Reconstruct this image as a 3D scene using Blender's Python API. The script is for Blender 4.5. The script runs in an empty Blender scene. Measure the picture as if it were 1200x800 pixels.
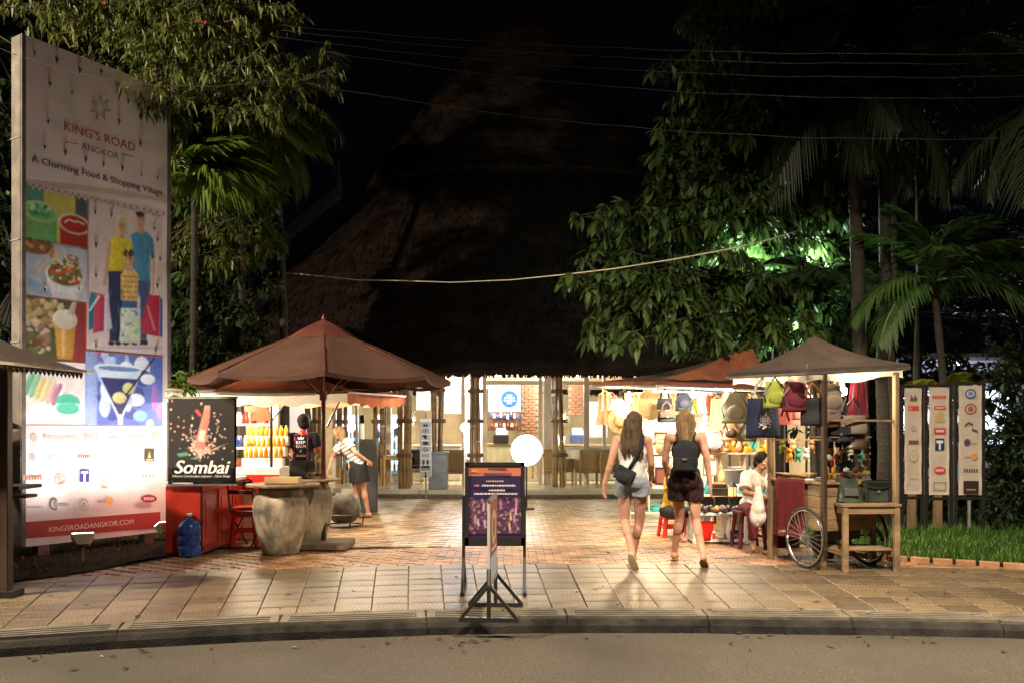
import bpy, bmesh, math, random
import numpy as np
from mathutils import Vector as V, Matrix as Mx, noise
R = random.Random(11)
C = bpy.context.scene.collection
S = bpy.context.scene
rad = math.radians

# ------------------------------------------------------------ camera, world, exposure
F = 1000.0          # focal length of the photograph in its own pixels (1200 wide)
EYE = 1.5           # eye height above the pavement
cam = bpy.data.cameras.new('camera'); co = bpy.data.objects.new('camera', cam); C.objects.link(co)
cam.sensor_width = 36; cam.lens = 30; cam.shift_y = 0.0875; cam.clip_end = 800; cam.clip_start = .05
co.location = (0, 0, EYE); co.rotation_euler = (rad(90), 0, 0); S.camera = co
w = bpy.data.worlds.new('World'); S.world = w; w.use_nodes = True
bg = w.node_tree.nodes['Background']
bg.inputs[0].default_value = (.035, .04, .075, 1); bg.inputs[1].default_value = .016
S.view_settings.view_transform = 'Standard'; S.view_settings.look = 'None'
S.view_settings.exposure = .4; S.view_settings.gamma = 1; S.view_settings.use_curve_mapping = False
S.cycles.use_denoising = True; S.cycles.max_bounces = 6; S.cycles.diffuse_bounces = 3
S.cycles.glossy_bounces = 3; S.cycles.transmission_bounces = 4; S.cycles.transparent_max_bounces = 12
S.cycles.sample_clamp_indirect = 4; S.cycles.caustics_reflective = False; S.cycles.caustics_refractive = False
S.cycles.use_adaptive_sampling = True; S.cycles.adaptive_threshold = .02

def pt(px, py, d): return V(((px-600)*d/F, d, EYE-(py-505)*d/F))
def gp(px, py, z=0.): d = (EYE-z)*F/(py-505); return V(((px-600)*d/F, d, z))

def lamp(kind, loc, energy, col=(1, .85, .65), size=.06, aim=None, spot=None, blend=.4, parent=None, sy=None):
    l = bpy.data.lights.new('light', kind); l.energy = energy; l.color = col
    if kind == 'AREA':
        l.size = size
        if sy: l.shape = 'RECTANGLE'; l.size_y = sy
    else: l.shadow_soft_size = size
    if kind == 'SPOT': l.spot_size = rad(spot); l.spot_blend = blend
    o = bpy.data.objects.new('light', l); C.objects.link(o); o.location = loc
    if aim is not None: o.rotation_euler = (V(aim)-V(loc)).to_track_quat('-Z', 'Y').to_euler()
    if parent: o.parent = parent
    return o

# ------------------------------------------------------------ materials
def _nt(n):
    m = bpy.data.materials.new(n); m.use_nodes = True; t = m.node_tree
    return m, t, t.nodes['Principled BSDF']
def _N(t, k, **kw):
    n = t.nodes.new(k)
    for a, b in kw.items(): setattr(n, a, b)
    return n
def rgb(c): return (*c, 1) if len(c) == 3 else c
def mat(n, c, c2=None, rough=.6, sc=6, bump=.15, bsc=40, metal=0, spec=.5, st=(1, 1, 1), det=5, rv=.15, lo=.35, hi=.65, coat=0, sss=0, dirt=None):
    """noise-mixed colour + fine relief + uneven gloss"""
    m, t, p = _nt(n); L = t.links.new
    c2 = c2 or tuple(x*.72 for x in c)
    tc = _N(t, 'ShaderNodeTexCoord'); mp = _N(t, 'ShaderNodeMapping'); mp.inputs['Scale'].default_value = st
    L(tc.outputs['Object'], mp.inputs['Vector'])
    a = _N(t, 'ShaderNodeTexNoise'); a.inputs['Scale'].default_value = sc; a.inputs['Detail'].default_value = det
    L(mp.outputs[0], a.inputs['Vector'])
    r = _N(t, 'ShaderNodeValToRGB'); r.color_ramp.elements[0].position = lo; r.color_ramp.elements[1].position = hi
    r.color_ramp.elements[0].color = rgb(c2); r.color_ramp.elements[1].color = rgb(c)
    L(a.outputs['Fac'], r.inputs[0]); out = r.outputs[0]
    if dirt:
        dn = _N(t, 'ShaderNodeTexNoise'); dn.inputs['Scale'].default_value = dirt[1]; dn.inputs['Detail'].default_value = 8
        L(tc.outputs['Object'], dn.inputs['Vector'])
        dr = _N(t, 'ShaderNodeValToRGB'); dr.color_ramp.elements[0].position = .48; dr.color_ramp.elements[1].position = .68
        L(dn.outputs['Fac'], dr.inputs[0]); mx = _N(t, 'ShaderNodeMixRGB'); mx.inputs[2].default_value = rgb(dirt[0])
        L(dr.outputs[0], mx.inputs[0]); L(out, mx.inputs[1]); out = mx.outputs[0]
    L(out, p.inputs['Base Color'])
    b = _N(t, 'ShaderNodeTexNoise'); b.inputs['Scale'].default_value = bsc; b.inputs['Detail'].default_value = 6
    L(mp.outputs[0], b.inputs['Vector'])
    mr = _N(t, 'ShaderNodeMapRange'); mr.inputs['To Min'].default_value = max(.03, rough-rv); mr.inputs['To Max'].default_value = min(1, rough+rv)
    L(a.outputs['Fac'], mr.inputs[0]); L(mr.outputs[0], p.inputs['Roughness'])
    if bump:
        bp = _N(t, 'ShaderNodeBump'); bp.inputs['Strength'].default_value = bump; bp.inputs['Distance'].default_value = .02
        L(b.outputs['Fac'], bp.inputs['Height']); L(bp.outputs[0], p.inputs['Normal'])
    p.inputs['Metallic'].default_value = metal; p.inputs['Specular IOR Level'].default_value = spec
    if coat: p.inputs['Coat Weight'].default_value = coat
    if sss: p.inputs['Subsurface Weight'].default_value = sss; p.inputs['Subsurface Radius'].default_value = (.02, .008, .004)
    return m
def emat(n, c, s):
    m, t, p = _nt(n); p.inputs['Base Color'].default_value = rgb(c)
    p.inputs['Emission Color'].default_value = rgb(c); p.inputs['Emission Strength'].default_value = s; return m
def leafmat(n, ca, cb, trans=.35, rough=.45):
    m, t, p = _nt(n); L = t.links.new
    g = _N(t, 'ShaderNodeNewGeometry'); r = _N(t, 'ShaderNodeValToRGB')
    r.color_ramp.elements[0].color = rgb(ca); r.color_ramp.elements[1].color = rgb(cb)
    oi = _N(t, 'ShaderNodeObjectInfo'); ad = _N(t, 'ShaderNodeMath', operation='ADD')
    L(g.outputs['Random Per Island'], ad.inputs[0]); L(oi.outputs['Random'], ad.inputs[1])
    fr = _N(t, 'ShaderNodeMath', operation='FRACT'); L(ad.outputs[0], fr.inputs[0])
    L(fr.outputs[0], r.inputs[0]); L(r.outputs[0], p.inputs['Base Color']); p.inputs['Roughness'].default_value = rough
    tr = _N(t, 'ShaderNodeBsdfTranslucent'); L(r.outputs[0], tr.inputs[0])
    mx = _N(t, 'ShaderNodeMixShader'); mx.inputs[0].default_value = trans
    L(p.outputs[0], mx.inputs[1]); L(tr.outputs[0], mx.inputs[2]); L(mx.outputs[0], t.nodes['Material Output'].inputs[0])
    return m
def clothmat(n, c, c2=None, trans=.3, sc=3, weave=260, bump=.15, dirt=None):
    m = mat(n, c, c2, rough=.85, sc=sc, bump=bump, bsc=weave, spec=.2, dirt=dirt)
    if trans:
        t = m.node_tree; L = t.links.new; p = t.nodes['Principled BSDF']
        tr = _N(t, 'ShaderNodeBsdfTranslucent'); L(p.inputs['Base Color'].links[0].from_socket, tr.inputs[0])
        mx = _N(t, 'ShaderNodeMixShader'); mx.inputs[0].default_value = trans
        L(p.outputs[0], mx.inputs[1]); L(tr.outputs[0], mx.inputs[2]); L(mx.outputs[0], t.nodes['Material Output'].inputs[0])
    return m
def glassmat(n, tint=(.9, .95, .95), refl=.12):
    m, t, p = _nt(n); L = t.links.new
    tr = _N(t, 'ShaderNodeBsdfTransparent'); tr.inputs[0].default_value = rgb(tint)
    gl = _N(t, 'ShaderNodeBsdfGlossy'); gl.inputs['Roughness'].default_value = .05
    lw = _N(t, 'ShaderNodeLayerWeight'); lw.inputs[0].default_value = .25
    mr = _N(t, 'ShaderNodeMapRange'); mr.inputs['To Min'].default_value = refl*.4; mr.inputs['To Max'].default_value = .7
    L(lw.outputs['Fresnel'], mr.inputs[0])
    mx = _N(t, 'ShaderNodeMixShader'); L(mr.outputs[0], mx.inputs[0]); L(tr.outputs[0], mx.inputs[1]); L(gl.outputs[0], mx.inputs[2])
    L(mx.outputs[0], t.nodes['Material Output'].inputs[0]); return m
def printmat(n, rough=.55, trans=0):
    m, t, p = _nt(n); L = t.links.new
    a = _N(t, 'ShaderNodeAttribute'); a.attribute_name = 'Col'
    tc = _N(t, 'ShaderNodeTexCoord'); nz = _N(t, 'ShaderNodeTexNoise'); nz.inputs['Scale'].default_value = 9; nz.inputs['Detail'].default_value = 6
    L(tc.outputs['Object'], nz.inputs['Vector'])
    mr = _N(t, 'ShaderNodeMapRange'); mr.inputs['To Min'].default_value = .78; mr.inputs['To Max'].default_value = 1.12
    L(nz.outputs['Fac'], mr.inputs[0])
    mx = _N(t, 'ShaderNodeVectorMath', operation='SCALE'); L(a.outputs['Color'], mx.inputs[0]); L(mr.outputs[0], mx.inputs['Scale'])
    L(mx.outputs[0], p.inputs['Base Color']); p.inputs['Roughness'].default_value = rough
    p.inputs['Specular IOR Level'].default_value = .3
    return m
M = {}
M['print'] = printmat('flat_print')
M['asphalt'] = mat('asphalt', (.115, .094, .072), (.038, .032, .026), spec=.3, rough=.8, sc=60, bump=.8, bsc=130, det=4, rv=.1, lo=.3, hi=.7, dirt=((.05, .042, .033), .45))
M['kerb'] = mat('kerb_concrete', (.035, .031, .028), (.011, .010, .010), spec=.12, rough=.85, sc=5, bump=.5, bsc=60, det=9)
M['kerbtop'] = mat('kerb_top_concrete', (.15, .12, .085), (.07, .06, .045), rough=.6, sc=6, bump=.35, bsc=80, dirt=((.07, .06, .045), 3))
M['grout'] = mat('dark_joint_sand', (.17, .125, .075), (.08, .06, .038), rough=.9, sc=20, bump=.5)
def tilemat(n, c, c2, rough, wav=55):
    m = mat(n, c, c2, rough=rough, sc=2.2, bump=.35, bsc=45, rv=.2, det=8, dirt=(tuple(x*.38 for x in c), 2.6))
    t = m.node_tree; L = t.links.new; p = t.nodes['Principled BSDF']
    oi = _N(t, 'ShaderNodeObjectInfo'); mr = _N(t, 'ShaderNodeMapRange'); mr.inputs['To Min'].default_value = .58; mr.inputs['To Max'].default_value = 1.25
    g = _N(t, 'ShaderNodeNewGeometry'); ad = _N(t, 'ShaderNodeMath', operation='ADD'); L(g.outputs['Random Per Island'], ad.inputs[0]); L(oi.outputs['Random'], ad.inputs[1])
    fr = _N(t, 'ShaderNodeMath', operation='FRACT'); L(ad.outputs[0], fr.inputs[0]); L(fr.outputs[0], mr.inputs[0])
    src = p.inputs['Base Color'].links[0].from_socket
    if wav == 1:   # short moulded ribs across each tile
        tc = _N(t, 'ShaderNodeTexCoord'); br = _N(t, 'ShaderNodeTexBrick'); br.inputs['Scale'].default_value = 1; br.inputs['Brick Width'].default_value = .036; br.inputs['Row Height'].default_value = .096; br.inputs['Mortar Size'].default_value = .006; br.inputs['Color1'].default_value = (1, 1, 1, 1); br.inputs['Color2'].default_value = (.86, .86, .86, 1); br.inputs['Mortar'].default_value = (.32, .32, .32, 1); br.offset = .5
        L(tc.outputs['Object'], br.inputs['Vector']); mm = _N(t, 'ShaderNodeMixRGB', blend_type='MULTIPLY'); mm.inputs[0].default_value = .8; L(src, mm.inputs[1]); L(br.outputs['Color'], mm.inputs[2]); src = mm.outputs[0]
        b2 = _N(t, 'ShaderNodeBump'); b2.inputs['Strength'].default_value = .5; b2.inputs['Distance'].default_value = .004; L(br.outputs['Color'], b2.inputs['Height']); L(p.inputs['Normal'].links[0].from_socket, b2.inputs['Normal']); L(b2.outputs[0], p.inputs['Normal'])
    sc_ = _N(t, 'ShaderNodeVectorMath', operation='SCALE'); L(src, sc_.inputs[0]); L(mr.outputs[0], sc_.inputs['Scale']); L(sc_.outputs[0], p.inputs['Base Color'])
    return m
M['tile'] = tilemat('worn_concrete_tile', (.25, .175, .098), (.12, .085, .05), .42, 1)
M['tile2'] = tilemat('red_clay_brick_paver', (.38, .20, .10), (.24, .125, .06), .5)
M['tile3'] = tilemat('tan_brick_paver', (.52, .34, .18), (.34, .21, .11), .36)
M['soil'] = mat('dark_soil', (.022, .015, .010), (.006, .005, .004), rough=.95, spec=.05, sc=14, bump=1, bsc=30)
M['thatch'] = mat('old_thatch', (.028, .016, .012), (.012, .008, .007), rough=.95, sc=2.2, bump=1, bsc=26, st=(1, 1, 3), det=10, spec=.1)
M['bamboo'] = mat('bamboo_cane', (.42, .27, .11), (.20, .12, .05), rough=.4, sc=9, st=(1, 1, .4), bump=.2, bsc=30)
M['wood'] = mat('weathered_wood', (.24, .16, .085), (.12, .075, .04), rough=.7, sc=10, st=(1, 1, .15), bump=.4, bsc=40)
M['darkwood'] = mat('dark_stained_wood', (.055, .032, .02), (.025, .015, .01), rough=.45, sc=10, st=(1, 1, .15), bump=.3, bsc=40)
M['redwood'] = mat('red_brown_painted_pole', (.18, .055, .028), (.09, .03, .018), rough=.45, sc=9, st=(1, 1, .3), bump=.2)
M['palewood'] = mat('pale_pine_wood', (.55, .38, .19), (.38, .24, .11), rough=.55, sc=10, st=(.2, 1, 1), bump=.2)
M['black'] = mat('black_painted_steel', (.012, .012, .013), (.02, .018, .016), rough=.4, sc=20, bump=.15, bsc=90)
M['blackfab'] = clothmat('black_cloth', (.012, .012, .015), (.02, .02, .024), trans=0)
M['grey'] = mat('grey_painted_steel', (.25, .25, .25), (.18, .18, .18), rough=.45)
M['alu'] = mat('brushed_aluminium', (.55, .54, .52), (.4, .39, .37), rough=.35, metal=.9, sc=4, bump=.05)
M['chrome'] = mat('bright_rim_steel', (.75, .75, .74), (.5, .5, .5), rough=.25, metal=1, sc=14, bump=.02)
M['white'] = mat('white_paint', (.78, .76, .72), (.66, .64, .6), rough=.5, sc=3, bump=.1, bsc=60)
M['cream'] = mat('cream_plaster', (.66, .56, .39), (.55, .45, .3), rough=.75, sc=2, bump=.2, bsc=40)
M['lilac'] = mat('cool_white_panel', (.50, .51, .62), (.42, .43, .56), rough=.5, sc=2, bump=.05)
M['board'] = mat('billboard_vinyl', (.76, .67, .66), (.69, .60, .60), rough=.5, sc=1.1, bump=.12, bsc=7, det=6, dirt=((.6, .53, .52), 2.2))
M['boardside'] = mat('billboard_edge', (.15, .13, .125), (.1, .09, .085), rough=.7, spec=.2, sc=4, bump=.2, dirt=((.2, .16, .12), 5))
M['redpaint'] = mat('red_counter_paint', (.52, .035, .018), (.36, .02, .012), rough=.35, sc=4, bump=.12, bsc=30, coat=.2)
M['orange'] = clothmat('orange_brown_canvas', (.36, .12, .06), (.25, .085, .045), trans=.35, dirt=((.2, .08, .05), 2.5))
M['umb'] = clothmat('faded_brown_umbrella_canvas', (.115, .058, .042), (.082, .042, .032), trans=.12, sc=2, weave=60, bump=.3, dirt=((.09, .045, .033), 2.2))
M['umbtrim'] = clothmat('dark_red_umbrella_trim', (.14, .04, .03), (.1, .03, .02), trans=.1)
M['awning'] = clothmat('brown_awning_canvas', (.075, .054, .043), (.05, .037, .03), trans=.1, sc=5, weave=60, bump=.3, dirt=((.06, .048, .04), 3))
M['whitecan'] = clothmat('white_canvas_lining', (.8, .76, .68), (.68, .64, .56), trans=.35)
M['stone'] = mat('carved_pale_stone', (.46, .38, .27), (.17, .135, .095), rough=.8, sc=5, bump=1.0, bsc=14, st=(1, 1, .45), det=9, lo=.4, hi=.6, dirt=((.10, .08, .06), 3.5))
M['slab'] = mat('rough_base_slab', (.17, .12, .08), (.09, .065, .045), rough=.85, sc=7, bump=.5)
M['plastic_red'] = mat('red_plastic', (.75, .03, .015), (.68, .025, .012), rough=.3, sc=2, bump=.02)
M['plastic_white'] = mat('white_plastic', (.8, .8, .78), (.74, .74, .72), rough=.35, sc=2, bump=.02)
M['bluejug'] = mat('translucent_blue_plastic', (.04, .1, .42), (.015, .04, .2), rough=.15, sc=14, bump=.35, bsc=12, coat=.5)
M['brick'] = mat('red_brown_brick', (.30, .13, .07), (.2, .085, .05), rough=.8, sc=12, bump=.5)
M['mortar'] = mat('grey_mortar', (.3, .26, .21), (.22, .19, .15), rough=.9, sc=20, bump=.4)
M['wicker'] = mat('woven_wicker', (.42, .28, .12), (.2, .12, .05), rough=.6, sc=60, bump=.8, bsc=90, det=2)
M['navy'] = clothmat('navy_cushion_cloth', (.012, .016, .042), (.008, .011, .03), trans=0)
M['skin'] = mat('skin', (.52, .29, .2), (.40, .19, .125), spec=.3, rough=.62, sc=9, bump=.06, bsc=90, sss=.12)
M['skin2'] = mat('tan_skin', (.36, .19, .11), (.31, .16, .09), rough=.5, sc=5, bump=.06, bsc=90, sss=.1)
M['hairbrown'] = mat('brown_hair', (.13, .075, .035), (.045, .027, .013), rough=.45, sc=14, st=(6, 6, .25), bump=.9, bsc=50)
M['hairblond'] = mat('blond_hair', (.35, .22, .10), (.15, .085, .035), rough=.45, sc=14, st=(6, 6, .25), bump=.9, bsc=50)
M['hairblack'] = mat('black_hair', (.012, .009, .008), (.006, .005, .005), rough=.7, spec=.15, sc=20, bump=.8, bsc=50)
M['denim'] = clothmat('pale_denim', (.30, .34, .40), (.2, .23, .28), trans=0, sc=16)
M['whitetop'] = clothmat('white_cotton', (.68, .66, .68), (.55, .53, .56), trans=.1, sc=5)
M['pattern'] = clothmat('dark_maroon_print_cloth', (.01, .007, .01), (.045, .014, .02), trans=0, sc=26)
M['eye'] = mat('eye_white', (.7, .7, .7), rough=.2)
M['lip'] = mat('lip', (.4, .12, .09), rough=.4)
M['bark'] = mat('tree_bark', (.05, .037, .025), (.022, .017, .012), rough=.9, sc=7, st=(1, 1, .35), bump=.9, bsc=22)
M['palmbark'] = mat('palm_bark', (.034, .028, .02), (.016, .013, .01), rough=.9, sc=4, st=(.4, .4, 5), bump=.8, bsc=7)
M['leafA'] = leafmat('small_yellow_green_leaf', (.17, .18, .045), (.07, .095, .022))
M['leafB'] = leafmat('broad_green_leaf', (.085, .145, .032), (.028, .06, .016), rough=.5)
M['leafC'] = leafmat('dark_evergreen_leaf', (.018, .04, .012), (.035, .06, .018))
M['leafP'] = leafmat('palm_leaflet', (.15, .21, .03), (.07, .13, .02), rough=.4)
M['leafPy'] = leafmat('yellow_palm_leaf', (.35, .30, .03), (.16, .2, .03))
M['leafD'] = leafmat('shaded_palm_leaflet', (.014, .028, .010), (.024, .032, .013))  # darkness put into the leaf colour, for palms beyond the lamplight
M['leafPg'] = leafmat('green_palm_leaflet', (.07, .14, .03), (.03, .075, .016), rough=.45)
M['grassm'] = leafmat('lawn_grass', (.07, .16, .014), (.03, .075, .010))
M['flower'] = leafmat('pink_flower_bract', (.6, .12, .12), (.5, .08, .1))
M['wire'] = mat('cable_rubber', (.005, .005, .005), rough=.6)
M['rope'] = mat('white_rope', (.55, .52, .42), (.4, .37, .3), rough=.8)
M['glass'] = glassmat('window_glass')
M['bulb'] = emat('warm_bulb_glow', (1, .86, .62), 60)
M['tube'] = emat('fluorescent_tube_glow', (1, .97, .88), 14)
M['globe'] = emat('white_light_disc', (1, .98, .93), 5)
M['cool'] = emat('cool_lamp_glow', (.8, .88, 1), 60)
M['flood'] = emat('floodlight_glass_glow', (1, .97, .9), 14)
M['screen'] = emat('lit_display_panel', (.75, .88, 1), 1.6)

# ------------------------------------------------------------ mesh builders
class MB:
    def __init__(s): s.bm = bmesh.new(); s.mi = 0; s.n = 0
    def _m(s):
        if s.mi:
            s.bm.faces.ensure_lookup_table()
            for f in s.bm.faces[s.n:]: f.material_index = s.mi
        s.n = len(s.bm.faces)
    def box(s, c, d, rz=0, rot=None):
        m = Mx.Translation(V(c)) @ (rot.to_4x4() if rot else Mx.Rotation(rz, 4, 'Z')) @ Mx.Diagonal((*d, 1))
        bmesh.ops.create_cube(s.bm, size=1, matrix=m); s._m(); return s
    def bar(s, p, q, a, b=None):
        p, q = V(p), V(q); b = b or a; z = (q-p); l = z.length
        r = z.to_track_quat('Z', 'Y').to_matrix()
        return s.box((p+q)/2, (a, b, l), rot=r)
    def cyl(s, p, q, r, r2=None, n=10, caps=True):
        p, q = V(p), V(q); r2 = r if r2 is None else r2; z = q-p
        m = Mx.Translation((p+q)/2) @ z.to_track_quat('Z', 'Y').to_matrix().to_4x4()
        bmesh.ops.create_cone(s.bm, cap_ends=caps, segments=n, radius1=r, radius2=r2, depth=z.length, matrix=m); s._m(); return s
    def tube(s, pts, r, n=6, caps=True):
        pts = [V(p) for p in pts]; k = len(pts); rs = r if isinstance(r, (list, tuple)) else [r]*k
        up = V((.123, .31, .94)); prev = None
        for i, p in enumerate(pts):
            t = (pts[min(i+1, k-1)]-pts[max(i-1, 0)])
            if t.length < 1e-9: t = V((0, 0, 1))
            t.normalize(); u = t.cross(up)
            if u.length < .1: u = t.cross(V((1, 0, 0)))
            u.normalize(); v = t.cross(u)
            ring = [s.bm.verts.new(p+(u*math.cos(a)+v*math.sin(a))*rs[i]) for a in [2*math.pi*j/n for j in range(n)]]
            if prev:
                for j in range(n): s.bm.faces.new((prev[j], prev[(j+1) % n], ring[(j+1) % n], ring[j]))
            elif caps: s.bm.faces.new(ring[::-1])
            prev = ring
        if caps: s.bm.faces.new(prev)
        s._m(); return s
    def lathe(s, prof, c=(0, 0, 0), n=20, sx=1, sy=1, cap=True, jit=0, a0=0):
        c = V(c); prev = None
        for r, z in prof:
            ring = []
            for j in range(n):
                a = 2*math.pi*j/n+a0; rr = r*(1+jit*noise.noise(V((math.cos(a)*2, math.sin(a)*2, z*5+c.x*7))))
                ring.append(s.bm.verts.new(c+V((rr*math.cos(a)*sx, rr*math.sin(a)*sy, z))))
            if prev:
                for j in range(n): s.bm.faces.new((prev[j], prev[(j+1) % n], ring[(j+1) % n], ring[j]))
            elif cap: s.bm.faces.new(ring[::-1])
            prev = ring
        if cap: s.bm.faces.new(prev)
        s._m(); return s
    def ico(s, c, r, sub=2, rot=None):
        r = (r, r, r) if not isinstance(r, (tuple, list)) else r
        m = Mx.Translation(V(c)) @ (rot.to_4x4() if rot else Mx.Identity(4)) @ Mx.Diagonal((*r, 1))
        bmesh.ops.create_icosphere(s.bm, subdivisions=sub, radius=1, matrix=m); s._m(); return s
    def quad(s, *ps):
        s.bm.faces.new([s.bm.verts.new(V(p)) for p in ps]); s._m(); return s
    def grid(s, fn, nu, nv, th=0):
        vs = [[s.bm.verts.new(V(fn(i/nu, j/nv))) for j in range(nv+1)] for i in range(nu+1)]
        fs = [s.bm.faces.new((vs[i][j], vs[i+1][j], vs[i+1][j+1], vs[i][j+1])) for i in range(nu) for j in range(nv)]
        if th: bmesh.ops.solidify(s.bm, geom=fs, thickness=th)
        s._m(); return s
    def poly(s, pts, th, mtx=None):
        """outline (x,z) in the XZ plane extruded along +Y by th"""
        mtx = mtx or Mx.Identity(4)
        a = [s.bm.verts.new(mtx @ V((x, 0, z))) for x, z in pts]; b = [s.bm.verts.new(mtx @ V((x, th, z))) for x, z in pts]
        n = len(pts); s.bm.faces.new(a); s.bm.faces.new(b[::-1])
        for i in range(n): s.bm.faces.new((a[i], b[i], b[(i+1) % n], a[(i+1) % n]))
        s._m(); return s
    def build(s, name, m, parent=None, smooth=False, bevel=0, loc=None):
        bmesh.ops.recalc_face_normals(s.bm, faces=s.bm.faces)
        if bevel:
            e = [e for e in s.bm.edges if len(e.link_faces) == 2 and e.calc_face_angle(0) > .6]
            bmesh.ops.bevel(s.bm, geom=e, offset=bevel, segments=1, affect='EDGES')
        me = bpy.data.meshes.new(name); s.bm.to_mesh(me); s.bm.free()
        return mk(name, me, m, parent, smooth, loc)
def mk(name, me, m, parent=None, smooth=False, loc=None):
    for x in (m if isinstance(m, (list, tuple)) else [m]): me.materials.append(M[x] if isinstance(x, str) else x)
    if smooth: me.polygons.foreach_set('use_smooth', [True]*len(me.polygons))
    o = bpy.data.objects.new(name, me); C.objects.link(o); o.parent = parent
    if loc is not None: o.location = loc
    return o
def tag(o, label=None, cat=None, group=None, kind=None):
    for k, v in (('label', label), ('category', cat), ('group', group), ('kind', kind)):
        if v: o[k] = v
    return o
def T(name, label, cat, loc=(0, 0, 0), rz=0, group=None):
    o = bpy.data.objects.new(name, None); C.objects.link(o); o.location = loc; o.rotation_euler = (0, 0, rz)
    o.empty_display_size = .1; return tag(o, label, cat, group)
def cp(o, parent=None, rename=None):
    c = o.copy(); C.objects.link(c); c.parent = parent
    for ch in list(o.children):
        cp(ch, c)
    return c
def dup(o, loc, rz, label, group=None):
    c = cp(o); c.location = loc; c.rotation_euler = (0, 0, rz); c['label'] = label
    if group: c['group'] = group
    return c

_tc = {}
def text_geo(s):
    if s in _tc: return _tc[s]
    cu = bpy.data.curves.new('t', 'FONT'); cu.body = s; cu.resolution_u = 3
    o = bpy.data.objects.new('t', cu); C.objects.link(o)
    dg = bpy.context.evaluated_depsgraph_get(); me = bpy.data.meshes.new_from_object(o.evaluated_get(dg))
    vs = [(v.co.x, v.co.y) for v in me.vertices]; fs = [tuple(p.vertices) for p in me.polygons]
    bpy.data.objects.remove(o); bpy.data.curves.remove(cu); bpy.data.meshes.remove(me)
    x0 = min(v[0] for v in vs); x1 = max(v[0] for v in vs)
    vs = [(x-x0, y) for x, y in vs]; _tc[s] = (vs, fs, x1-x0); return _tc[s]
class Print:
    """flat print: coloured shapes in thin layers on a plane (u right, v up, n out of the surface)"""
    def __init__(s, fn=None): s.v = []; s.f = []; s.c = []; s.sh = []; s.k = 0; s.shade = False; s.fn = fn or (lambda x, y: (x, y)); s.step = .0006
    def raw(s, vs, fs, col, layer=True):
        if layer: s.k += 1
        b = len(s.v); s.v += [(x, y, s.k*s.step) for x, y in vs]
        for f in fs: s.f.append(tuple(b+i for i in f)); s.c.append(col); s.sh.append(s.shade)
    def poly(s, pts, col): s.raw([s.fn(*p) for p in pts], [tuple(range(len(pts)))], col)
    def rect(s, x0, y0, x1, y1, col): s.poly([(x0, y0), (x1, y0), (x1, y1), (x0, y1)], col)
    def ell(s, x, y, a, b, col, n=18, rot=0, a0=0, a1=360):
        ps = []
        for i in range(n+1 if a1-a0 < 360 else n):
            t = rad(a0+(a1-a0)*i/n); u, v = a*math.cos(t), b*math.sin(t); ps.append((x+u*math.cos(rot)-v*math.sin(rot), y+u*math.sin(rot)+v*math.cos(rot)))
        s.poly(ps, col)
    def ring(s, x, y, r, w, col, n=20, ry=None, a0=0, a1=360):
        ry = ry or r; vs = []
        for i in range(n+1):
            t = rad(a0+(a1-a0)*i/n); vs += [s.fn(x+r*math.cos(t), y+ry*math.sin(t)), s.fn(x+(r-w)*math.cos(t), y+(ry-w)*math.sin(t))]
        s.raw(vs, [(2*i, 2*i+2, 2*i+3, 2*i+1) for i in range(n)], col)
    def line(s, x0, y0, x1, y1, w, col):
        dx, dy = x1-x0, y1-y0; l = math.hypot(dx, dy) or 1; nx, ny = -dy/l*w/2, dx/l*w/2
        s.poly([(x0+nx, y0+ny), (x1+nx, y1+ny), (x1-nx, y1-ny), (x0-nx, y0-ny)], col)
    def curve(s, pts, w, col):
        vs = []
        for i, (x, y) in enumerate(pts):
            a = pts[max(0, i-1)]; b = pts[min(len(pts)-1, i+1)]; dx, dy = b[0]-a[0], b[1]-a[1]; l = math.hypot(dx, dy) or 1
            vs += [s.fn(x-dy/l*w/2, y+dx/l*w/2), s.fn(x+dy/l*w/2, y-dx/l*w/2)]
        s.raw(vs, [(2*i, 2*i+2, 2*i+3, 2*i+1) for i in range(len(pts)-1)], col)
    def text(s, t, x, y, x1, col, h=None, shear=0, bold=0):
        """left baseline (x,y) to right x1, in print coordinates"""
        u0, v0 = s.fn(x, y); u1, _ = s.fn(x1, y); g, fs, wd = text_geo(t); k = (u1-u0)/wd; kh = h/.72 if h else k
        s.raw([(u0+a*k+shear*b*kh, v0+b*kh) for a, b in g], fs, col)
        if bold: s.raw([(u0+a*k+shear*b*kh+bold, v0+b*kh) for a, b in g], fs, col, layer=True)
    def spots(s, x0, y0, x1, y1, n, cols, r0, r1, rnd):
        for _ in range(n):
            s.ell(rnd.uniform(x0, x1), rnd.uniform(y0, y1), rnd.uniform(r0, r1), rnd.uniform(r0, r1)*.8, rnd.choice(cols), n=6, rot=rnd.random()*3)
    def build(s, name, mtx, parent=None, m='print'):
        me = bpy.data.meshes.new(name); me.from_pydata([mtx @ V(p) for p in s.v], [], s.f)
        ca = me.color_attributes.new('Col', 'FLOAT_COLOR', 'CORNER'); buf = []
        rj = random.Random(len(s.v))
        for f, c, sh in zip(s.f, s.c, s.sh):
            for q in range(len(f)):
                k = 1 if not sh else .84+.34*rj.random() if len(f) < 12 else 1+.2*math.cos(2*math.pi*q/len(f)-2.2)
                buf += [c[0]*k, c[1]*k, c[2]*k, 1]
        ca.data.foreach_set('color', buf)
        return tag(mk(name, me, m, parent), kind='stuff')
def plane_mtx(o, ux, n):
    """print matrix: origin, right vector, outward normal; v is up"""
    ux = V(ux).normalized(); n = V(n).normalized(); up = n.cross(ux)
    return Mx.Translation(V(o)) @ Mx((ux, up, n)).transposed().to_4x4()
FRONT = lambda o: plane_mtx(o, (1, 0, 0), (0, -1, 0))

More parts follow.
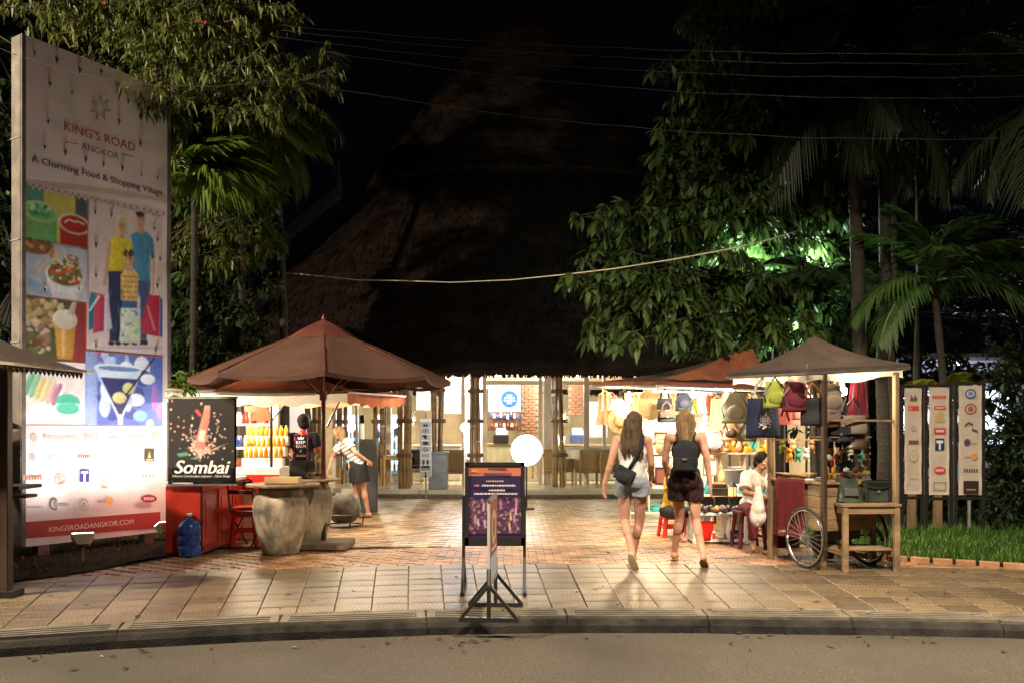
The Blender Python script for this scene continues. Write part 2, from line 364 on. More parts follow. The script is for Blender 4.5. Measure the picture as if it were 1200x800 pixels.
class Photo(Print):
    """a printed photograph: shapes are composited softly into a fine grid of coloured cells, each shape modelled with light from upper left"""
    def __init__(s, fn, box, res, grain=.03, vol=.5):
        super().__init__(fn); s.x0, s.y0, s.x1, s.y1 = box; s.res = res; s.nx = max(4, int((s.x1-s.x0)/res)); s.ny = max(4, int((s.y1-s.y0)/res)); s.im = np.full((s.ny+1, s.nx+1, 3), .5); s.grain = grain; s.vol = vol; s.rg = np.random.default_rng(s.nx*7+s.ny)
    @staticmethod
    def blur(a, r, n=2):
        for _ in range(n):
            for ax_ in (0, 1):
                p = np.pad(a, [(r, r) if i == ax_ else (0, 0) for i in range(a.ndim)], mode='edge'); c = np.cumsum(p, axis=ax_); z = np.zeros_like(np.take(c, [0], ax_)); c = np.concatenate([z, c], ax_)
                L_ = a.shape[ax_]; a = (np.take(c, range(2*r+1, 2*r+1+L_), ax_)-np.take(c, range(0, L_), ax_))/(2*r+1)
        return a
    def raw(s, vs, fs, col, layer=True):
        for f in fs:
            P_ = np.array([vs[i] for i in f]); P_[:, 0] = (P_[:, 0]-s.x0)/s.res; P_[:, 1] = (P_[:, 1]-s.y0)/s.res
            w_ = P_.max(0)-P_.min(0); m_ = int(min(w_)*.25)+2; a0 = np.maximum(np.floor(P_.min(0)).astype(int)-m_, 0); a1 = np.minimum(np.ceil(P_.max(0)).astype(int)+m_, [s.nx, s.ny])
            if (a1 <= a0).any(): continue
            X, Y = np.meshgrid(np.arange(a0[0], a1[0]+1), np.arange(a0[1], a1[1]+1)); ins = np.zeros(X.shape, bool)
            for (xa, ya), (xb, yb) in zip(P_, np.roll(P_, -1, 0)):
                if ya == yb: continue
                ins ^= ((ya > Y) != (yb > Y)) & (X < (xb-xa)*(Y-ya)/(yb-ya)+xa)
            mk_ = ins.astype(float); al = s.blur(mk_, 1, 1) if min(w_) > 2.2 else np.clip(s.blur(mk_, 1, 1)*2, 0, 1); sh = np.ones(X.shape)
            if min(w_) > 5:
                b_ = s.blur(mk_, max(1, int(min(w_)*.2)), 2); gy, gx = np.gradient(b_); k = min(w_)*.16*s.vol; sh = np.clip(1+k*(gx*.8-gy*.8), .45, 1.5)
                n_ = s.blur(s.rg.normal(0, 1, X.shape), max(1, int(min(w_)*.06)), 1); sh *= 1+.05*n_/(n_.std()+1e-6)
            c = np.array(col)[None, None]*sh[..., None]; q = s.im[a0[1]:a1[1]+1, a0[0]:a1[0]+1]; s.im[a0[1]:a1[1]+1, a0[0]:a1[0]+1] = q*(1-al[..., None])+c*al[..., None]
    def build(s, name, mtx, parent=None, m='print', z=.0012):
        im = s.im*(1+s.grain*s.rg.normal(0, 1, s.im.shape[:2]+(1,))); im = np.clip(im, .004, .95)
        X, Y = np.meshgrid(s.x0+np.arange(s.nx+1)*(s.x1-s.x0)/s.nx, s.y0+np.arange(s.ny+1)*(s.y1-s.y0)/s.ny); n = s.nx+1
        co_ = np.stack([X.ravel(), Y.ravel(), np.full(X.size, z), np.ones(X.size)], 1) @ np.array(mtx).T; i = (np.arange(s.ny)[:, None]*n+np.arange(s.nx)[None]).ravel(); F_ = np.stack([i, i+1, i+n+1, i+n], 1)
        me = np_mesh(name, co_[:, :3], F_); ca = me.color_attributes.new('Col', 'FLOAT_COLOR', 'POINT'); ca.data.foreach_set('color', np.concatenate([im.reshape(-1, 3), np.ones((X.size, 1))], 1).astype(np.float32).ravel())
        return mk(name, me, m, parent)
def np_mesh(name, Vt, Ft):
    me = bpy.data.meshes.new(name); me.vertices.add(len(Vt)); me.vertices.foreach_set('co', Vt.astype(np.float32).ravel())
    me.loops.add(Ft.size); me.loops.foreach_set('vertex_index', Ft.astype(np.int32).ravel()); me.polygons.add(len(Ft))
    me.polygons.foreach_set('loop_start', np.arange(0, Ft.size, Ft.shape[1], dtype=np.int32)); me.update(calc_edges=True); me.validate(); return me

# ------------------------------------------------------------ bodies: overlapping tapered volumes fused into one skin
class Blob:
    def __init__(s): s.b = MB()
    def cap(s, p, q, r0, r1=None, e0=1, e1=1):
        r1 = r0 if r1 is None else r1; p, q = V(p), V(q)
        s.b.cyl(p, q, r0, r1, n=14)
        if e0: s.b.ico(p, r0)
        if e1: s.b.ico(q, r1)
        return s
    def ell(s, c, r, rot=None): s.b.ico(c, r, 2, rot); return s
    def mesh(s, name, voxel=.01, sm=4, sub=0):
        me = bpy.data.meshes.new(name); s.b.bm.to_mesh(me); s.b.bm.free()
        o = bpy.data.objects.new('x', me); C.objects.link(o)
        r = o.modifiers.new('r', 'REMESH'); r.mode = 'VOXEL'; r.voxel_size = voxel
        k = o.modifiers.new('s', 'SMOOTH'); k.factor = .5; k.iterations = sm
        dg = bpy.context.evaluated_depsgraph_get(); out = bpy.data.meshes.new_from_object(o.evaluated_get(dg))
        bpy.data.objects.remove(o); bpy.data.meshes.remove(me); out.name = name; return out
    def build(s, name, m, parent=None, voxel=.01, sm=4, fold=None):
        me = s.mesh(name, voxel, sm); f_ = .007 if fold is None else fold
        if name != 'body' and f_ and 'hair' not in name:   # soft cloth folds
            k = len(me.vertices); c = np.empty(k*3); me.vertices.foreach_get('co', c); c = c.reshape(-1, 3); nn = np.empty(k*3); me.vertices.foreach_get('normal', nn); nn = nn.reshape(-1, 3)
            d = np.array([noise.noise(V((x*16+z*5, y*16, z*7-x*4)))+.5*noise.noise(V((x*40, y*40, z*14))) for x, y, z in c]); c += nn*(d*f_)[:, None]; me.vertices.foreach_set('co', c.ravel()); me.update()
        return mk(name, me, m, parent, True)
def frame(up, fwd):
    up = V(up).normalized(); f = V(fwd); f = (f-up*f.dot(up)).normalized(); x = f.cross(up).normalized()
    return Mx((x, f, up)).transposed()
def hand(b, w, d, side, curl=.5, fwd=None):
    """palm, four unequal bent fingers and a thumb; d = direction of the hand, side = direction the thumb leaves"""
    d = V(d).normalized(); t = V(side); t = (t-d*t.dot(d)).normalized(); n = d.cross(t)
    w = V(w); pc = w+d*.045
    b.ell(pc, (.036, .016, .05), Mx((t, n, d)).transposed())
    for i, (o, l) in enumerate(((.026, .066), (.009, .076), (-.009, .07), (-.026, .054))):
        k = w+d*.085+t*o; m1 = (d+n*curl*.5).normalized(); m2 = (d+n*curl*1.6).normalized()
        a = k+m1*l*.5; b.cap(k-d*.02, a, .0095, .0088); b.cap(a, a+m2*l*.5, .0088, .0078)
    k = w+d*.03+t*.03; a = k+(t*.7+d*.75).normalized()*.035; b.cap(k-t*.012, a, .0125, .0105); b.cap(a, a+(d+n*.4).normalized()*.028, .0105, .0085)
def human(name, label, loc, rz, J, skin='skin', cat='person', fw=1., look=(0, 1, 0), foot=1, bulk=1., curl=.5):
    r = T(name, label, cat, loc, rz); b = Blob(); g = lambda k: V(J[k])
    up = g('chest')-g('pelvis'); side = g('shR')-g('shL'); fwd = up.cross(side)*-1 if up.cross(side).y < 0 and False else up.cross(side)
    fwd = V((0, 1, 0)) if fwd.length < 1e-6 else fwd
    if fwd.y < -.2: fwd = -fwd
    fr = frame(up, fwd); P, Ch, N, H = g('pelvis'), g('chest'), g('neck'), g('head')
    mid = P.lerp(Ch, .5)
    b.ell(P, (.155*fw*bulk, .105*bulk, .12), fr); b.ell(mid, (.12*fw*bulk, .088*bulk, .15), fr); b.ell(Ch, (.15*bulk, .1*bulk, .165), fr)
    b.ell(P-fr.col[1]*.045+V((.065, 0, -.02)), (.08, .08, .085)); b.ell(P-fr.col[1]*.045+V((-.065, 0, -.02)), (.08, .08, .085))
    b.cap(Ch+up.normalized()*.07, N, .075, .05); b.cap(N-up.normalized()*.03, H, .052, .048)
    for sd in 'LR':
        s_, e, wv = g('sh'+sd), g('el'+sd), g('wr'+sd)
        b.cap(Ch+up.normalized()*.09, s_, .07, .05); b.cap(s_, e, .048*bulk, .036); b.cap(e, wv, .037, .024)
        b.ell(e.lerp(wv, .25), (.038, .038, .06), frame(e-wv, (0, 1, .01)))
        hd = J.get('hd'+sd) or (wv-e); hand(b, wv, hd, J.get('th'+sd) or (0, 1, 0), curl)
        h, k, a = g('hip'+sd), g('kn'+sd), g('an'+sd)
        b.cap(h, k, .085*bulk, .052); b.cap(k, a, .052, .035); b.ell(k.lerp(a, .3)-V((0, .012, 0)), (.053, .054, .11), frame(k-a, (0, 1, 0)))
        if foot:
            td = V(J.get('ft'+sd) or (0, 1, -.15)).normalized(); b.ell(a-td*.03+V((0, 0, -.035)), (.034, .042, .036))
            toe = a+td*.12+V((0, 0, -.04)); b.cap(a+V((0, 0, -.02)), toe, .036, .026); b.ell(toe, (.042, .045, .02), frame((0, 0, 1) if abs(td.z) < .9 else (0, 1, 0), td))
            xs = td.cross(V((0, 0, 1))).normalized() if abs(td.z) < .95 else V((1, 0, 0))
            for q in range(5): b.cap(toe+xs*(q-2)*.015+td*.02, toe+xs*(q-2)*.016+td*(.058-.005*abs(q-(1 if sd == 'R' else 3))), .0095, .008)
    hf = frame(H-N if (H-N).length > .01 else (0, 0, 1), look); f, u, x = hf.col[1], hf.col[2], hf.col[0]
    b.ell(H+u*.02, (.076, .093, .1), hf); b.ell(H+f*.025-u*.045, (.056, .062, .062), hf)
    b.ell(H+f*.098-u*.012, (.011, .018, .022), hf); b.ell(H+f*.06+u*.03, (.06, .03, .02), hf)
    for q in (-1, 1): b.ell(H+x*q*.078-u*.005, (.01, .02, .032), hf)
    b.ell(H+f*.084-u*.058, (.02, .014, .012), hf)
    b.build('body', skin, r, voxel=.0075, sm=3)
    for q in (-1, 1): MB().ico(H+x*q*.031+f*.079+u*.008, .0135, 2).build('eye', 'eye', r, True); MB().ico(H+x*q*.031+f*.0905+u*.008, .0055, 1).build('pupil', 'black', r, True)
    MB().ico(H+f*.094-u*.045, (.022, .008, .006), 2, hf).build('lips', 'lip', r, True)
    return r, fr, hf

# ------------------------------------------------------------ ground, road, kerb, pavement
def cy(x):
    """distance of the pavement's front edge from the camera line: a gentle curve"""
    u = x-.8; a = min(abs(u), 9); return 7.05-(.036 if u < 0 else .018)*a*a-(abs(u)-a)*.5
def edge(s_, r_):
    """point at arc position s_ along the kerb, r_ metres in from it"""
    x = .8+s_*(1-.00035*s_*s_ if s_ < 0 else 1-.0001*s_*s_); e = .01; d = V((2*e, cy(x+e)-cy(x-e), 0)).normalized(); return V((x-d.y*r_, cy(x)+d.x*r_, 0)), math.atan2(d.y, d.x)
KH = .13
tag(MB().quad((-300, 60, -.2), (300, 60, -.2), (300, 500, -.2), (-300, 500, -.2)).quad((-300, -100, -.2), (300, -100, -.2), (300, 60, -.2), (-300, 60, -.2)).build('ground', 'soil'), kind='structure')
b = MB(); xs = [-60+i*1.0 for i in range(121)]
for a, c in zip(xs, xs[1:]):
    b.quad((a, -30, -KH), (c, -30, -KH), (c, cy(c)-.12, -KH), (a, cy(a)-.12, -KH))
tag(b.build('road', 'asphalt'), kind='structure')
pav = MB()
for a, c in zip(xs, xs[1:]): pav.quad((a, cy(a)+.2, -.03), (c, cy(c)+.2, -.03), (c, 60, -.03), (a, 60, -.03))
pavement = tag(pav.build('pavement', 'grout'), kind='structure')
# kerb stones, each with three grooves in its top slab
kerb = tag(MB().box((0, 7.6, -.12), (.02, .02, .01)).build('kerb', 'kerb'), kind='structure')
x = -9.9; k = 0
rk = random.Random(3)
while x < 10:
    x1 = x+1.15; y0, y1 = cy(x), cy(x1); d = V((x1-x, y1-y0, 0)).normalized(); n = V((-d.y, d.x, 0)); o = V((x, y0, 0)); L = math.hypot(x1-x, y1-y0)-.008
    b = MB(); m = Mx((d, n, V((0, 0, 1)))).transposed().to_4x4(); m.translation = o
    jz = rk.uniform(-.006, .006); jy = rk.uniform(-.008, .008)
    prof = [(-.15+jy, -KH-.02), (-.142+jy, -.07), (-.115+jy, -.035+jz), (-.08+jy, -.028+jz), (-.07+jy, -.08), (-.0, -.1), (-.0, -KH-.02)]
    A = [b.bm.verts.new(m @ V((0.004, p, z))) for p, z in prof]; B = [b.bm.verts.new(m @ V((L, p, z))) for p, z in prof]
    for i in range(len(prof)): j = (i+1) % len(prof); b.bm.faces.new((A[i], A[j], B[j], B[i]))
    b.bm.faces.new(A[::-1]); b.bm.faces.new(B)
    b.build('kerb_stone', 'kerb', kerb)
    b = MB(); rr = m.to_3x3()
    # top slab: two end blocks and four ribs between the grooves
    for c0, c1, p0, p1 in ((.004, .07, -.078, .2), (L-.07, L, -.078, .2), (.07, L-.07, -.078, -.055), (.07, L-.07, -.012, .015), (.07, L-.07, .058, .085), (.07, L-.07, .128, .2)):
        b.box(m @ V(((c0+c1)/2, (p0+p1)/2+jy, -.03+jz)), (c1-c0, p1-p0-.001, .06), rot=rr)
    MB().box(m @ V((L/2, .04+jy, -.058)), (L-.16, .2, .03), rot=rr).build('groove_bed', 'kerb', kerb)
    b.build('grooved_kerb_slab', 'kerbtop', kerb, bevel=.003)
    x = x1; k += 1
# pavement tiles, 0.3 m, laid in rows that follow the kerb
def tile_mesh(n, w, l, h, bev=.006, ribs=0):
    b = MB().box((0, 0, h/2), (w, l, h))
    e = [e for e in b.bm.edges if all(v.co.z > h*.9 for v in e.verts)]
    bmesh.ops.bevel(b.bm, geom=e, offset=bev, segments=1, affect='EDGES')
    me = bpy.data.meshes.new(n); b.bm.to_mesh(me); b.bm.free(); return me
tme = tile_mesh('tile', .292, .292, .035, .004); tme.materials.append(M['tile'])
rt = random.Random(5); spots = []
for row in range(8):
    for i in range(-36, 34): spots.append((i, row, edge(i*.3, .2+.155+row*.3)[0]))
spots.sort(key=lambda s: (abs(s[2].x/s[2].y) > .66, s[2].y))
rest = MB(); cnt = 0
for i, row, p in spots:
    r_ = .355+row*.3; an = edge(i*.3, r_)[1]; wd = (edge(i*.3+.15, r_)[0]-edge(i*.3-.15, r_)[0]).length/.3; zz = -.035+rt.uniform(-.002, .003)
    if cnt < 298 and abs(p.x/p.y) < .66:
        o = bpy.data.objects.new('paving_tile', tme); C.objects.link(o); o.parent = pavement; o.location = (p.x, p.y, zz)
        o.rotation_euler = (rt.uniform(-.006, .006), rt.uniform(-.006, .006), an+rt.uniform(-.004, .004)); o.scale = (wd, 1, 1); cnt += 1
    else: rest.box((p.x, p.y, zz+.0175), (.29*wd, .29, .035), an)
tag(rest.build('paving_tiles_beyond', 'tile', pavement), kind='stuff')
def y2(x): return cy(x)+.2+8*.3+.01
# brick band laid crosswise, then the driveway of small tan bricks up to the pavilion
BR = MB(); BT = MB()
def brickrow(b, y0, x0, x1, w, l, off, z, gap=.008):
    x = x0+off
    while x < x1:
        zz = z+rt.uniform(-.003, .003)
        v = [b.bm.verts.new((x+sx*(w/2-gap/2)+w/2, y0(x)+sy*(l/2-gap/2), zz+hz)) for hz in (-.02, 0) for sy in (-1, 1) for sx in (-1, 1)]
        for q in ((4, 5, 7, 6), (0, 1, 5, 4), (2, 6, 7, 3), (0, 4, 6, 2), (1, 3, 7, 5)): b.bm.faces.new([v[i] for i in q])
        x += w
for r_ in range(15): brickrow(BR, lambda x, r_=r_: y2(x)+.05+r_*.1, -9, 9, .2, .1, .1*(r_ % 2), -.002)
yend = y2(0)+.05+15*.1
r_ = 0; y = yend
while y < 19.2:
    if y < 14: brickrow(BT, lambda x, y=y: y, -6.5, 8.5, .2, .1, .1*(r_ % 2), -.001); y += .1
    else: brickrow(BT, lambda x, y=y: y, -5, 6, .2, .1, .1*(r_ % 2), -.001); y += .1
    r_ += 1
tag(BR.build('red_brick_paver_band', 'tile2', pavement), kind='stuff')
tag(BT.build('tan_brick_driveway', 'tile3', pavement), kind='stuff')
# soil bed under the billboard and planting strip on the right
def bed(name, pts, z, m, h=.05, amp=.03):
    b = MB(); bm = b.bm
    c = V((sum(p[0] for p in pts)/len(pts), sum(p[1] for p in pts)/len(pts), z))
    f = bm.faces.new([bm.verts.new((x, y, z)) for x, y in pts]); bmesh.ops.triangulate(bm, faces=[f])
    bmesh.ops.subdivide_edges(bm, edges=bm.edges[:], cuts=12, use_grid_fill=True)
    for v in bm.verts: v.co.z += amp*noise.noise(v.co*2.5)+amp*.6*noise.noise(v.co*9)
    return tag(b.build(name, m, smooth=True), kind='structure')
bed('soil_bed', [(-16, 7.8), (-5.2, 8.15), (-4.6, 8.9), (-4.05, 10.2), (-4.3, 11.8), (-5, 16), (-16, 16)], .02, 'soil')
bed('lawn_soil', [(3.85, 10.6), (4.4, 9.95), (5.6, 9.35), (7.5, 9.1), (16, 8.5), (18, 22), (3.9, 22)], .015, 'soil')
bed('planting_soil', [(-12, 17.6), (-4.2, 17.6), (-4.4, 30), (-14, 30)], .03, 'soil')
b = MB()   # brick edging of the lawn
ed = [(3.8, 10.7), (4.36, 9.92), (5.6, 9.3), (7.5, 9.05), (9.5, 8.9)]
for (a, c), (d, e) in zip(ed, ed[1:]):
    L = math.hypot(d-a, e-c); n = int(L/.21)
    for i in range(n): t = (i+.5)/n; b.box((a+(d-a)*t, c+(e-c)*t, .025), (.2, .1, .07), math.atan2(e-c, d-a))
tag(b.build('lawn_edging', 'tile2', bevel=.006), kind='structure')
# grass blades
def blades(name, m, n, fx, hmin, hmax, w, seed, kind='stuff', cat=None, label=None):
    g = np.random.default_rng(seed); vs = []; fs = []
    for i in range(n):
        x, y, z, hh = fx(g); h = g.uniform(hmin, hmax)*hh; a = g.uniform(0, 6.28); bx, by = math.cos(a)*h*.5*g.random(), math.sin(a)*h*.5*g.random()
        wx, wy = -math.sin(a)*w, math.cos(a)*w; k = len(vs)
        vs += [(x-wx, y-wy, z), (x+wx, y+wy, z), (x+bx*.5+wx*.7, y+by*.5+wy*.7, z+h*.6), (x+bx*.5-wx*.7, y+by*.5-wy*.7, z+h*.6), (x+bx*1.5, y+by*1.5, z+h)]
        fs += [(k, k+1, k+2, k+3), (k+3, k+2, k+4)]
    me = bpy.data.meshes.new(name); me.from_pydata(vs, [], fs); o = mk(name, me, m); return tag(o, label, cat, kind=kind)
def lawn(g):
    while 1:
        x = g.uniform(3.95, 9.5); y = g.uniform(9.15, 16)
        fr = 10.6-(x-3.85)*1.2 if x < 4.4 else 9.95-(x-4.4)*.5 if x < 5.6 else 9.35-(x-5.6)*.13
        if y > fr+.08+.12*g.random() and (y < 12.5 or g.random() < .35) and noise.noise(V((x*2.6, y*2.6, 5))) > -.32+.3*g.random(): return x, y, .02, max(.3, 1+1.1*noise.noise(V((x*1.7, y*1.7, 0))))
blades('lawn_grass', 'grassm', 26000, lawn, .04, .14, .006, 4, cat='grass', label='bright green grass growing along the pavement edge right of the cart')
def weeds(g): return g.uniform(-9, -4.6), g.uniform(8.6, 12), .02, .6+.9*(g.random() < .1)
M['litter'] = leafmat('dry_leaf_litter', (.10, .06, .03), (.04, .03, .016))
blades('soil_litter', 'litter', 2600, weeds, .02, .09, .006, 6, cat='ground litter', label='dead leaves and weeds scattered on dark soil under the billboard')

# fallen leaves blown over the pavement, against the kerb and along the joints
gl = np.random.default_rng(44); n = 260; X = gl.uniform(-6.5, 7, n); near = gl.random(n) < .45
Y = np.array([cy(x)-.16-abs(gl.normal(0, .25)) if k else cy(x)+gl.uniform(.05, 5) for x, k in zip(X, near)]); Z = np.where(near, -KH+.008, .008)
vs = []; fs = []
for x, y, z in zip(X, Y, Z):
    a = gl.uniform(0, 6.28); l_ = gl.uniform(.015, .05); w_ = l_*.4; k = len(vs); ca, sa = math.cos(a), math.sin(a)
    vs += [(x, y, z), (x+ca*l_-sa*w_, y+sa*l_+ca*w_, z+gl.uniform(0, .015)), (x+ca*2*l_, y+sa*2*l_, z+.004), (x+ca*l_+sa*w_, y+sa*l_-ca*w_, z+gl.uniform(0, .015))]; fs += [(k, k+1, k+2), (k, k+2, k+3)]
me = bpy.data.meshes.new('fallen_leaves'); me.from_pydata(vs, [], fs); tag(mk('fallen_leaves', me, 'litter'), 'small dry leaves scattered over the pavement and along the kerb', 'leaves', kind='stuff')

# ------------------------------------------------------------ pavilion with its thatched roof
PC = V((.22, 22.5, 0))
pv = T('thatched_pavilion', 'large open cafe pavilion with a tall tiered thatch roof on bamboo columns', 'pavilion', PC)
def roofring(prof, n, seed, strat=1):
    b = MB(); prev = None
    for i, (r, z, ry) in enumerate(prof):
        ring = []
        for j in range(n):
            a = 2*math.pi*j/n; ca, sa = math.cos(a), math.sin(a)
            q = V((ca*4, sa*4, z*1.3+seed)); k = 1+.012*noise.noise(q)+.006*noise.noise(q*5)
            ring.append(b.bm.verts.new((r*ca*k, ry*sa*k, z+.06*noise.noise(q*2)+.03*noise.noise(q*9))))
        if prev:
            for j in range(n): b.bm.faces.new((prev[j], prev[(j+1) % n], ring[(j+1) % n], ring[j]))
        prev = ring
    return b
def densify(p, k, cs=.06):
    o = []
    for (a, b_, c), (d, e, f) in zip(p, p[1:]):
        for i in range(k):
            t = i/k; w_ = cs*(i % 2); o.append((a+(d-a)*t+w_, b_+(e-b_)*t-(.02 if i % 2 else 0), c+(f-c)*t+w_*.7))
            if i % 2: o.append((a+(d-a)*(t+.06), b_+(e-b_)*(t+.06), c+(f-c)*(t+.06)))
    return o+[p[-1]]
RP = [(9.3, 2.70, 4.5), (9.6, 2.7, 4.8), (9.65, 2.9, 4.82), (8.5, 3.75, 4.1), (7.26, 4.7, 3.5), (5.6, 5.95, 2.75), (4.2, 7.2, 2.1), (3.5, 8.05, 1.7), (3.3, 8.5, 1.6)]
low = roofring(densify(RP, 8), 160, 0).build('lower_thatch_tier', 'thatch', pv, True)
UP = [(3.7, 7.75, 1.85), (4.0, 7.85, 2.05), (3.9, 8.15, 1.95), (3.25, 9.0, 1.6), (2.6, 9.9, 1.25), (1.8, 10.9, .9), (.95, 12.0, .5), (.25, 13.4, .2)]
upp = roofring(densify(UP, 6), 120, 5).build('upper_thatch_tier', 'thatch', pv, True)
g = np.random.default_rng(2)
def fringe(rx, ry, z, n, ln, par):
    vs = []; fs = []
    for i in range(n):
        a = g.uniform(0, 2*math.pi); k = g.uniform(.965, 1.0); x, y = rx*k*math.cos(a), ry*k*math.sin(a); w_ = g.uniform(.008, .025); h = g.uniform(.4, 1)*ln
        tx, ty = -math.sin(a)*w_, math.cos(a)*w_; q = len(vs); sw = g.uniform(-.03, .03)
        vs += [(x-tx, y-ty, z+.1), (x+tx, y+ty, z+.1), (x+tx*.4+sw, y+ty*.4, z-h), (x-tx*.4+sw, y-ty*.4, z-h)]; fs.append((q, q+1, q+2, q+3))
    me = bpy.data.meshes.new('thatch_fringe'); me.from_pydata(vs, [], fs); tag(mk('thatch_fringe', me, 'thatch', par), kind='stuff')
fringe(9.55, 4.78, 2.72, 9000, .12, low); fringe(3.97, 2.02, 7.82, 2500, .14, upp)
# straw tufts standing out of both roof faces, so the thatch is not a smooth shell
vs = []; fs = []
for i in range(26000):
    t = g.random(); prof = RP[2:] if g.random() < .8 else UP[1:]; s_ = t*(len(prof)-1); j = min(int(s_), len(prof)-2); f_ = s_-j
    rx = prof[j][0]*(1-f_)+prof[j+1][0]*f_; zz = prof[j][1]*(1-f_)+prof[j+1][1]*f_; ry = prof[j][2]*(1-f_)+prof[j+1][2]*f_
    a = g.uniform(math.pi, 2*math.pi); x, y = rx*math.cos(a), ry*math.sin(a); o = V((math.cos(a), math.sin(a)*1.6, 0)).normalized()
    h = g.uniform(.12, .35); w_ = g.uniform(.006, .014); tx, ty = -math.sin(a)*w_, math.cos(a)*w_; q = len(vs); lift = g.uniform(.0, .05)
    p = V((x, y, zz+.06))+o*.02; e_ = p+V((o.x*h*.8, o.y*h*.8, -h*.62))+o*lift
    vs += [(p.x-tx, p.y-ty, p.z), (p.x+tx, p.y+ty, p.z), (e_.x+tx*.3, e_.y+ty*.3, e_.z), (e_.x-tx*.3, e_.y-ty*.3, e_.z)]; fs.append((q, q+1, q+2, q+3))
me = bpy.data.meshes.new('straw_tufts'); me.from_pydata(vs, [], fs); tag(mk('straw_tufts', me, 'thatch', low), kind='stuff')
#M['ring'] = mat('sheet_metal_flashing', (.16, .10, .07), (.09, .06, .045), rough=.5, metal=.3)
# floor platform with a step
def pl(p): return V(p)-PC
def superring(rx, ry, n=64): return [(rx*math.cos(2*math.pi*i/n), ry*math.sin(2*math.pi*i/n)) for i in range(n)]
b = MB(); b.lathe([(8.6, 0), (8.6, .185), (0.01, .185)], n=96, sy=3.4/8.6, cap=False); b.build('floor_platform', 'cream', pv)
b = MB(); b.lathe([(8.95, 0), (8.95, .09), (8.5, .09)], n=96, sy=3.6/8.95, cap=False); b.build('step', 'slab', pv)
M['floorm'] = mat('polished_tile_floor', (.62, .52, .36), (.5, .41, .28), rough=.22, sc=1.2, bump=.03)
b = MB(); b.lathe([(8.5, .189), (0.01, .189)], n=96, sy=3.3/8.5, cap=False); b.box((0, 3.2, .14), (15, 4.6, .1)); b.build('tiled_floor', 'floorm', pv)
b = MB().box((0, 1.6, 3.02), (15.5, 6.0, .06)); b.build('ceiling', 'cream', pv)
b = MB().box((0, 4.6, 1.6), (15.4, .12, 2.9)).box((-7.7, 1.8, 1.6), (.12, 5.6, 2.9)).box((7.7, 1.8, 1.6), (.12, 5.6, 2.9)); b.build('wall', 'cream', pv)
# bamboo bundle columns
canem = bpy.data.meshes.new('cane'); b = MB()
for q in range(8):
    z0 = q*.36; b.lathe([(.043, z0), (.04, z0+.02), (.039, z0+.3), (.044, z0+.345), (.046, z0+.355)], n=10, cap=(q in (0, 7)))
bmesh.ops.recalc_face_normals(b.bm, faces=b.bm.faces); b.bm.to_mesh(canem); b.bm.free(); canem.materials.append(M['bamboo']); canem.polygons.foreach_set('use_smooth', [True]*len(canem.polygons))
rc = random.Random(8)
def column(px, d, n=7, wide=.15, plinth=0):
    p = pl(pt(px, 505, d)); p.z = .189
    for i in range(n):
        a = 2*math.pi*i/n+rc.random(); o = bpy.data.objects.new('bamboo_cane', canem); C.objects.link(o); o.parent = pv
        rr = wide*rc.uniform(.55, 1); o.location = (p.x+math.cos(a)*rr, p.y+math.sin(a)*rr*.8, .189+(plinth if plinth else 0)); o.rotation_euler = (rc.uniform(-.02, .02), rc.uniform(-.025, .025), a)
        if plinth: o.scale = (1, 1, (3.0-.189-plinth)/2.88)
    b = MB()
    for z in (.9, 1.7, 2.4):
        for q in range(3): b.lathe([(wide+.05, z+q*.03), (wide+.062, z+q*.03+.013), (wide+.05, z+q*.03+.026)], (p.x, p.y, 0), 14, cap=False)
    tag(b.build('rope_binding', 'wood', pv, True), kind='stuff')
for px, d, n, w_ in ((444, 20.6, 6, .13), (474, 19.9, 7, .14), (557, 20.0, 7, .14), (655, 20.2, 8, .16), (735, 21.2, 6, .14), (400, 21.4, 5, .12), (372, 21.4, 5, .12), (820, 21.4, 6, .14)): column(px, d, n, w_)
column(513, 19.7, 7, .13, plinth=.83)
p = pl(pt(514, 505, 19.6)); b = MB().box((p.x, p.y, .189+.4), (.42, .42, .8)).box((p.x, p.y, .189+.82), (.47, .47, .06)); b.build('column_plinth', 'grey', pv, bevel=.01)
# glazed front with white posts, rails and panes
def post(px, d, w_, z1=3.0, m='white'):
    p = pl(pt(px, 505, d)); return MB().box((p.x, p.y, (z1+.19)/2), (w_, .12, z1-.19)).build('window_post', m, pv, bevel=.005)
for px, w_ in ((568, .11), (633, .1), (642, .2), (687, .13), (708, .08), (756, .08), (812, .08), (392, .08), (418, .06), (455, .14), (543, .09)): post(px, 21.6, w_)
for x0, x1 in ((568, 633), (645, 687), (457, 500), (687, 756), (756, 812), (392, 455)):
    a, c = pl(pt(x0, 0, 21.6)), pl(pt(x1, 0, 21.6))
    b = MB().box(((a.x+c.x)/2, a.y, 2.72), (c.x-a.x-.1, .07, .08)); b.build('window_rail', 'white', pv); MB().box(((a.x+c.x)/2, a.y, 1.07 if x0 > 640 else .26), (c.x-a.x-.1, .07, .07)).build('window_rail', 'white', pv)
    MB().box(((a.x+c.x)/2, a.y+.02, 1.45), (c.x-a.x-.12, .008, 2.4)).build('window_pane', 'glass', pv)
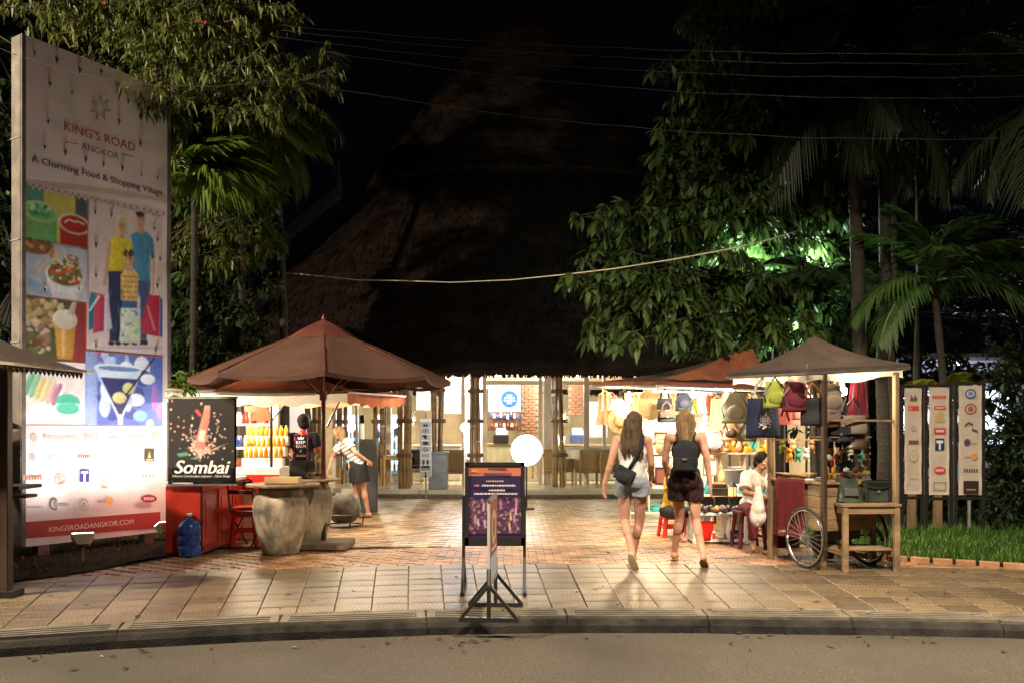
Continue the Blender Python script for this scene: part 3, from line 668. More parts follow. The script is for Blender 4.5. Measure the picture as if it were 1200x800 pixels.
# interior walls: brick pillar, white wall with round blue sign, panels
def panel(px0, px1, py0, py1, d, m, name, th=.06, bev=0):
    a, c = pl(pt(px0, py0, d)), pl(pt(px1, py1, d)); return MB().box(((a.x+c.x)/2, a.y+th/2, (a.z+c.z)/2), (abs(c.x-a.x), th, abs(a.z-c.z))).build(name, m, pv, bevel=bev)
a, c = pl(pt(611, 447, 25)), pl(pt(631, 510, 25)); bw = MB().box(((a.x+c.x)/2, a.y+.12, (a.z+c.z)/2), (c.x-a.x, .1, a.z-c.z)).build('brick_wall', 'mortar', pv)
bme = bpy.data.meshes.new('brick'); b = MB().box((0, 0, 0), (.2, .06, .068)); b.bm.to_mesh(bme); b.bm.free(); bme.materials.append(M['brick'])
def bricks(wall, a, c, y, lim=300):
    z = c.z+.04; r_ = 0; k = 0
    while z < a.z-.03:
        x = a.x+.1+(.1 if r_ % 2 else 0)
        while x < c.x-.08 and k < lim: o = bpy.data.objects.new('brick', bme); C.objects.link(o); o.parent = wall; o.location = (x, y+rc.uniform(-.006, .006), z); x += .215; k += 1
        z += .082; r_ += 1
bricks(bw, a, c, a.y+.05)
a, c = pl(pt(666, 442, 25)), pl(pt(688, 486, 25)); bw2 = MB().box(((a.x+c.x)/2, a.y+.12, (a.z+c.z)/2), (c.x-a.x, .1, a.z-c.z)).build('brick_wall', 'mortar', pv); bricks(bw2, a, c, a.y+.05)
panel(572, 610, 447, 482, 24.9, 'lilac', 'white_wall_panel'); panel(572, 609, 483, 504, 24.8, 'redwood', 'red_shelf_board')
for px0, px1, py0, py1, mm in ((488, 504, 441, 480, 'lilac'), (521, 540, 445, 484, 'lilac'), (541, 566, 445, 560, 'lilac'), (645, 655, 446, 480, 'lilac'), (691, 712, 470, 512, 'lilac'), (390, 412, 460, 520, 'lilac'), (335, 366, 462, 520, 'lilac')):
    panel(px0, px1, py0, py1, 24.7, mm, 'cool_white_panel')
P = Print(lambda x, y: (x, y)); P.ell(0, 0, .24, .24, (.02, .11, .55), 32)
for q, (x0, x1) in enumerate(((-.08, .07), (-.15, .14), (-.16, .16), (-.07, .06))):
    x = x0
    while x < x1: P.rect(x, .085-q*.075, x+.022, .125-q*.075, (.85, .88, .95)); x += .034
P.build('round_blue_sign', FRONT(pl(pt(597, 467, 24.85))), pv)
# jars along the red shelf
for q in range(9):
    p = pl(pt(575+q*4, 489+(q % 3), 24.7)); MB().lathe([(.03, 0), (.04, .02), (.04, .12), (.02, .15), (.02, .17)], p, 8).build('jar', 'white' if q % 2 else 'bluejug', pv, True)
    if q < 7: p = pl(pt(577+q*4.6, 500, 24.7)); MB().lathe([(.04, 0), (.045, .03), (.03, .12)], p, 8).build('jar', 'cream' if q % 2 else 'redwood', pv, True)
# ceiling downlights
for px, d in ((584, 22.6), (502, 22.5), (690, 22.8), (430, 22.5), (760, 22.5), (350, 22.5), (640, 24.2), (545, 24.2)):
    p = pl(pt(px, 0, d)); MB().cyl((p.x, p.y, 2.985), (p.x, p.y, 2.96), .11, n=14).build('downlight', 'flood', pv)
    lamp('POINT', PC+V((p.x, p.y, 2.75)), 150, (1, .88, .7), .1)

def counter(name, label, px0, px1, ztop, d, m, mtop, depth=.6, slats=0, cat='counter'):
    a, c = pt(px0, 0, d), pt(px1, 0, d); wd = c.x-a.x; t = T(name, label, cat, ((a.x+c.x)/2, d+depth/2, .19))
    MB().box((0, 0, ztop/2-.03), (wd, depth, ztop-.06)).build('cabinet', m, t, bevel=.01); MB().box((0, 0, ztop-.015), (wd+.06, depth+.06, .04)).build('counter_top', mtop, t, bevel=.006)
    if slats:
        for i in range(slats): MB().box((-wd/2+(i+.5)*wd/slats, -depth/2-.012, ztop/2-.03), (wd/slats-.015, .02, ztop-.12)).build('front_board', m, t)
    return t
counter('cafe_counter', 'cream service counter inside the pavilion in front of the red shelf', 567, 632, .98, 23.2, 'cream', 'palewood', slats=8)
counter('bar_counter', 'white glowing bar counter behind the bamboo columns on the left of the cafe', 484, 540, .95, 22.6, 'white', 'white', slats=6)
counter('buffet_counter', 'long white counter behind the wicker chairs right of the white post', 656, 745, .95, 22.6, 'white', 'palewood', slats=8)

def fridge(px, d, w_, h, label, blue=True):
    p = pt(px, 0, d); t = T('drinks_fridge', label, 'fridge', (p.x, d, .19))
    b = MB().box((0, .3, h/2), (w_, .03, h)).box((-w_/2+.02, 0, h/2), (.04, .6, h)).box((w_/2-.02, 0, h/2), (.04, .6, h)).box((0, 0, .1), (w_, .6, .2)).box((0, 0, h-.12), (w_, .6, .24)); b.build('cabinet', 'white', t, bevel=.006)
    MB().box((0, .27, h/2), (w_-.1, .01, h-.5)).build('lit_back_panel', 'screen', t)
    MB().box((0, -.31, h-.12), (w_-.06, .01, .2)).build('header_sign', 'screen', t)
    for q in range(4):
        z = .28+q*(h-.6)/4; MB().box((0, 0, z), (w_-.1, .5, .015)).build('shelf', 'white', t)
        for k in range(6):
            c = rc.choice(('plastic_red', 'bluejug', 'orange', 'leafB', 'plastic_white')); MB().lathe([(.03, 0), (.032, .14), (.012, .2), (.012, .24)], (-w_/2+.1+k*(w_-.2)/5, -.12, z+.01), 8).build('bottle', c, t, True)
    MB().box((0, -.31, h/2-.1), (w_-.08, .008, h-.55)).build('door_glass', 'glass', t); MB().box((w_/2-.09, -.33, h/2), (.025, .03, .5)).build('door_handle', 'alu', t)
    if blue: MB().cyl((w_/2-.1, -.325, h-.45), (w_/2-.1, -.335, h-.45), .11, n=18).build('round_sticker', 'bluejug', t)
    lamp('POINT', (0, -.1, h-.4), 14, (.75, .88, 1), .08, parent=t)
fridge(456, 22.3, .72, 1.75, 'glass-fronted drinks fridge with a round blue sticker left of the bamboo columns')
fridge(410, 22.5, .65, 1.75, 'cool white drinks fridge seen behind the bending woman', False)
for px, m_, lab in ((587, 'black', 'black cash register with a small lit screen on the cafe counter'), (676, 'bluejug', 'blue coffee machine on the white buffet counter')):
    p = pt(px, 0, 23.3); t = T('cash_register' if px < 600 else 'coffee_machine', lab, 'appliance', (p.x, 23.3, 1.175+.0))
    MB().box((0, 0, .12), (.42, .36, .24)).box((0, .1, .26), (.36, .16, .1)).build('body', m_, t, bevel=.02); MB().box((0, -.1, .33), (.26, .02, .18), rot=Mx.Rotation(-.3, 3, 'X')).build('panel', 'screen', t); MB().lathe([(.05, 0), (.05, .12)], (.14, -.05, .24), 10).build('cup', 'white', t)
# wicker armchairs, tables
def wchair(label, loc, rz):
    t = T('wicker_armchair', label, 'chair', loc, rz, 'wicker armchairs in the cafe')
    for sx in (-1, 1):
        for sy in (-1, 1): MB().box((sx*.27, sy*.25, .17), (.045, .045, .34)).build('leg', 'palewood', t)
    MB().box((0, 0, .34), (.6, .56, .1)).build('seat', 'wicker', t, bevel=.02)
    MB().box((0, .27, .62), (.6, .07, .5)).build('backrest', 'wicker', t, bevel=.025)
    for sx in (-1, 1): MB().box((sx*.29, -.02, .5), (.06, .52, .26)).build('armrest', 'wicker', t, bevel=.02)
    MB().box((0, -.02, .43), (.46, .46, .09)).build('seat_cushion', 'navy', t, bevel=.03); MB().box((0, .2, .66), (.44, .1, .4)).build('back_cushion', 'navy', t, bevel=.035)
    return t
wc = wchair('wicker armchair with its back to us beside the small table, left of the bamboo columns', gp(442, 566, .19), 3.3)
def wdup(px, py, rz, lab): return dup(wc, gp(px, py, .19), rz, lab)
wdup(488, 566, .6, 'wicker armchair with dark blue cushions right of the small wooden table')
wdup(425, 556, 1.4, 'dark cushioned wicker armchair behind the chalkboard')
wdup(533, 568, 3.0, 'wicker armchair beside the grey column plinth, behind the poster stand')
wdup(655, 566, 2.7, 'wicker armchair with a navy cushion just right of the white post')
wdup(672, 555, .2, 'wicker armchair facing us with a navy back cushion right of the bamboo column')
wdup(690, 567, 3.3, 'wicker armchair with its back to us farthest right before the buffet counter')
wdup(718, 568, 3.0, 'wicker armchair partly hidden by the woman in the white top')
def wtable(label, loc, rz, w_=.75, cup=True):
    t = T('cafe_table', label, 'table', loc, rz, 'cafe tables')
    for i in range(6): MB().box((0, -w_/2+(i+.5)*w_/6, .72), (w_, w_/6-.008, .03)).build('top_board', 'palewood', t)
    for sx in (-1, 1):
        for sy in (-1, 1): MB().box((sx*(w_/2-.05), sy*(w_/2-.05), .35), (.05, .05, .7)).build('leg', 'palewood', t)
        MB().box((sx*(w_/2-.05), 0, .2), (.03, w_-.15, .04)).build('stretcher', 'palewood', t)
    MB().box((0, 0, .67), (w_-.1, w_-.1, .06)).build('apron', 'palewood', t)
    return t
wt = wtable('small pale wooden table between two wicker chairs left of the columns', gp(466, 568, .19), .1, .7)
dup(wt, gp(640, 563, .19), .2, 'pale wooden table between wicker chairs behind the white disc lamp')
dup(wt, gp(705, 560, .19), .1, 'pale wooden table at the right end of the cafe before the buffet counter')
def tlamp(px, py, d, label):
    t = T('table_lamp', label, 'lamp', pt(px, py, d)); MB().lathe([(.06, 0), (.07, .02), (.02, .04), (.02, .16)], n=12).build('base', 'white', t, True); MB().lathe([(.07, .15), (.085, .34)], n=16, cap=False).build('lamp_shade', emat('lamp_shade_glow', (1, .8, .5), 3), t, True); lamp('POINT', (0, -.35, .3), 9, (1, .75, .42), .1, parent=t)
    return t
tlamp(658, 527, 20.6, 'tall glowing paper lamp beside the right bamboo column'); tlamp(560, 525, 21.0, 'glowing paper lamp at the foot of the bamboo column left of the sign')
tlamp(759, 530, 22.8, 'small glowing white lamp on the buffet counter behind the women')
# side wing behind with a ridge and finial (left)
wing = T('side_building', 'dark tiled side building with a pale ridge and pointed finial behind the thatch roof', 'building', (-7.5, 34, 0))
def wl(px, py, d): return pt(px, py, d)-V((-7.5, 34, 0))
b = MB(); A, B, = wl(409, 243, 34), wl(300, 318, 32)
A2 = wl(470, 300, 37); gb = wl(300, 330, 31.8)
b.poly([(0, 0)]*0 or [(A.x, A.z), (B.x-2, B.z-1.4), (B.x-2, 0), (A.x+5, 0), (A.x+5, A.z-3)], 4, Mx.Translation((0, 0, 0))); b.build('wall', mat('dark_plaster', (.1, .09, .08), rough=.9), wing)
b = MB().bar(A+V((0, -2.1, .0)), B+V((-2.2, -.1, -1.4)), .5, .32); b.build('ridge_board', mat('pale_ridge', (.75, .7, .7), (.55, .5, .5), rough=.8), wing)
b = MB().bar(A+V((-.1, -2.0, .25)), B+V((-2.3, 0, -1.0)), .2, .12); b.build('ridge_cap', 'grey', wing)
b = MB().lathe([(.22, 0), (.16, .3), (.2, .4), (.07, .7), (.09, .85), (.0, 1.5)], A+V((0, -2.1, 0)), 10, sx=.7, sy=.7); b.build('finial', mat('pale_finial', (.7, .68, .7), rough=.8), wing, True)
# directional totem
t = T('direction_totem', 'narrow white totem sign with black symbols standing before the grey column plinth', 'sign', gp(499, 584, 0)+V((0, .0, 0)))
d0 = gp(499, 584).y; s = d0/F
MB().box((0, 0, .95), (.035, .035, 1.9)).build('pole', 'grey', t); zt, zb = 1.5+15*s, 1.5-53*s
MB().box((0, -.03, (zt+zb)/2), (.25, .03, zt-zb)).build('sign_board', 'white', t, bevel=.004)
for i in range(9): MB().box((0, -.047, zb+.06+i*(zt-zb-.06)/9), (.235, .006, (zt-zb)/9-.02)).build('sign_plate', mat('plate', (.42, .4, .38), (.34, .33, .31), rough=.5), t)
P = Print(); hh = (zt-zb-.06)/9; g0 = (.02, .02, .03)
for i in range(9):
    z = zb+.06+i*hh
    if i == 0: P.poly([(-.05, z-.04), (.0, z-.08), (.05, z-.04), (.015, z-.04), (.015, z+.05), (-.015, z+.05), (-.015, z-.04)], g0)
    elif i == 1: P.rect(-.09, z-.05, .09, z+.05, g0); P.rect(-.075, z-.03, .075, z-.01, (.5, .5, .5))
    elif i == 2:
        for q in (-1, 1): P.ell(q*.045, z+.035, .018, .018, g0); P.poly([(q*.045-.03, z+.015), (q*.045+.03, z+.015), (q*.045+.015, z-.07), (q*.045-.015, z-.07)], g0)
    elif i == 3: P.text('WC', -.07, z-.03, .07, g0)
    elif i == 4: P.ring(0, z, .05, .014, g0); P.line(-.04, z, .04, z, .012, g0)
    elif i == 5: P.ell(0, z, .07, .04, g0)
    elif i == 6: P.ell(-.02, z+.02, .05, .03, g0); P.poly([(-.06, z+.01), (.04, z+.01), (.0, z-.06)], g0)
    elif i == 7: P.ring(0, z, .055, .012, g0); P.ell(0, z, .02, .02, g0)
    else: P.poly([(-.06, z-.04), (-.03, z+.04), (.0, z-.02), (.03, z+.04), (.06, z-.04)], g0)
P.build('symbols', FRONT((0, -.0515, 0)), t)
# globe lamp and disc lamp
t = T('light_disc_sign', 'round glowing white disc on a thin black pole behind the poster stand', 'lamp', gp(617, 596)); d1 = gp(617, 596).y; z = 1.5-22*d1/F
MB().cyl((0, 0, 0), (0, 0, z-.3), .018, n=8).build('pole', 'black', t); MB().cyl((0, 0, 0), (0, 0, .03), .16, n=16).build('base', 'black', t)
MB().cyl((0, -.05, z), (0, .05, z), .315, n=40).build('rim', 'black', t)
MB().cyl((0, -.052, z), (0, -.075, z), .3, .25, n=40).build('light_panel', 'globe', t)
lamp('POINT', (0, -.35, z), 16, (1, .97, .9), .2, parent=t)
t = T('globe_lamp', 'slim white lamp post with a small dazzling globe left of the poster stand', 'lamp', gp(545, 589)); d2 = gp(545, 589).y; z = 1.5+2*d2/F
MB().cyl((0, 0, 0), (0, 0, z), .03, .022, n=10).build('pole', 'white', t); MB().cyl((0, 0, 0), (0, 0, .05), .12, n=14).build('base', 'white', t)
MB().ico((0, 0, z+.05), .09, 3).build('globe', 'cool', t, True); lamp('POINT', (0, -.14, z+.05), 55, (.8, .88, 1), .09, parent=t)

# ------------------------------------------------------------ billboard
BL = V((-5.76, 10, 0)); BRt = V((-4.68, 11.7, 0)); BU = (BRt-BL).normalized(); BN = V((BU.y, -BU.x, 0)); BW = (BRt-BL).length
def bb(px, py):
    k = (px-600)/F; s_ = (k*10+5.76)/(1.08-1.7*k); d = 10+1.7*s_; return (s_*BW, EYE-(py-505)*d/F)
bbd = T('billboard', 'tall white billboard on the left lit from below, advertising a food and shopping village', 'billboard', BL)
bm_ = plane_mtx((0, 0, 0), BU, BN); BH0, BH1 = .14, 6.16
b = MB(); rz = math.atan2(BU.y, BU.x)
b.box(BU*BW/2-BN*.11+V((0, 0, (BH0+BH1)/2)), (BW, .2, BH1-BH0), rz); b.build('billboard_case', 'boardside', bbd, bevel=.01)
b = MB()   # vinyl face with slight waves
def bf(u, v):
    x = u*BW; z = BH0+(BH1-BH0)*v; wv = .004*noise.noise(V((x*1.5, z*1.2, 0))); return V((0, 0, z))+BU*x+BN*(.002+wv)
me_face = bf
b.grid(bf, 20, 60); b.build('vinyl_face', 'board', bbd, True)
for u in (0.03, BW-.03):
    MB().box(BU*u+BN*.008+V((0, 0, (BH0+BH1)/2)), (.05, .02, BH1-BH0), rz).build('edge_trim', 'boardside', bbd, bevel=.003)
for z in (1.35, 2.55, 3.75, 4.95):
    for uu in (-.002,): MB().box(BU*(-.006)-BN*.11+V((0, 0, z)), (.008, .2, .012), rz).build('case_seam', 'grey', bbd)
for u in (.3, BW-.3): MB().box(BU*u-BN*.11+V((0, 0, .07)), (.14, .14, .16), rz).build('foot_post', 'grey', bbd)
def bprint(name, fn):
    P = Print(bb); fn(P)
    P.build(name, Mx.Translation(BN*.0075) @ bm_, bbd)
RED, DK, PK = (.42, .06, .05), (.10, .075, .085), (.80, .62, .60)
def f_logo(P):
    for i in range(7):
        a = 2*math.pi*i/7+.2; P.line(117+3*math.cos(a), 127+4*math.sin(a), 117+12*math.cos(a), 127+15*math.sin(a), .9, (.3, .24, .24))
        a2 = a+2*math.pi/14; P.line(117+12*math.cos(a), 127+15*math.sin(a), 117+6*math.cos(a2), 127+7*math.sin(a2), .8, (.3, .24, .24)); P.line(117+6*math.cos(a2), 127+7*math.sin(a2), 117+12*math.cos(a+2*math.pi/7), 127+15*math.sin(a+2*math.pi/7), .8, (.3, .24, .24))
bprint('sun_logo', f_logo)
bprint('red_heading', lambda P: P.text("KING'S ROAD", 75, 153, 158, RED))
bprint('grey_heading', lambda P: (P.text('ANGKOR', 95, 175, 139, (.2, .16, .17)), P.line(77, 166.5, 91, 169.3, 1, RED), P.line(142, 180.5, 157, 184.3, 1, RED)))
bprint('tagline', lambda P: P.text('A Charming Food & Shopping Village', 37, 190, 190, DK, bold=.004))
def f_scal(P):
    n = 22
    for i in range(n):
        t0, t1, tm = i/n, (i+1)/n, (i+.5)/n; X = lambda t: 27+166*t; Y = lambda t: 213+37*t
        P.poly([(X(t0), Y(t0)+1.5), (X(tm), Y(tm)+7.5), (X(t1), Y(t1)+1.5)], (.62, .52, .52)); P.ell(X(tm), Y(tm)+1.6, 1.3, 1.9, (.36, .2, .2), n=8); P.poly([(X(t0), Y(t0)-1), (X(t1), Y(t1)-1), (X(t1), Y(t1)+.4), (X(t0), Y(t0)+.4)], (.62, .5, .5))
bprint('scalloped_border', f_scal)
rp = random.Random(4)
def vrow(px, v):   # pixel row of height v at column px
    k = (px-600)/F; s_ = (k*10+5.76)/(1.08-1.7*k); d = 10+1.7*s_; return 505+(EYE-v)*F/d
def frame_(x0, x1, ya, yb):
    """photo rectangle: pixel columns x0,x1 and its top/bottom pixel rows read at x0"""
    v1, v0 = bb(x0, ya)[1], bb(x0, yb)[1]; u0, u1 = bb(x0, ya)[0], bb(x1, ya)[0]
    return u0, u1, v0, v1
def photo(name, x0, x1, ya, yb, fn):
    u0, u1, v0, v1 = frame_(x0, x1, ya, yb); P = Photo(lambda x, y: (u0+x*(u1-u0), v0+y*(v1-v0)), (u0, v0, u1, v1), .0075); fn(P)
    P.build(name, Mx.Translation(BN*.0075) @ bm_, bbd)
def juice(P):
    P.shade = True
    P.rect(0, 0, 1, 1, (.55, .5, .12)); P.rect(0, .7, .3, 1, (.10, .3, .2)); P.rect(.8, .3, 1, 1, (.08, .1, .12)); P.rect(0, 0, .5, .55, (.16, .4, .14)); P.ell(.25, .55, .27, .2, (.45, .55, .3), 24); P.ell(.25, .56, .23, .16, (.2, .5, .22), 24)
    P.spots(.12, .48, .38, .66, 18, [(.04, .25, .08), (.6, .7, .5), (.05, .35, .15)], .03, .06, rp); P.rect(.55, 0, 1, .4, (.32, .03, .02)); P.ell(.78, .45, .26, .2, (.6, .5, .45), 24); P.ell(.78, .45, .22, .165, (.38, .03, .02), 24); P.curve([(.62, .45), (.7, .52), (.78, .5), (.86, .52), (.94, .48)], .03, (.8, .7, .62))
def noodles(P):
    P.shade = True
    P.rect(0, 0, 1, 1, (.42, .5, .62)); P.ell(.18, .88, .3, .16, (.25, .12, .06)); P.spots(.0, .8, .42, 1, 26, [(.5, .35, .1), (.2, .07, .03), (.45, .12, .04), (.1, .12, .03)], .02, .05, rp)
    for q in range(5): P.line(.0+q*.06, .35-q*.03, .22+q*.05, .02, .02, (.2, .4, .55))
    P.poly([(.35, .35), (.95, .3), (.85, .02), (.45, .02)], (.75, .76, .8)); P.ell(.65, .42, .31, .22, (.8, .8, .82), 24); P.ell(.65, .44, .28, .2, (.2, .1, .04), 24); P.spots(.42, .32, .9, .8, 90, [(.7, .55, .25), (.6, .12, .05), (.12, .22, .05), (.75, .68, .5), (.25, .08, .03)], .02, .055, rp)
    P.line(.15, .35, .5, .95, .025, (.55, .38, .15)); P.line(.2, .32, .58, .9, .025, (.6, .42, .18)); P.line(.45, .42, .8, .55, .05, (.6, .12, .05))
def beer(P):
    P.shade = True
    P.rect(0, 0, 1, 1, (.1, .11, .05)); P.rect(.78, 0, 1, 1, (.28, .05, .05)); P.spots(.05, .55, .6, .95, 40, [(.55, .42, .2), (.35, .25, .1), (.65, .55, .35)], .05, .09, rp); P.spots(.05, .1, .4, .55, 40, [(.35, .2, .14), (.6, .5, .45), (.2, .08, .04), (.15, .2, .06)], .04, .08, rp)
    P.poly([(.48, .7), (.84, .7), (.78, .02), (.54, .02)], (.6, .33, .08)); P.poly([(.6, .6), (.68, .6), (.66, .05), (.62, .05)], (.75, .5, .2)); P.ell(.66, .68, .2, .17, (.78, .72, .6), 20); P.poly([(.7, .8), (.78, 1), (.85, 1), (.8, .75)], (.6, .5, .45))
def macaron(P):
    P.shade = True
    P.rect(0, 0, 1, 1, (.82, .78, .78)); P.line(.5, 1, .85, .9, .04, (.3, .5, .6))
    for q, c in enumerate(((.2, .5, .35), (.3, .6, .4), (.7, .6, .25), (.75, .65, .35), (.72, .5, .42), (.42, .2, .35), (.8, .7, .75))): P.ell(.12+q*.085, .62-q*.03, .06, .2, c, 14, rot=-.35)
    P.ell(.72, .35, .2, .14, (.08, .45, .33), 18); P.rect(.53, .27, .91, .33, (.6, .75, .68)); P.ell(.72, .25, .19, .1, (.1, .5, .38), 18)
def martini(P):
    P.shade = True
    P.rect(0, 0, 1, 1, (.10, .16, .5))
    for _ in range(34): P.ell(rp.random(), rp.random(), rp.uniform(.04, .12), rp.uniform(.06, .2), rp.choice([(.15, .25, .65), (.45, .6, .85), (.06, .08, .3), (.7, .8, .95), (.3, .15, .5), (.2, .4, .8)]), n=12)
    P.rect(0, 0, .14, 1, (.3, .4, .75)); P.poly([(.1, .8), (.72, .8), (.46, .1), (.4, .1)], (.55, .7, .9)); P.poly([(.18, .66), (.66, .66), (.45, .14), (.41, .14)], (.04, .04, .14)); P.ell(.42, .8, .31, .05, (.7, .82, .95), 24); P.ell(.42, .79, .27, .035, (.15, .25, .5), 24)
    P.rect(.4, 0, .46, .14, (.5, .65, .85)); P.ell(.42, .38, .09, .08, (.6, .6, .3)); P.ell(.54, .52, .08, .08, (.5, .55, .25)); P.line(.5, .42, .88, .98, .025, (.03, .03, .06))
def family(P):
    P.rect(0, 0, 1, 1, (.78, .66, .66))
photo('juice_photo', 27, 102, 216, 279, juice); photo('noodle_photo', 26, 101, 277, 344, noodles); photo('beer_photo', 25, 100, 346, 418, beer); photo('macaron_photo', 24, 99, 420, 496, macaron); photo('cocktail_photo', 99.5, 190, 411, 497, martini)
def fam(P):
    P.shade = True
    P.poly([(120, 404), (190, 404), (190, 409), (104, 408)], (.52, .46, .48))
    sk = (.62, .36, .25)
    # father
    P.ell(160, 403, 6, 2.5, (.55, .6, .7)); P.poly([(158, 328), (176, 328), (174, 365), (171, 398), (164, 398), (164, 350)], (.05, .09, .2)); P.poly([(153, 275), (161, 271), (172, 272), (179, 281), (181, 304), (177, 305), (175, 296), (175, 330), (155, 328)], (.07, .26, .45)); P.poly([(177, 304), (181, 304), (180, 345), (177, 345)], sk)
    P.poly([(161, 262), (168, 262), (168, 274), (161, 273)], sk); P.ell(164.5, 257, 5.2, 8, sk); P.ell(164, 250.5, 5.6, 4.5, (.06, .04, .03)); P.poly([(164, 398), (172, 398), (173, 404), (163, 404)], (.04, .03, .03))
    # mother
    P.poly([(126, 316), (145, 317), (144, 360), (139, 400), (128, 400), (127, 350)], (.03, .035, .10)); P.poly([(127, 281), (136, 276), (146, 278), (155, 285), (152, 318), (126, 318)], (.72, .60, .05)); P.poly([(127, 282), (130, 283), (126, 318), (123, 336), (120, 334), (122, 312)], sk)
    P.ell(142, 266, 6.6, 12, (.7, .58, .32)); P.ell(142, 266, 4.2, 8, sk); P.poly([(139, 273), (145, 273), (145, 280), (139, 279)], sk); P.ell(142, 257, 5.6, 4, (.72, .6, .34)); P.ell(130, 402, 4, 2.6, (.04, .03, .03)); P.ell(138, 402, 4, 2.6, (.04, .03, .03))
    # boy
    P.poly([(142, 352), (160, 353), (160, 400), (144, 400)], (.04, .12, .3)); P.poly([(141, 322), (147, 315), (156, 315), (162, 323), (160, 353), (141, 352)], (.72, .52, .16))
    for q in range(5): P.line(141.5, 324+q*6, 161, 325+q*6, 1.3, (.35, .12, .08))
    P.ell(150.5, 304, 6, 9, sk); P.ell(150, 297, 6.4, 5, (.08, .05, .04)); P.poly([(145, 312), (156, 313), (154, 318), (147, 318)], sk); P.ell(147, 402, 4, 2.4, (.03, .03, .03)); P.ell(157, 402, 4, 2.4, (.03, .03, .03))
    # faces, hair and folds
    for fx, fy, k in ((164.5, 257, 1), (142, 266, .9), (150.5, 305, .9)):
        for q in (-1, 1): P.ell(fx+q*1.9*k, fy-1.2*k, .75*k, .65*k, (.06, .04, .04), 8); P.line(fx+q*2.8*k, fy-3.2*k, fx+q*1*k, fy-3.4*k, .5, (.15, .08, .05))
        P.poly([(fx-.4, fy-1), (fx+.6, fy+1.6), (fx-.7, fy+1.7)], (.5, .27, .19)); P.ell(fx, fy+3.4*k, 1.9*k, .8*k, (.75, .6, .55), 10); P.line(fx-1.9*k, fy+3*k, fx+1.9*k, fy+3*k, .4, (.45, .12, .1))
    for q in range(9): a_ = rp.uniform(-1, 1); P.line(142+a_*5.5, 256, 142+a_*7, 276, .6, rp.choice([(.5, .38, .18), (.8, .7, .45), (.6, .48, .25)])) if abs(a_) > .62 else P.line(142+a_*5, 254, 142+a_*6, 260, .6, (.6, .48, .25))
    for _ in range(16): x_ = rp.uniform(156, 176); y_ = rp.uniform(278, 325); P.line(x_, y_, x_+rp.uniform(-3, 3), y_+rp.uniform(5, 14), rp.uniform(.5, 1.3), rp.choice([(.05, .2, .36), (.10, .32, .52), (.04, .17, .3)]))
    for _ in range(16): x_ = rp.uniform(129, 150); y_ = rp.uniform(282, 308); P.line(x_, y_, x_+rp.uniform(-3, 3), y_+rp.uniform(4, 10), rp.uniform(.5, 1.2), rp.choice([(.6, .48, .03), (.8, .7, .15), (.5, .4, .03)]))
    for _ in range(26): x_ = rp.choice([rp.uniform(128, 143), rp.uniform(161, 174)]); y_ = rp.uniform(330, 390); P.line(x_, y_, x_+rp.uniform(-1, 1), y_+rp.uniform(5, 14), .8, rp.choice([(.06, .1, .22), (.02, .03, .08), (.09, .13, .26)]))
    for _ in range(10): x_ = rp.uniform(143, 159); y_ = rp.uniform(318, 345); P.line(x_, y_, x_+rp.uniform(-2, 2), y_+7, .7, rp.choice([(.5, .34, .1), (.85, .65, .25)]))
    # bags
    P.poly([(106, 342), (118, 345), (112, 384), (102, 388), (101, 366)], (.03, .2, .28)); P.poly([(112, 345), (123, 346), (121, 388), (108, 391)], (.5, .06, .12)); P.poly([(122, 346), (126, 348), (131, 385), (122, 390)], (.62, .58, .68)); P.line(104, 365, 116, 347, 2.4, (.8, .8, .8))
    P.poly([(141, 361), (164, 362), (163, 402), (140, 401)], (.6, .68, .6)); P.spots(142, 364, 162, 400, 46, [(.1, .35, .6), (.75, .65, .15), (.25, .55, .3), (.8, .8, .75)], 1.2, 2.6, rp)
    P.poly([(173, 345), (187, 347), (186, 395), (167, 391), (165, 380)], (.4, .03, .07)); P.poly([(187, 348), (191, 352), (190, 395), (186, 395)], (.05, .1, .3)); P.line(172, 358, 181, 388, 2.5, (.7, .2, .2))
u0, v1 = bb(103, 234); u1, v0 = bb(190, 408); v0 = bb(103, 408)[1]
P = Photo(bb, (u0+.01, v0, u1, v1), .0075, grain=.03); P.im[:] = (.64, .56, .55); fam(P); P.build('family_picture', Mx.Translation(BN*.0075) @ bm_, bbd)
def lines_(P):
    r = (.62, .12, .12); P.line(102.8, 236, 99.3, 497, .9, r)
    for y in (280, 345, 420): u, v = bb(26, y); P.line(25, y, 101.2, vrow(101.2, v), .9, r)
    u, v = bb(99, 497.8); P.line(22, vrow(22, v), 190, vrow(190, v), .9, r); u, v = bb(101, 411); P.line(101, 411, 191, vrow(191, v), .9, r)
bprint('red_dividers', lines_)
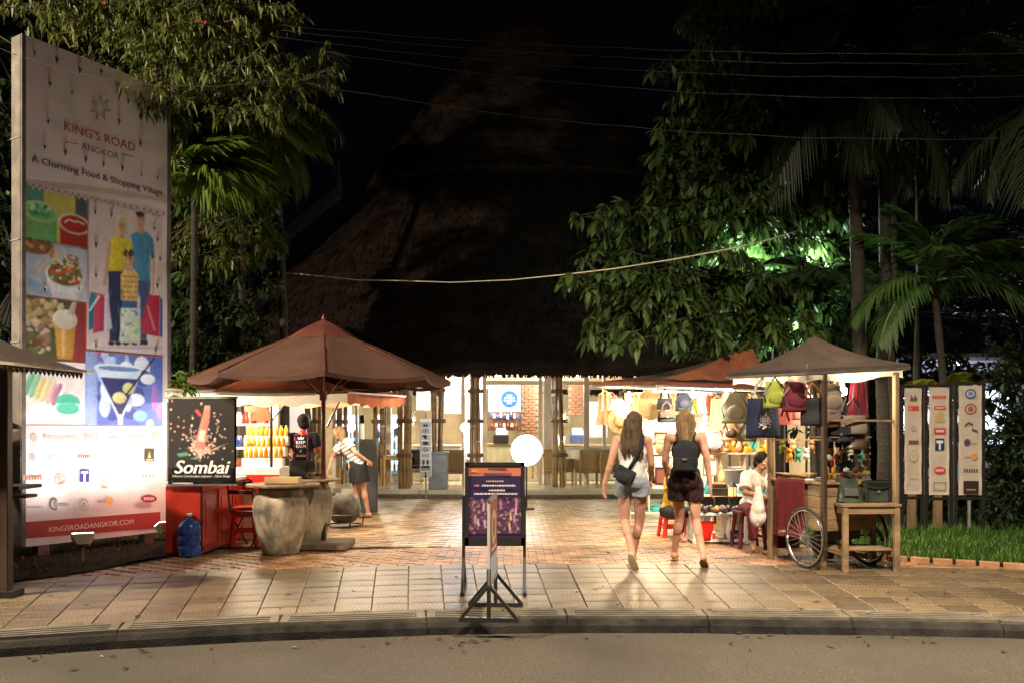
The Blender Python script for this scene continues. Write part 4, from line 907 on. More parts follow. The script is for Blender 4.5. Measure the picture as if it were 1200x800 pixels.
def sponsors(P):
    pale = (0.414, 0.302, 0.278); v = bb(44, 514)[1]
    for t, a, c in (('Restaurants', 50, 91), ('Bars', 98, 114), ('Cafes', 122, 139), ('Shops', 149, 169)): P.text(t, a, vrow(a, v), c, (0.389, 0.315, 0.29))
    P.ell(39, 512, 4, 5, (0.426, 0.352, 0.333)); P.ell(182, 509, 4, 5, (0.75, 0.45, 0.3))
    def tx(s_, x0, y, x1, c): P.text(s_, x0, y, x1, c)
    P.ell(37, 535, 4, 4, (0.402, 0.352, 0.352)); P.ring(59.5, 536.5, 2.6, .7, (0.15, 0.12, 0.12), ry=4); P.line(64, 537, 79, 536.5, .7, (0.389, 0.352, 0.34))
    for q in range(6): P.rect(91+q*2.5, 532.5, 92.6+q*2.5, 536, (0.12, 0.1, 0.1))
    P.curve([(117, 532), (119, 529), (123, 529)], .6, (0.321, 0.29, 0.29)); P.line(122, 533, 132, 533, .6, (0.389, 0.352, 0.352))
    P.poly([(168.5, 525), (179.7, 525), (179.7, 540), (168.5, 540)], (0.05, 0.045, 0.04)); P.poly([(172, 536), (174, 527.5), (176, 536)], (0.55, 0.45, 0.15)); P.rect(170, 537.3, 178.5, 538.8, (0.6, 0.5, 0.2))
    for q in range(7): P.rect(26+q*3.2, 557-(q % 3 == 0)*1.5, 28.4+q*3.2, 562, (0.426, 0.24, 0.191))
    P.ring(69, 561, 6.5, 1.4, (0.439, 0.321, 0.29)); P.ell(69, 561, 3, 3, (0.451, 0.352, 0.315))
    P.poly([(92, 550), (103.3, 550), (103, 564), (92, 564)], (0.03, 0.04, 0.22)); P.rect(93.5, 551.5, 102, 554, (0.85, 0.85, 0.88)); P.rect(96.4, 553, 99, 563.5, (0.85, 0.85, 0.88))
    P.ring(121, 566, 4.5, .9, (0.414, 0.364, 0.259)); P.ring(121, 558, 2, .6, (0.352, 0.29, 0.228)); P.rect(118, 570, 124, 571.5, (0.383, 0.321, 0.228))
    for q in range(4): P.ell(166+q*4, 557, .9, 1.4, (0.25, 0.22, 0.24), 8)
    P.line(25, 594, 47, 593.5, .9, (0.414, 0.364, 0.352)); P.ring(62, 590, 5.5, 1.5, (0.06, 0.05, 0.05), ry=7, a0=50, a1=310); P.ell(64, 590, 2.6, 4, (0.364, 0.34, 0.333)); P.line(68, 591, 79, 591, 2.2, (0.426, 0.389, 0.377))
    P.ring(96.5, 591, 5.5, 1.1, (0.414, 0.352, 0.24), ry=7); P.ell(96.5, 591, 2.5, 3.5, (0.439, 0.377, 0.29))
    for q in range(4): P.rect(112+q*2.6, 585.5, 113.8+q*2.6, 588.5, (0.445, 0.321, 0.178))
    P.ell(126.5, 586, 4, 5, (0.8, 0.42, 0.1))
    P.ell(172.5, 583.5, 9.5, 4.5, (0.3, 0.02, 0.05)); P.text('ENJOY' if False else 'FRIED' if False else 'SUSHI' if False else 'TAPAS' if False else '...', 168, 584.5, 177, (0.8, 0.7, 0.7)) if False else None
    for q in range(5): P.rect(166.5+q*2.5, 581.8, 168.2+q*2.5, 585.2, (0.78, 0.68, 0.68))
    P.line(140, 536, 150, 535.5, .6, (0.414, 0.377, 0.377))
bprint('sponsor_logos', sponsors)
def band(P):
    P.poly([(25.5, 611.4), (187.5, 599), (187.5, 617.5), (25.5, 630.8)], (.34, .045, .04)); P.text('KINGSROADANGKOR.COM', 57, 623, 156, (.8, .66, .62))
bprint('red_address_band', band)
# wind flaps cut in the vinyl: small folded triangles standing off the face
rf = random.Random(9); FL = [(40, 62), (66, 70), (93, 82), (118, 84), (58, 98), (84, 108), (56, 142), (139, 142), (180, 145), (164, 168), (52, 172), (76, 178), (100, 186), (121, 192), (143, 196), (165, 205), (184, 208), (111, 248), (130, 252), (180, 268), (184, 280), (112, 286), (112, 322), (184, 334), (182, 410), (112, 404), (52, 338), (92, 338), (187, 303), (164, 136), (150, 118), (178, 300), (24, 412)]
for px, py in FL:
    u, v = bb(px, py); s_ = rf.uniform(.022, .045); b = MB(); o = BU*u+V((0, 0, v))
    a_, c_, d_ = o-BU*s_*.6+BN*.012+V((0, 0, s_*.6)), o+BU*s_*.6+BN*.012+V((0, 0, s_*.6)), o+BN*(.012+s_*rf.uniform(1.0, 1.9))-V((0, 0, s_*rf.uniform(.2, 1.1)))
    b.quad(a_, c_, d_); b.build('vinyl_flap', 'board', bbd)
    b = MB().poly([(-s_*.5, s_*.5), (s_*.5, s_*.5), (0, -s_*1.5)], .002, Mx.Translation(o+BN*.0105) @ Mx.Rotation(rz, 4, 'Z')); b.build('vent_hole', 'black', bbd)
# two floodlights on short stalks
for px, py, d, lab in ((97, 632, 9.75, 'small floodlight in front of the middle of the billboard foot'), (195, 618, 10.6, 'small floodlight by the right foot of the billboard beside the blue water jug')):
    o = pt(px, py, d); t = T('floodlight', lab, 'floodlight', (o.x, o.y, .02), group='billboard floodlights'); h = o.z-.02
    aim = BL+BU*(BW*(.38 if px < 150 else .72))+V((0, 0, 3.9)); di = (aim-o).normalized(); q = di.to_track_quat('Z', 'Y').to_matrix(); flat = V((di.x, di.y, 0)).normalized()
    tl = (flat*.42+V((0, 0, .9))).normalized(); q = tl.to_track_quat('Z', 'Y').to_matrix()
    MB().cyl((0, 0, 0), (0, 0, h-.06), .014, n=8).build('stalk', 'grey', t)
    b = MB(); m = Mx.Translation((0, 0, h)) @ q.to_4x4()
    vs = [b.bm.verts.new(m @ V(p)) for p in ((-.06, -.05, -.07), (.06, -.05, -.07), (.06, .05, -.07), (-.06, .05, -.07), (-.125, -.09, .05), (.125, -.09, .05), (.125, .09, .05), (-.125, .09, .05))]
    for f in ((3, 2, 1, 0), (0, 1, 5, 4), (1, 2, 6, 5), (2, 3, 7, 6), (3, 0, 4, 7)): b.bm.faces.new([vs[i] for i in f])
    b.bm.faces.new(vs[4:]); b.build('housing', 'cream', t, bevel=.006)
    b = MB().box(m @ V((0, 0, .056)), (.22, .15, .008), rot=q); b.build('glass', 'flood', t)
    lamp('SPOT', m @ V((0, 0, .08)), 150 if px < 150 else 150, (1, .93, .88), .07, aim=(m @ V((0, 0, .08)))+(tl*.4+V((0, 0, .8))), spot=150, blend=1, parent=t)
# ------------------------------------------------------------ left edge stall
t = T('street_stall', 'stall at the left edge with a brown awning on a dark post', 'stall', (-4.9, 7.75, 0))
o0 = V((-4.9, 7.75, 0)); W = lambda px, py, d: pt(px, py, d)-o0
MB().box((.3, .0, 1.06), (.085, .085, 2.12)).build('post', 'darkwood', t, bevel=.006); MB().box((.3, 0, .03), (.22, .22, .06)).build('post_foot', 'black', t)
ap = V((-.9, .9, 2.75)); c1 = V((.42, .62, 2.13)); c2 = V((.30, -.6, 2.13)); c3 = V((-2.0, -.6, 2.13)); c4 = V((-2.0, 1.9, 2.13)); c5 = V((.5, 1.0, 2.13))
b = MB()
for A, B in ((c2, c5), (c5, c4), (c4, c3), (c3, c2)): b.grid(lambda u, v, A=A, B=B: (A.lerp(B, u)).lerp(ap, v)-V((0, 0, .06*math.sin(v*3.14))), 8, 6)
b.build('awning', 'awning', t, True)
b = MB()
for A, B in ((c2, c5), (c3, c2)):
    n = 26
    for i in range(n): p_, q_ = A.lerp(B, i/n), A.lerp(B, (i+1)/n); b.quad(p_, q_, q_-V((0, 0, .06)), p_.lerp(q_, .5)-V((0, 0, .10)), p_-V((0, 0, .06)))
b.build('scalloped_valance', 'awning', t)
for i in range(22): p_ = c2.lerp(c5, i/22); MB().ico(p_-V((0, 0, .055))+V((.006, 0, 0)), .011, 1).build('trim_bead', 'cream', t)
MB().bar(c5+V((.08, .05, -.02)), c2+V((0, 0, -.02)), .03, .03).bar(c3, c2, .03).build('awning_frame', 'alu', t)
b = MB(); b.box((-.2, .45, .97), (.95, .4, .035)); b.build('shelf', 'darkwood', t, bevel=.004); b = MB(); b.box((-.2, .2, .90), (1.25, .2, .03)); b.build('lower_shelf', 'darkwood', t, bevel=.004)
b = MB().box((-.9, .6, .45), (1.3, .9, .88)); b.build('counter', 'darkwood', t, bevel=.01)
MB().box((.02, .52, .35), (.06, .06, .7)).build('shelf_leg', 'darkwood', t)
tag(MB().ico((0, 0, 0), (.06, .06, .09), 2).cyl((0, 0, .08), (0, 0, .2), .006, n=6).build('red_lantern', 'plastic_red', None, True, loc=pt(3, 508, 7.9)), 'small red ornament hanging under the left edge stall awning', 'ornament')
tag(MB().lathe([(.16, 0), (.13, .04), (.03, .09), (.01, .1)], n=20, cap=False).build('hanging_lampshade', 'redwood', None, True, loc=pt(4, 502, 8.3)), 'brown conical shade hanging beside the post of the left edge stall', 'lampshade')
lamp('POINT', (-.55, .6, 1.85), 9, (1, .82, .6), .06, parent=t); MB().ico((-.55, .6, 1.85), .045, 2).build('bulb', 'bulb', t, True)

# ------------------------------------------------------------ red counter stall with the liqueur banner
st = T('red_counter_stall', 'bright red wooden counter stall under an orange and white canopy left of the stone jars', 'stall', (-3.95, 11.2, 0))
O = V((-3.95, 11.2, 0))
MB().box((-.03, 0, .43), (.43, 1.75, .82)).build('counter_body', 'redpaint', st, bevel=.008)
MB().box((0, 0, .865), (.54, 1.85, .045)).build('counter_top', 'white', st, bevel=.006)
MB().box((-.0, 1.35, .45), (.5, .6, .86)).build('back_counter', 'redpaint', st, bevel=.008)
for y_, h in ((-.62, .66), (-.05, .66), (.5, .66)):
    MB().box((.2, y_, .44), (.02, .5, h)).build('cabinet_door', 'redpaint', st, bevel=.005)
    MB().box((.213, y_, .44), (.012, .34, h-.2)).build('door_panel', 'redpaint', st, bevel=.004)
    MB().box((.225, y_+.17, .5), (.02, .015, .07)).build('door_handle', 'alu', st)
MB().box((-.03, 0, .03), (.40, 1.7, .06)).build('plinth', 'black', st)
MB().box((.192, -.86, .44), (.02, .05, .78)).build('corner_gap_strip', 'black', st)  # black strip stands in for the shade in the open corner gap
# canopy: four corners, orange outside with white lining and hanging valances
cz = 2.05; cr = [V((-.56, -.1, 2.06)), V((1.75, .2, 2.05)), V((2.15, 3.2, 2.12)), V((-.8, 2.6, 2.12))]; ap = V((.45, 1.3, 2.62))
b = MB()
for i in range(4):
    A, B = cr[i], cr[(i+1) % 4]; b.grid(lambda u, v, A=A, B=B: (A.lerp(B, u)-V((0, 0, .05*math.sin(u*3.14)))).lerp(ap, v)-V((0, 0, .07*math.sin(v*3.14))), 10, 6)
b.build('canopy', 'orange', st, True)
b = MB()
for i in range(4):
    A, B = cr[i]-V((0, 0, .02)), cr[(i+1) % 4]-V((0, 0, .02)); b.grid(lambda u, v, A=A, B=B: (A.lerp(B, u)).lerp(ap-V((0, 0, .1)), v*.94)*.99+V((0, 0, -.07*math.sin(v*3.14)-.05*math.sin(u*3.14))), 10, 6)
b.build('canopy_lining', 'whitecan', st, True)
for i, mm in ((0, 'whitecan'), (1, 'orange'), (2, 'orange'), (3, 'whitecan')):
    A, B = cr[i], cr[(i+1) % 4]; b = MB(); b.grid(lambda u, v, A=A, B=B: A.lerp(B, u)-V((0, 0, .05*math.sin(u*3.14)+v*(.17+.02*math.sin(u*38))))+V((0, -.015*math.sin(u*30)*v, 0)), 40, 2); b.build('canopy_valance', mm, st, True)
for c in (V((-.45, 1.2, 0)), cr[3], pt(318, 0, 11.9)-O): MB().cyl((c.x, c.y, 0), (c.x, c.y, 2.1), .02, n=8).build('pole', 'black' if c.x > 0 else 'alu', st)
for i in range(4): A, B = cr[i], cr[(i+1) % 4]; MB().bar(A-V((0, 0, .03)), B-V((0, 0, .03)), .025).build('canopy_rail', 'alu', st)
for (px0, py0, px1, py1, d) in ((316, 495, 350, 455, 12.2), (383, 500, 405, 455, 13.0)):
    MB().cyl(pt(px0, py0, d)-O, pt(px1, py1, d)-O, .016, n=8).build('canopy_strut', 'black', st)
for x_, y_, e in ((.1, .75, 110), (.55, 2.5, 120), (1.5, 2.6, 80)):
    MB().ico((x_, y_, 1.97), .05, 2).cyl((x_, y_, 2.0), (x_, y_, 2.2), .008, n=6).build('bulb', 'bulb', st, True); lamp('POINT', (x_, y_, 1.88), e, (1, .8, .55), .07, parent=st)
# banner
bo = pt(236.5, 516.5, 10.25); sb = T('liqueur_banner', 'black banner with a splashing bottle and white script hung on the red counter stall', 'banner', bo, -.03)
sc_ = 10.25/F; hw, hh = 40.5*sc_, 51*sc_
b = MB(); b.grid(lambda u, v: V(((u-.5)*2*hw, .01+.012*math.sin(u*5+v*3), (v-.5)*2*hh)), 14, 14, .004); b.build('banner_cloth', mat('dark_banner_vinyl', (.028, .022, .020), (.02, .016, .015), rough=.5, bump=.1), sb, True)
MB().box((0, .0, hh), (hw*2+.04, .03, .03)).box((0, 0, -hh), (hw*2+.02, .02, .02)).build('banner_rail', 'alu', sb)
PX = Print(lambda x, y: ((x-236.5)*sc_, -(y-516.5)*sc_)); P = Photo(PX.fn, (-hw*.96, -hh*.62, hw*.96, hh*.96), .0055, grain=.04); P.im[:] = (.024, .019, .018); rs = random.Random(21)
for i in range(240):   # splash
    a = rs.gauss(0, .75); rr = abs(rs.gauss(0, 1))*24; x_, y_ = 235+math.sin(a)*rr*1.15, 531-math.cos(a)*rr*1.1+abs(rs.gauss(0, 3)); P.ell(x_, y_, rs.uniform(.4, 1.7), rs.uniform(.4, 1.3), rs.choice([(.75, .35, .28), (.8, .55, .45), (.7, .25, .2), (.85, .7, .6)]), n=7, rot=rs.random()*3)
for i in range(16):
    a = rs.uniform(-1.25, 1.25); l = rs.uniform(12, 38); x_, y_ = 234+math.sin(a)*l, 530-math.cos(a)*l; P.poly([(234+math.sin(a-.12)*6, 530), (x_, y_), (234+math.sin(a+.12)*6, 531)], rs.choice([(.72, .38, .3), (.8, .5, .4)]))
P.poly([(228, 524), (233, 502), (238, 484), (240, 475), (246, 476), (246, 487), (243, 505), (240, 526)], (.62, .22, .17)); P.poly([(232, 516), (235, 503), (241, 504), (239, 518)], (.8, .62, .5)); P.rect(240, 475, 246, 480, (.75, .3, .25)); P.poly([(228, 481), (231, 479), (237, 486), (234, 488)], (.6, .08, .06))
P.poly([(207, 531), (219, 529), (222, 533), (210, 535)], (.1, .25, .15)); P.poly([(222, 537), (232, 534), (233, 538)], (.1, .3, .18))
P.build('banner_picture', FRONT((0, -.004, 0)), sb); P = PX
P.text('Sombai', 204, 554, 266, (.9, .86, .84), shear=.28, bold=.012); P.text('Infused Cambodian Liqueur - Siem Reap', 202, 558.5, 270, (.8, .75, .72), shear=.25)
P.build('banner_print', FRONT((0, -.012, 0)), sb)
# blue water jug
t = T('water_jug', 'large translucent blue water jug on the ground beside the red counter', 'jug', gp(222, 651)); 
MB().lathe([(.12, 0), (.135, .02), (.135, .12), (.126, .135), (.135, .15), (.135, .24), (.126, .255), (.135, .27), (.135, .35), (.11, .41), (.05, .445), (.035, .46), (.035, .5)], n=24).build('jug_body', 'bluejug', t, True)
MB().lathe([(.038, .48), (.038, .51), (.03, .515)], n=14).build('cap', 'plastic_white', t, True)
# food display on the stall: white case with red stripe, rows of bottles
t = T('food_display', 'white display case with rows of orange juice bottles behind the stone jars', 'display', (-3.53, 12.1, 0))
MB().box((0, 0, .5), (.62, .5, 1.0)).build('case', 'white', t, bevel=.01); MB().box((0, -.256, .78), (.61, .012, .24)).build('red_stripe', 'plastic_red', t)
for q in range(3): MB().box((0, .02+q*.14, 1.06+q*.15), (.58, .13, .12+q*.01)).build('display_step', 'white', t, bevel=.004)
for r_ in range(3):
    for q in range(8):
        z = 1.12+r_*.15; h_ = .17; MB().lathe([(.028, 0), (.03, .1), (.014, .14), (.014, h_)], (-.25+q*.071, .02+r_*.14, z), 8).build('juice_bottle', (M.setdefault('ja', mat('orange_juice', (.85, .38, .03), (.75, .22, .01), rough=.2, bump=0)) if (q+r_) % 3 else M.setdefault('jb', mat('yellow_juice', (.85, .62, .1), (.8, .5, .05), rough=.2, bump=0))), t, True)
t = T('stall_shelf', 'white shelf with jars and a red cloth above it behind the liqueur banner', 'shelf', (-3.95, 12.9, 0))
for z in (.9, 1.25, 1.6): MB().box((0, 0, z), (.7, .3, .03)).build('shelf_board', 'white', t)
for x_ in (-.35, .35): MB().box((x_, 0, .95), (.04, .3, 1.9)).build('side_board', 'white', t)
for z in (.915, 1.265, 1.615):
    for q in range(6): MB().lathe([(.035, 0), (.045, .04), (.045, .13), (.03, .16), (.03, .18)], (-.27+q*.11, -.05, z), 9).build('jar', ('white', 'cream', 'plastic_red', 'wood', 'orange', 'bluejug')[(q*2+int(z*3)) % 6], t, True)
MB().grid(lambda u, v: V((.22+(u-.5)*.34*(.25+.75*v), -.2, 1.9-v*.24)), 8, 4).build('red_cloth', 'orange', t, True)
# ------------------------------------------------------------ stone jars used as table bases
def stonejar(label, px, py, w_, h, mm='stone'):
    o = gp(px, py); t = T('stone_jar_table', label, 'table', o, group='stone jar tables')
    p_ = [(.62, 0), (.66, .03), (.74, .15), (.87, .35), (.97, .55), (1, .72), (.96, .85), (.82, .93), (.78, 1.0)]
    prof = []
    for (a, z), (c, z2) in zip(p_, p_[1:]):
        for i in range(5): f_ = i/5; prof.append(((a+(c-a)*f_)*w_, (z+(z2-z)*f_)*h))
    prof.append((.78*w_, h)); MB().lathe(prof, n=48, jit=.018).build('jar', mm, t, True); return t
t = stonejar('front pale carved stone jar carrying a round wooden table top by the umbrella', 329, 648, .335, .80)
MB().lathe([(.0001, 0), (.44, 0), (.445, .015), (.44, .03), (.0001, .03)], (.03, 0, .83), 48, cap=False).build('round_table_top', 'wood', t); MB().lathe([(.27, .80), (.27, .835)], n=24).build('collar', 'slab', t)
t2 = stonejar('second stone jar with a thin round top just behind the umbrella pole', 363, 640, .30, .84); MB().lathe([(.0001, 0), (.40, 0), (.405, .012), (.40, .024), (.0001, .024)], (0, 0, .86), 40, cap=False).build('round_table_top', 'wood', t2); MB().lathe([(.24, .82), (.24, .865)], n=24).build('collar', 'slab', t2)
t = T('wooden_crate', 'small low pale wooden crate on the front stone jar table', 'crate', gp(333, 648)+V((.0, -.05, .862)), .1)
for s_ in (-1, 1): MB().box((0, s_*.11, .045), (.40, .012, .07)).build('side_board', 'palewood', t); MB().box((s_*.2, 0, .045), (.012, .22, .07)).build('end_board', 'palewood', t)
MB().box((0, 0, .005), (.39, .21, .01)).build('bottom_board', 'palewood', t)
t = T('laptop', 'open dark laptop on the rear stone jar table', 'laptop', gp(350, 640)+V((.02, .1, .886)), .2)
MB().box((0, 0, .01), (.33, .23, .018)).build('keyboard_base', 'black', t, bevel=.003); MB().box((0, .13, .12), (.33, .012, .22), rot=Mx.Rotation(-.25, 3, 'X')).build('screen_lid', 'black', t, bevel=.003)
t = T('glass_case', 'small clear box of snacks on the rear stone jar table', 'case', gp(371, 640)+V((-.02, .05, .886)), .05)
MB().box((0, 0, .10), (.24, .2, .2)).build('clear_case', 'glass', t); MB().box((0, 0, .012), (.25, .21, .02)).build('base', 'wood', t)
for q in range(7): MB().ico((-.08+(q % 4)*.05, -.04+(q//4)*.07, .05), .028, 1).build('snack', 'palewood' if q % 2 else 'orange', t, True)
# grey sack-like boulder on a black wire stand
t = T('grey_stone_urn', 'squat dark grey stone urn in a black wire stand behind the stone jars', 'urn', gp(403, 616))
MB().lathe([(.1, .05), (.17, .08), (.25, .18), (.27, .3), (.23, .42), (.15, .49), (.13, .52)], n=32, jit=.03).build('urn_body', mat('mottled_grey_stone', (.15, .14, .12), (.04, .038, .034), rough=.6, sc=9, bump=.4), t, True)
for r_, z in ((.3, .02), (.34, .2)): MB().tube([(r_*math.cos(a*.2618), r_*math.sin(a*.2618), z) for a in range(25)], .012, 6).build('stand_ring', 'black', t)
for q in range(4): a = q*1.57+.5; MB().cyl((.3*math.cos(a), .3*math.sin(a), 0), (.34*math.cos(a), .34*math.sin(a), .2), .012, n=6).build('stand_leg', 'black', t)
# red stool and folding chair
def rstool(label, loc, rz, s_=1.):
    t = T('plastic_stool', label, 'stool', loc, rz, 'red plastic stools')
    MB().box((0, 0, .44*s_), (.3, .3, .03)).build('seat', 'plastic_red', t, bevel=.012)
    for sx in (-1, 1):
        for sy in (-1, 1): MB().bar((sx*.12, sy*.12, .43*s_), (sx*.16, sy*.16, 0), .05, .035).build('leg', 'plastic_red', t)
    for q in range(4): a = q*math.pi/2; MB().box((.125*math.cos(a), .125*math.sin(a), .38*s_), (.02 if q % 2 == 0 else .26, .26 if q % 2 == 0 else .02, .1)).build('apron', 'plastic_red', t); MB().box((.145*math.cos(a), .145*math.sin(a), .18*s_), (.015 if q % 2 == 0 else .28, .28 if q % 2 == 0 else .015, .035)).build('brace', 'plastic_red', t)
    return t
rs1 = rstool('red plastic stool tucked against the red counter behind the folding chair', gp(287, 639), .2, 1.15)
t = T('folding_chair', 'black metal folding chair seen side-on between the red counter and the stone jar', 'chair', gp(292, 640), 1.2)
for sy in (-1, 1):
    b = MB().tube([(.2, sy*.19, 0), (-.14, sy*.19, .46), (-.2, sy*.19, .9)], .013, 8); b.build('back_leg', 'black', t); MB().tube([(-.2, sy*.17, 0), (.16, sy*.17, .46)], .013, 8).build('front_leg', 'black', t)
for q in range(5): MB().box((-.13+q*.07, 0, .47), (.05, .36, .014)).build('seat_slat', 'darkwood', t)
for z in (.72, .84): MB().box((-.175-.1*(z-.72), 0, z), (.014, .38, .05)).build('back_slat', 'black', t)
# ------------------------------------------------------------ big umbrella
uc = V((-2.43, 11.0, 0)); um = T('market_umbrella', 'large faded brown market umbrella with dark red cap over the stone jars', 'umbrella', uc)
rim, zr, za = 1.66, 2.16, 2.86
va = [rad(-32-45*i) for i in range(8)]
VR = [V((rim*math.cos(a), rim*math.sin(a), zr+.0)) for a in va]
b = MB()
for i in range(8):
    A, B = VR[i], VR[(i+1) % 8]
    b.grid(lambda u, v, A=A, B=B: (A.lerp(B, u)*(1-.02*math.sin(u*math.pi)*(1-v)) + V((0, 0, .03*math.sin(u*math.pi)*(1-v)*0))).lerp(V((0, 0, za)), v)+V((0, 0, .018*math.sin(v*math.pi)-.012*math.sin(u*math.pi)*(1-v))), 8, 10)
for v in b.bm.verts: v.co.z += .014*noise.noise(v.co*2.3)+.006*noise.noise(v.co*7)
bmesh.ops.remove_doubles(b.bm, verts=b.bm.verts, dist=.002)
can = b.build('canopy', 'umb', um, True)
for i in range(8):
    A, B = VR[i], VR[(i+1) % 8]; b = MB()
    b.grid(lambda u, v, A=A, B=B: A.lerp(B, u)*(1-.02*math.sin(u*math.pi))+V((0, 0, -.012*math.sin(u*math.pi)-v*.05)), 8, 1); b.build('hem', 'umb', um, True)
    pts = [A.lerp(V((0, 0, za)), t_)+V((0, 0, .018*math.sin(t_*math.pi)-.012)) for t_ in (0, .2, .4, .6, .8, .97)]
    MB().tube(pts, .011, 6).build('rib', 'redwood', um); MB().cyl(A.lerp(V((0, 0, za)), .48)+V((0, 0, .03)), V((A.x*.03, A.y*.03, 1.98)), .009, n=6).build('strut', 'redwood', um)
    pts = [p_+V((0, 0, .016)) for p_ in pts]; MB().tube(pts, .006, 5).build('seam', 'umbtrim', um)
b = MB(); K = []
for i in range(8):
    A, B = VR[i]*.3, VR[(i+1) % 8]*.3; z1 = za-.235; A = V((A.x, A.y, z1)); B = V((B.x, B.y, z1))
    b.grid(lambda u, v, A=A, B=B: A.lerp(B, u).lerp(V((0, 0, za+.05)), v)+V((0, 0, .02*math.sin(v*math.pi)+.01*math.sin(u*math.pi)*(1-v)+.03)), 5, 6)
b.build('vent_cap', 'umbtrim', um, True)
MB().lathe([(.02, 0), (.028, .03), (.012, .06), (0.004, .09)], (0, 0, za+.06), 10).build('finial', 'redwood', um, True)
MB().cyl((0, 0, .12), (0, 0, za+.05), .028, n=14).build('pole', 'redwood', um, True); MB().cyl((0, 0, 1.9), (0, 0, 2.02), .05, n=14).build('runner', 'redwood', um)
MB().cyl((0, 0, .08), (0, 0, .42), .036, n=12).build('pole_sleeve', 'black', um); MB().cyl((.03, 0, .3), (.08, 0, .3), .01, n=8).build('clamp_screw', 'black', um)
MB().box((0, -.02, .05), (.72, .62, .1)).build('base_slab', 'slab', um, bevel=.02)
# ------------------------------------------------------------ signs in the foreground
d3 = gp(578, 692).y; o = V((pt(579, 0, d3).x, d3, 0)); s3 = d3/F
t = T('poster_stand', 'black framed poster stand with a purple night market poster on triangular feet', 'sign', o)
W3 = lambda px, py: ((px-579)*s3, EYE-(py-505)*s3)
for sx in (-1, 1):
    x_ = sx*.286; MB().box((x_, 0, .45), (.028, .028, .9)).build('upright', 'black', t)
    MB().box((x_, 0, .02), (.035, .56, .035)).build('foot', 'black', t)
    MB().bar((x_, -.27, .03), (x_, 0, .32), .025).bar((x_, .27, .03), (x_, 0, .32), .025).build('diagonal_brace', 'black', t)
x0, z1 = W3(545, 541); x1, z0 = W3(615, 639)
MB().box(((x0+x1)/2, -.0, (z0+z1)/2), (x1-x0, .03, z1-z0)).build('poster_board', 'black', t, bevel=.003)
for a, c, e, f in ((x0, z0, x0+.035, z1), (x1-.035, z0, x1, z1), (x0, z1-.035, x1, z1), (x0, z0, x1, z0+.08)): MB().box(((a+e)/2, -.022, (c+f)/2), (e-a-.001, .014, f-c-.001)).build('frame_strip', 'black', t)
P = Print(lambda x, y: W3(x, y)); rq = random.Random(31)
P.rect(549, 544.5, 611, 632, (.025, .015, .06)); P.rect(549, 545, 611, 557, (.45, .14, .08))
for a, c, y_ in ((572, 594, 549), (567, 600, 554.5)):
    x = a
    while x < c: P.rect(x, y_-1.3, x+1.6, y_+1.3, (.06, .04, .08)); x += 2.2
P.ell(556, 551, 3.5, 1.2, (.5, .3, .05))
for a, c, y_, col in ((570, 590, 563, (.5, .3, .2)), (556, 562, 568, (.6, .2, .1)), (565, 604, 568, (.6, .55, .6)), (573, 592, 573.5, (.6, .5, .5)), (556, 606, 577.5, (.6, .55, .6))):
    x = a
    while x < c:
        w_ = rq.uniform(1.2, 3.5); P.rect(x, y_-.9, min(x+w_, c), y_+.9, col); x += w_+.7
PP = P; c0, c1 = W3(549, 625), W3(611, 582); P = Photo(PP.fn, (c0[0], c0[1], c1[0], c1[1]), .0045, grain=.05); P.im[:] = (.05, .02, .06); P.spots(550, 583, 610, 624, 330, [(.22, .07, .16), (.12, .04, .12), (.3, .18, .22), (.06, .02, .07), (.16, .09, .05), (.04, .02, .06), (.34, .24, .28), (.09, .03, .05)], .8, 2.6, rq)
for _ in range(16): x, y_ = rq.uniform(552, 608), rq.uniform(586, 618); P.line(x, y_-3, x+rq.uniform(-1.5, 1.5), y_+4, 1.6, rq.choice([(.6, .4, .5), (.5, .2, .4), (.7, .5, .4)])); P.ell(x, y_-4, 1, 1.3, (.5, .3, .22), 8)
P.build('poster_picture', FRONT((0, -.0215, 0)), t); PP.build('poster_print', FRONT((0, -.0155, 0)), t)
d4 = gp(577, 719).y; o = V((pt(577, 0, d4).x, d4, 0)); t = T('sandwich_board', 'narrow upright sign panel seen edge-on on black triangular feet at the kerb', 'sign', o, rad(86))
for sx in (-1, 1):
    x_ = sx*.3; MB().box((x_, 0, .22), (.03, .03, .4)).build('upright', 'black', t); MB().box((x_, 0, .02), (.04, .47, .035)).build('foot', 'black', t)
    MB().bar((x_, -.22, .03), (x_, 0, .29), .028).bar((x_, .22, .03), (x_, 0, .29), .028).build('diagonal_brace', 'black', t)
MB().box((0, 0, .62), (.63, .022, .66)).build('sign_panel', mat('sign_panel_edge', (.5, .46, .42), (.4, .35, .3), rough=.5), t, bevel=.003)
MB().box((0, -.0, .955), (.64, .03, .02)).build('top_rail', 'alu', t); MB().box((0, 0, .28), (.63, .03, .02)).build('bottom_rail', 'alu', t)
for sy in (-1, 1):
    P = Print(); P.rect(-.29, .32, .29, .94, (.30, .08, .07)); P.rect(-.29, .32, .29, .5, (.45, .5, .62)); P.ell(0, .72, .2, .14, (.6, .45, .3), 20); P.ell(0, .72, .12, .08, (.3, .12, .05), 16); P.rect(-.22, .54, .22, .56, (.75, .7, .65))
    P.build('sign_print', plane_mtx((0, sy*.0118, 0), (-sy, 0, 0), (0, sy, 0)), t)
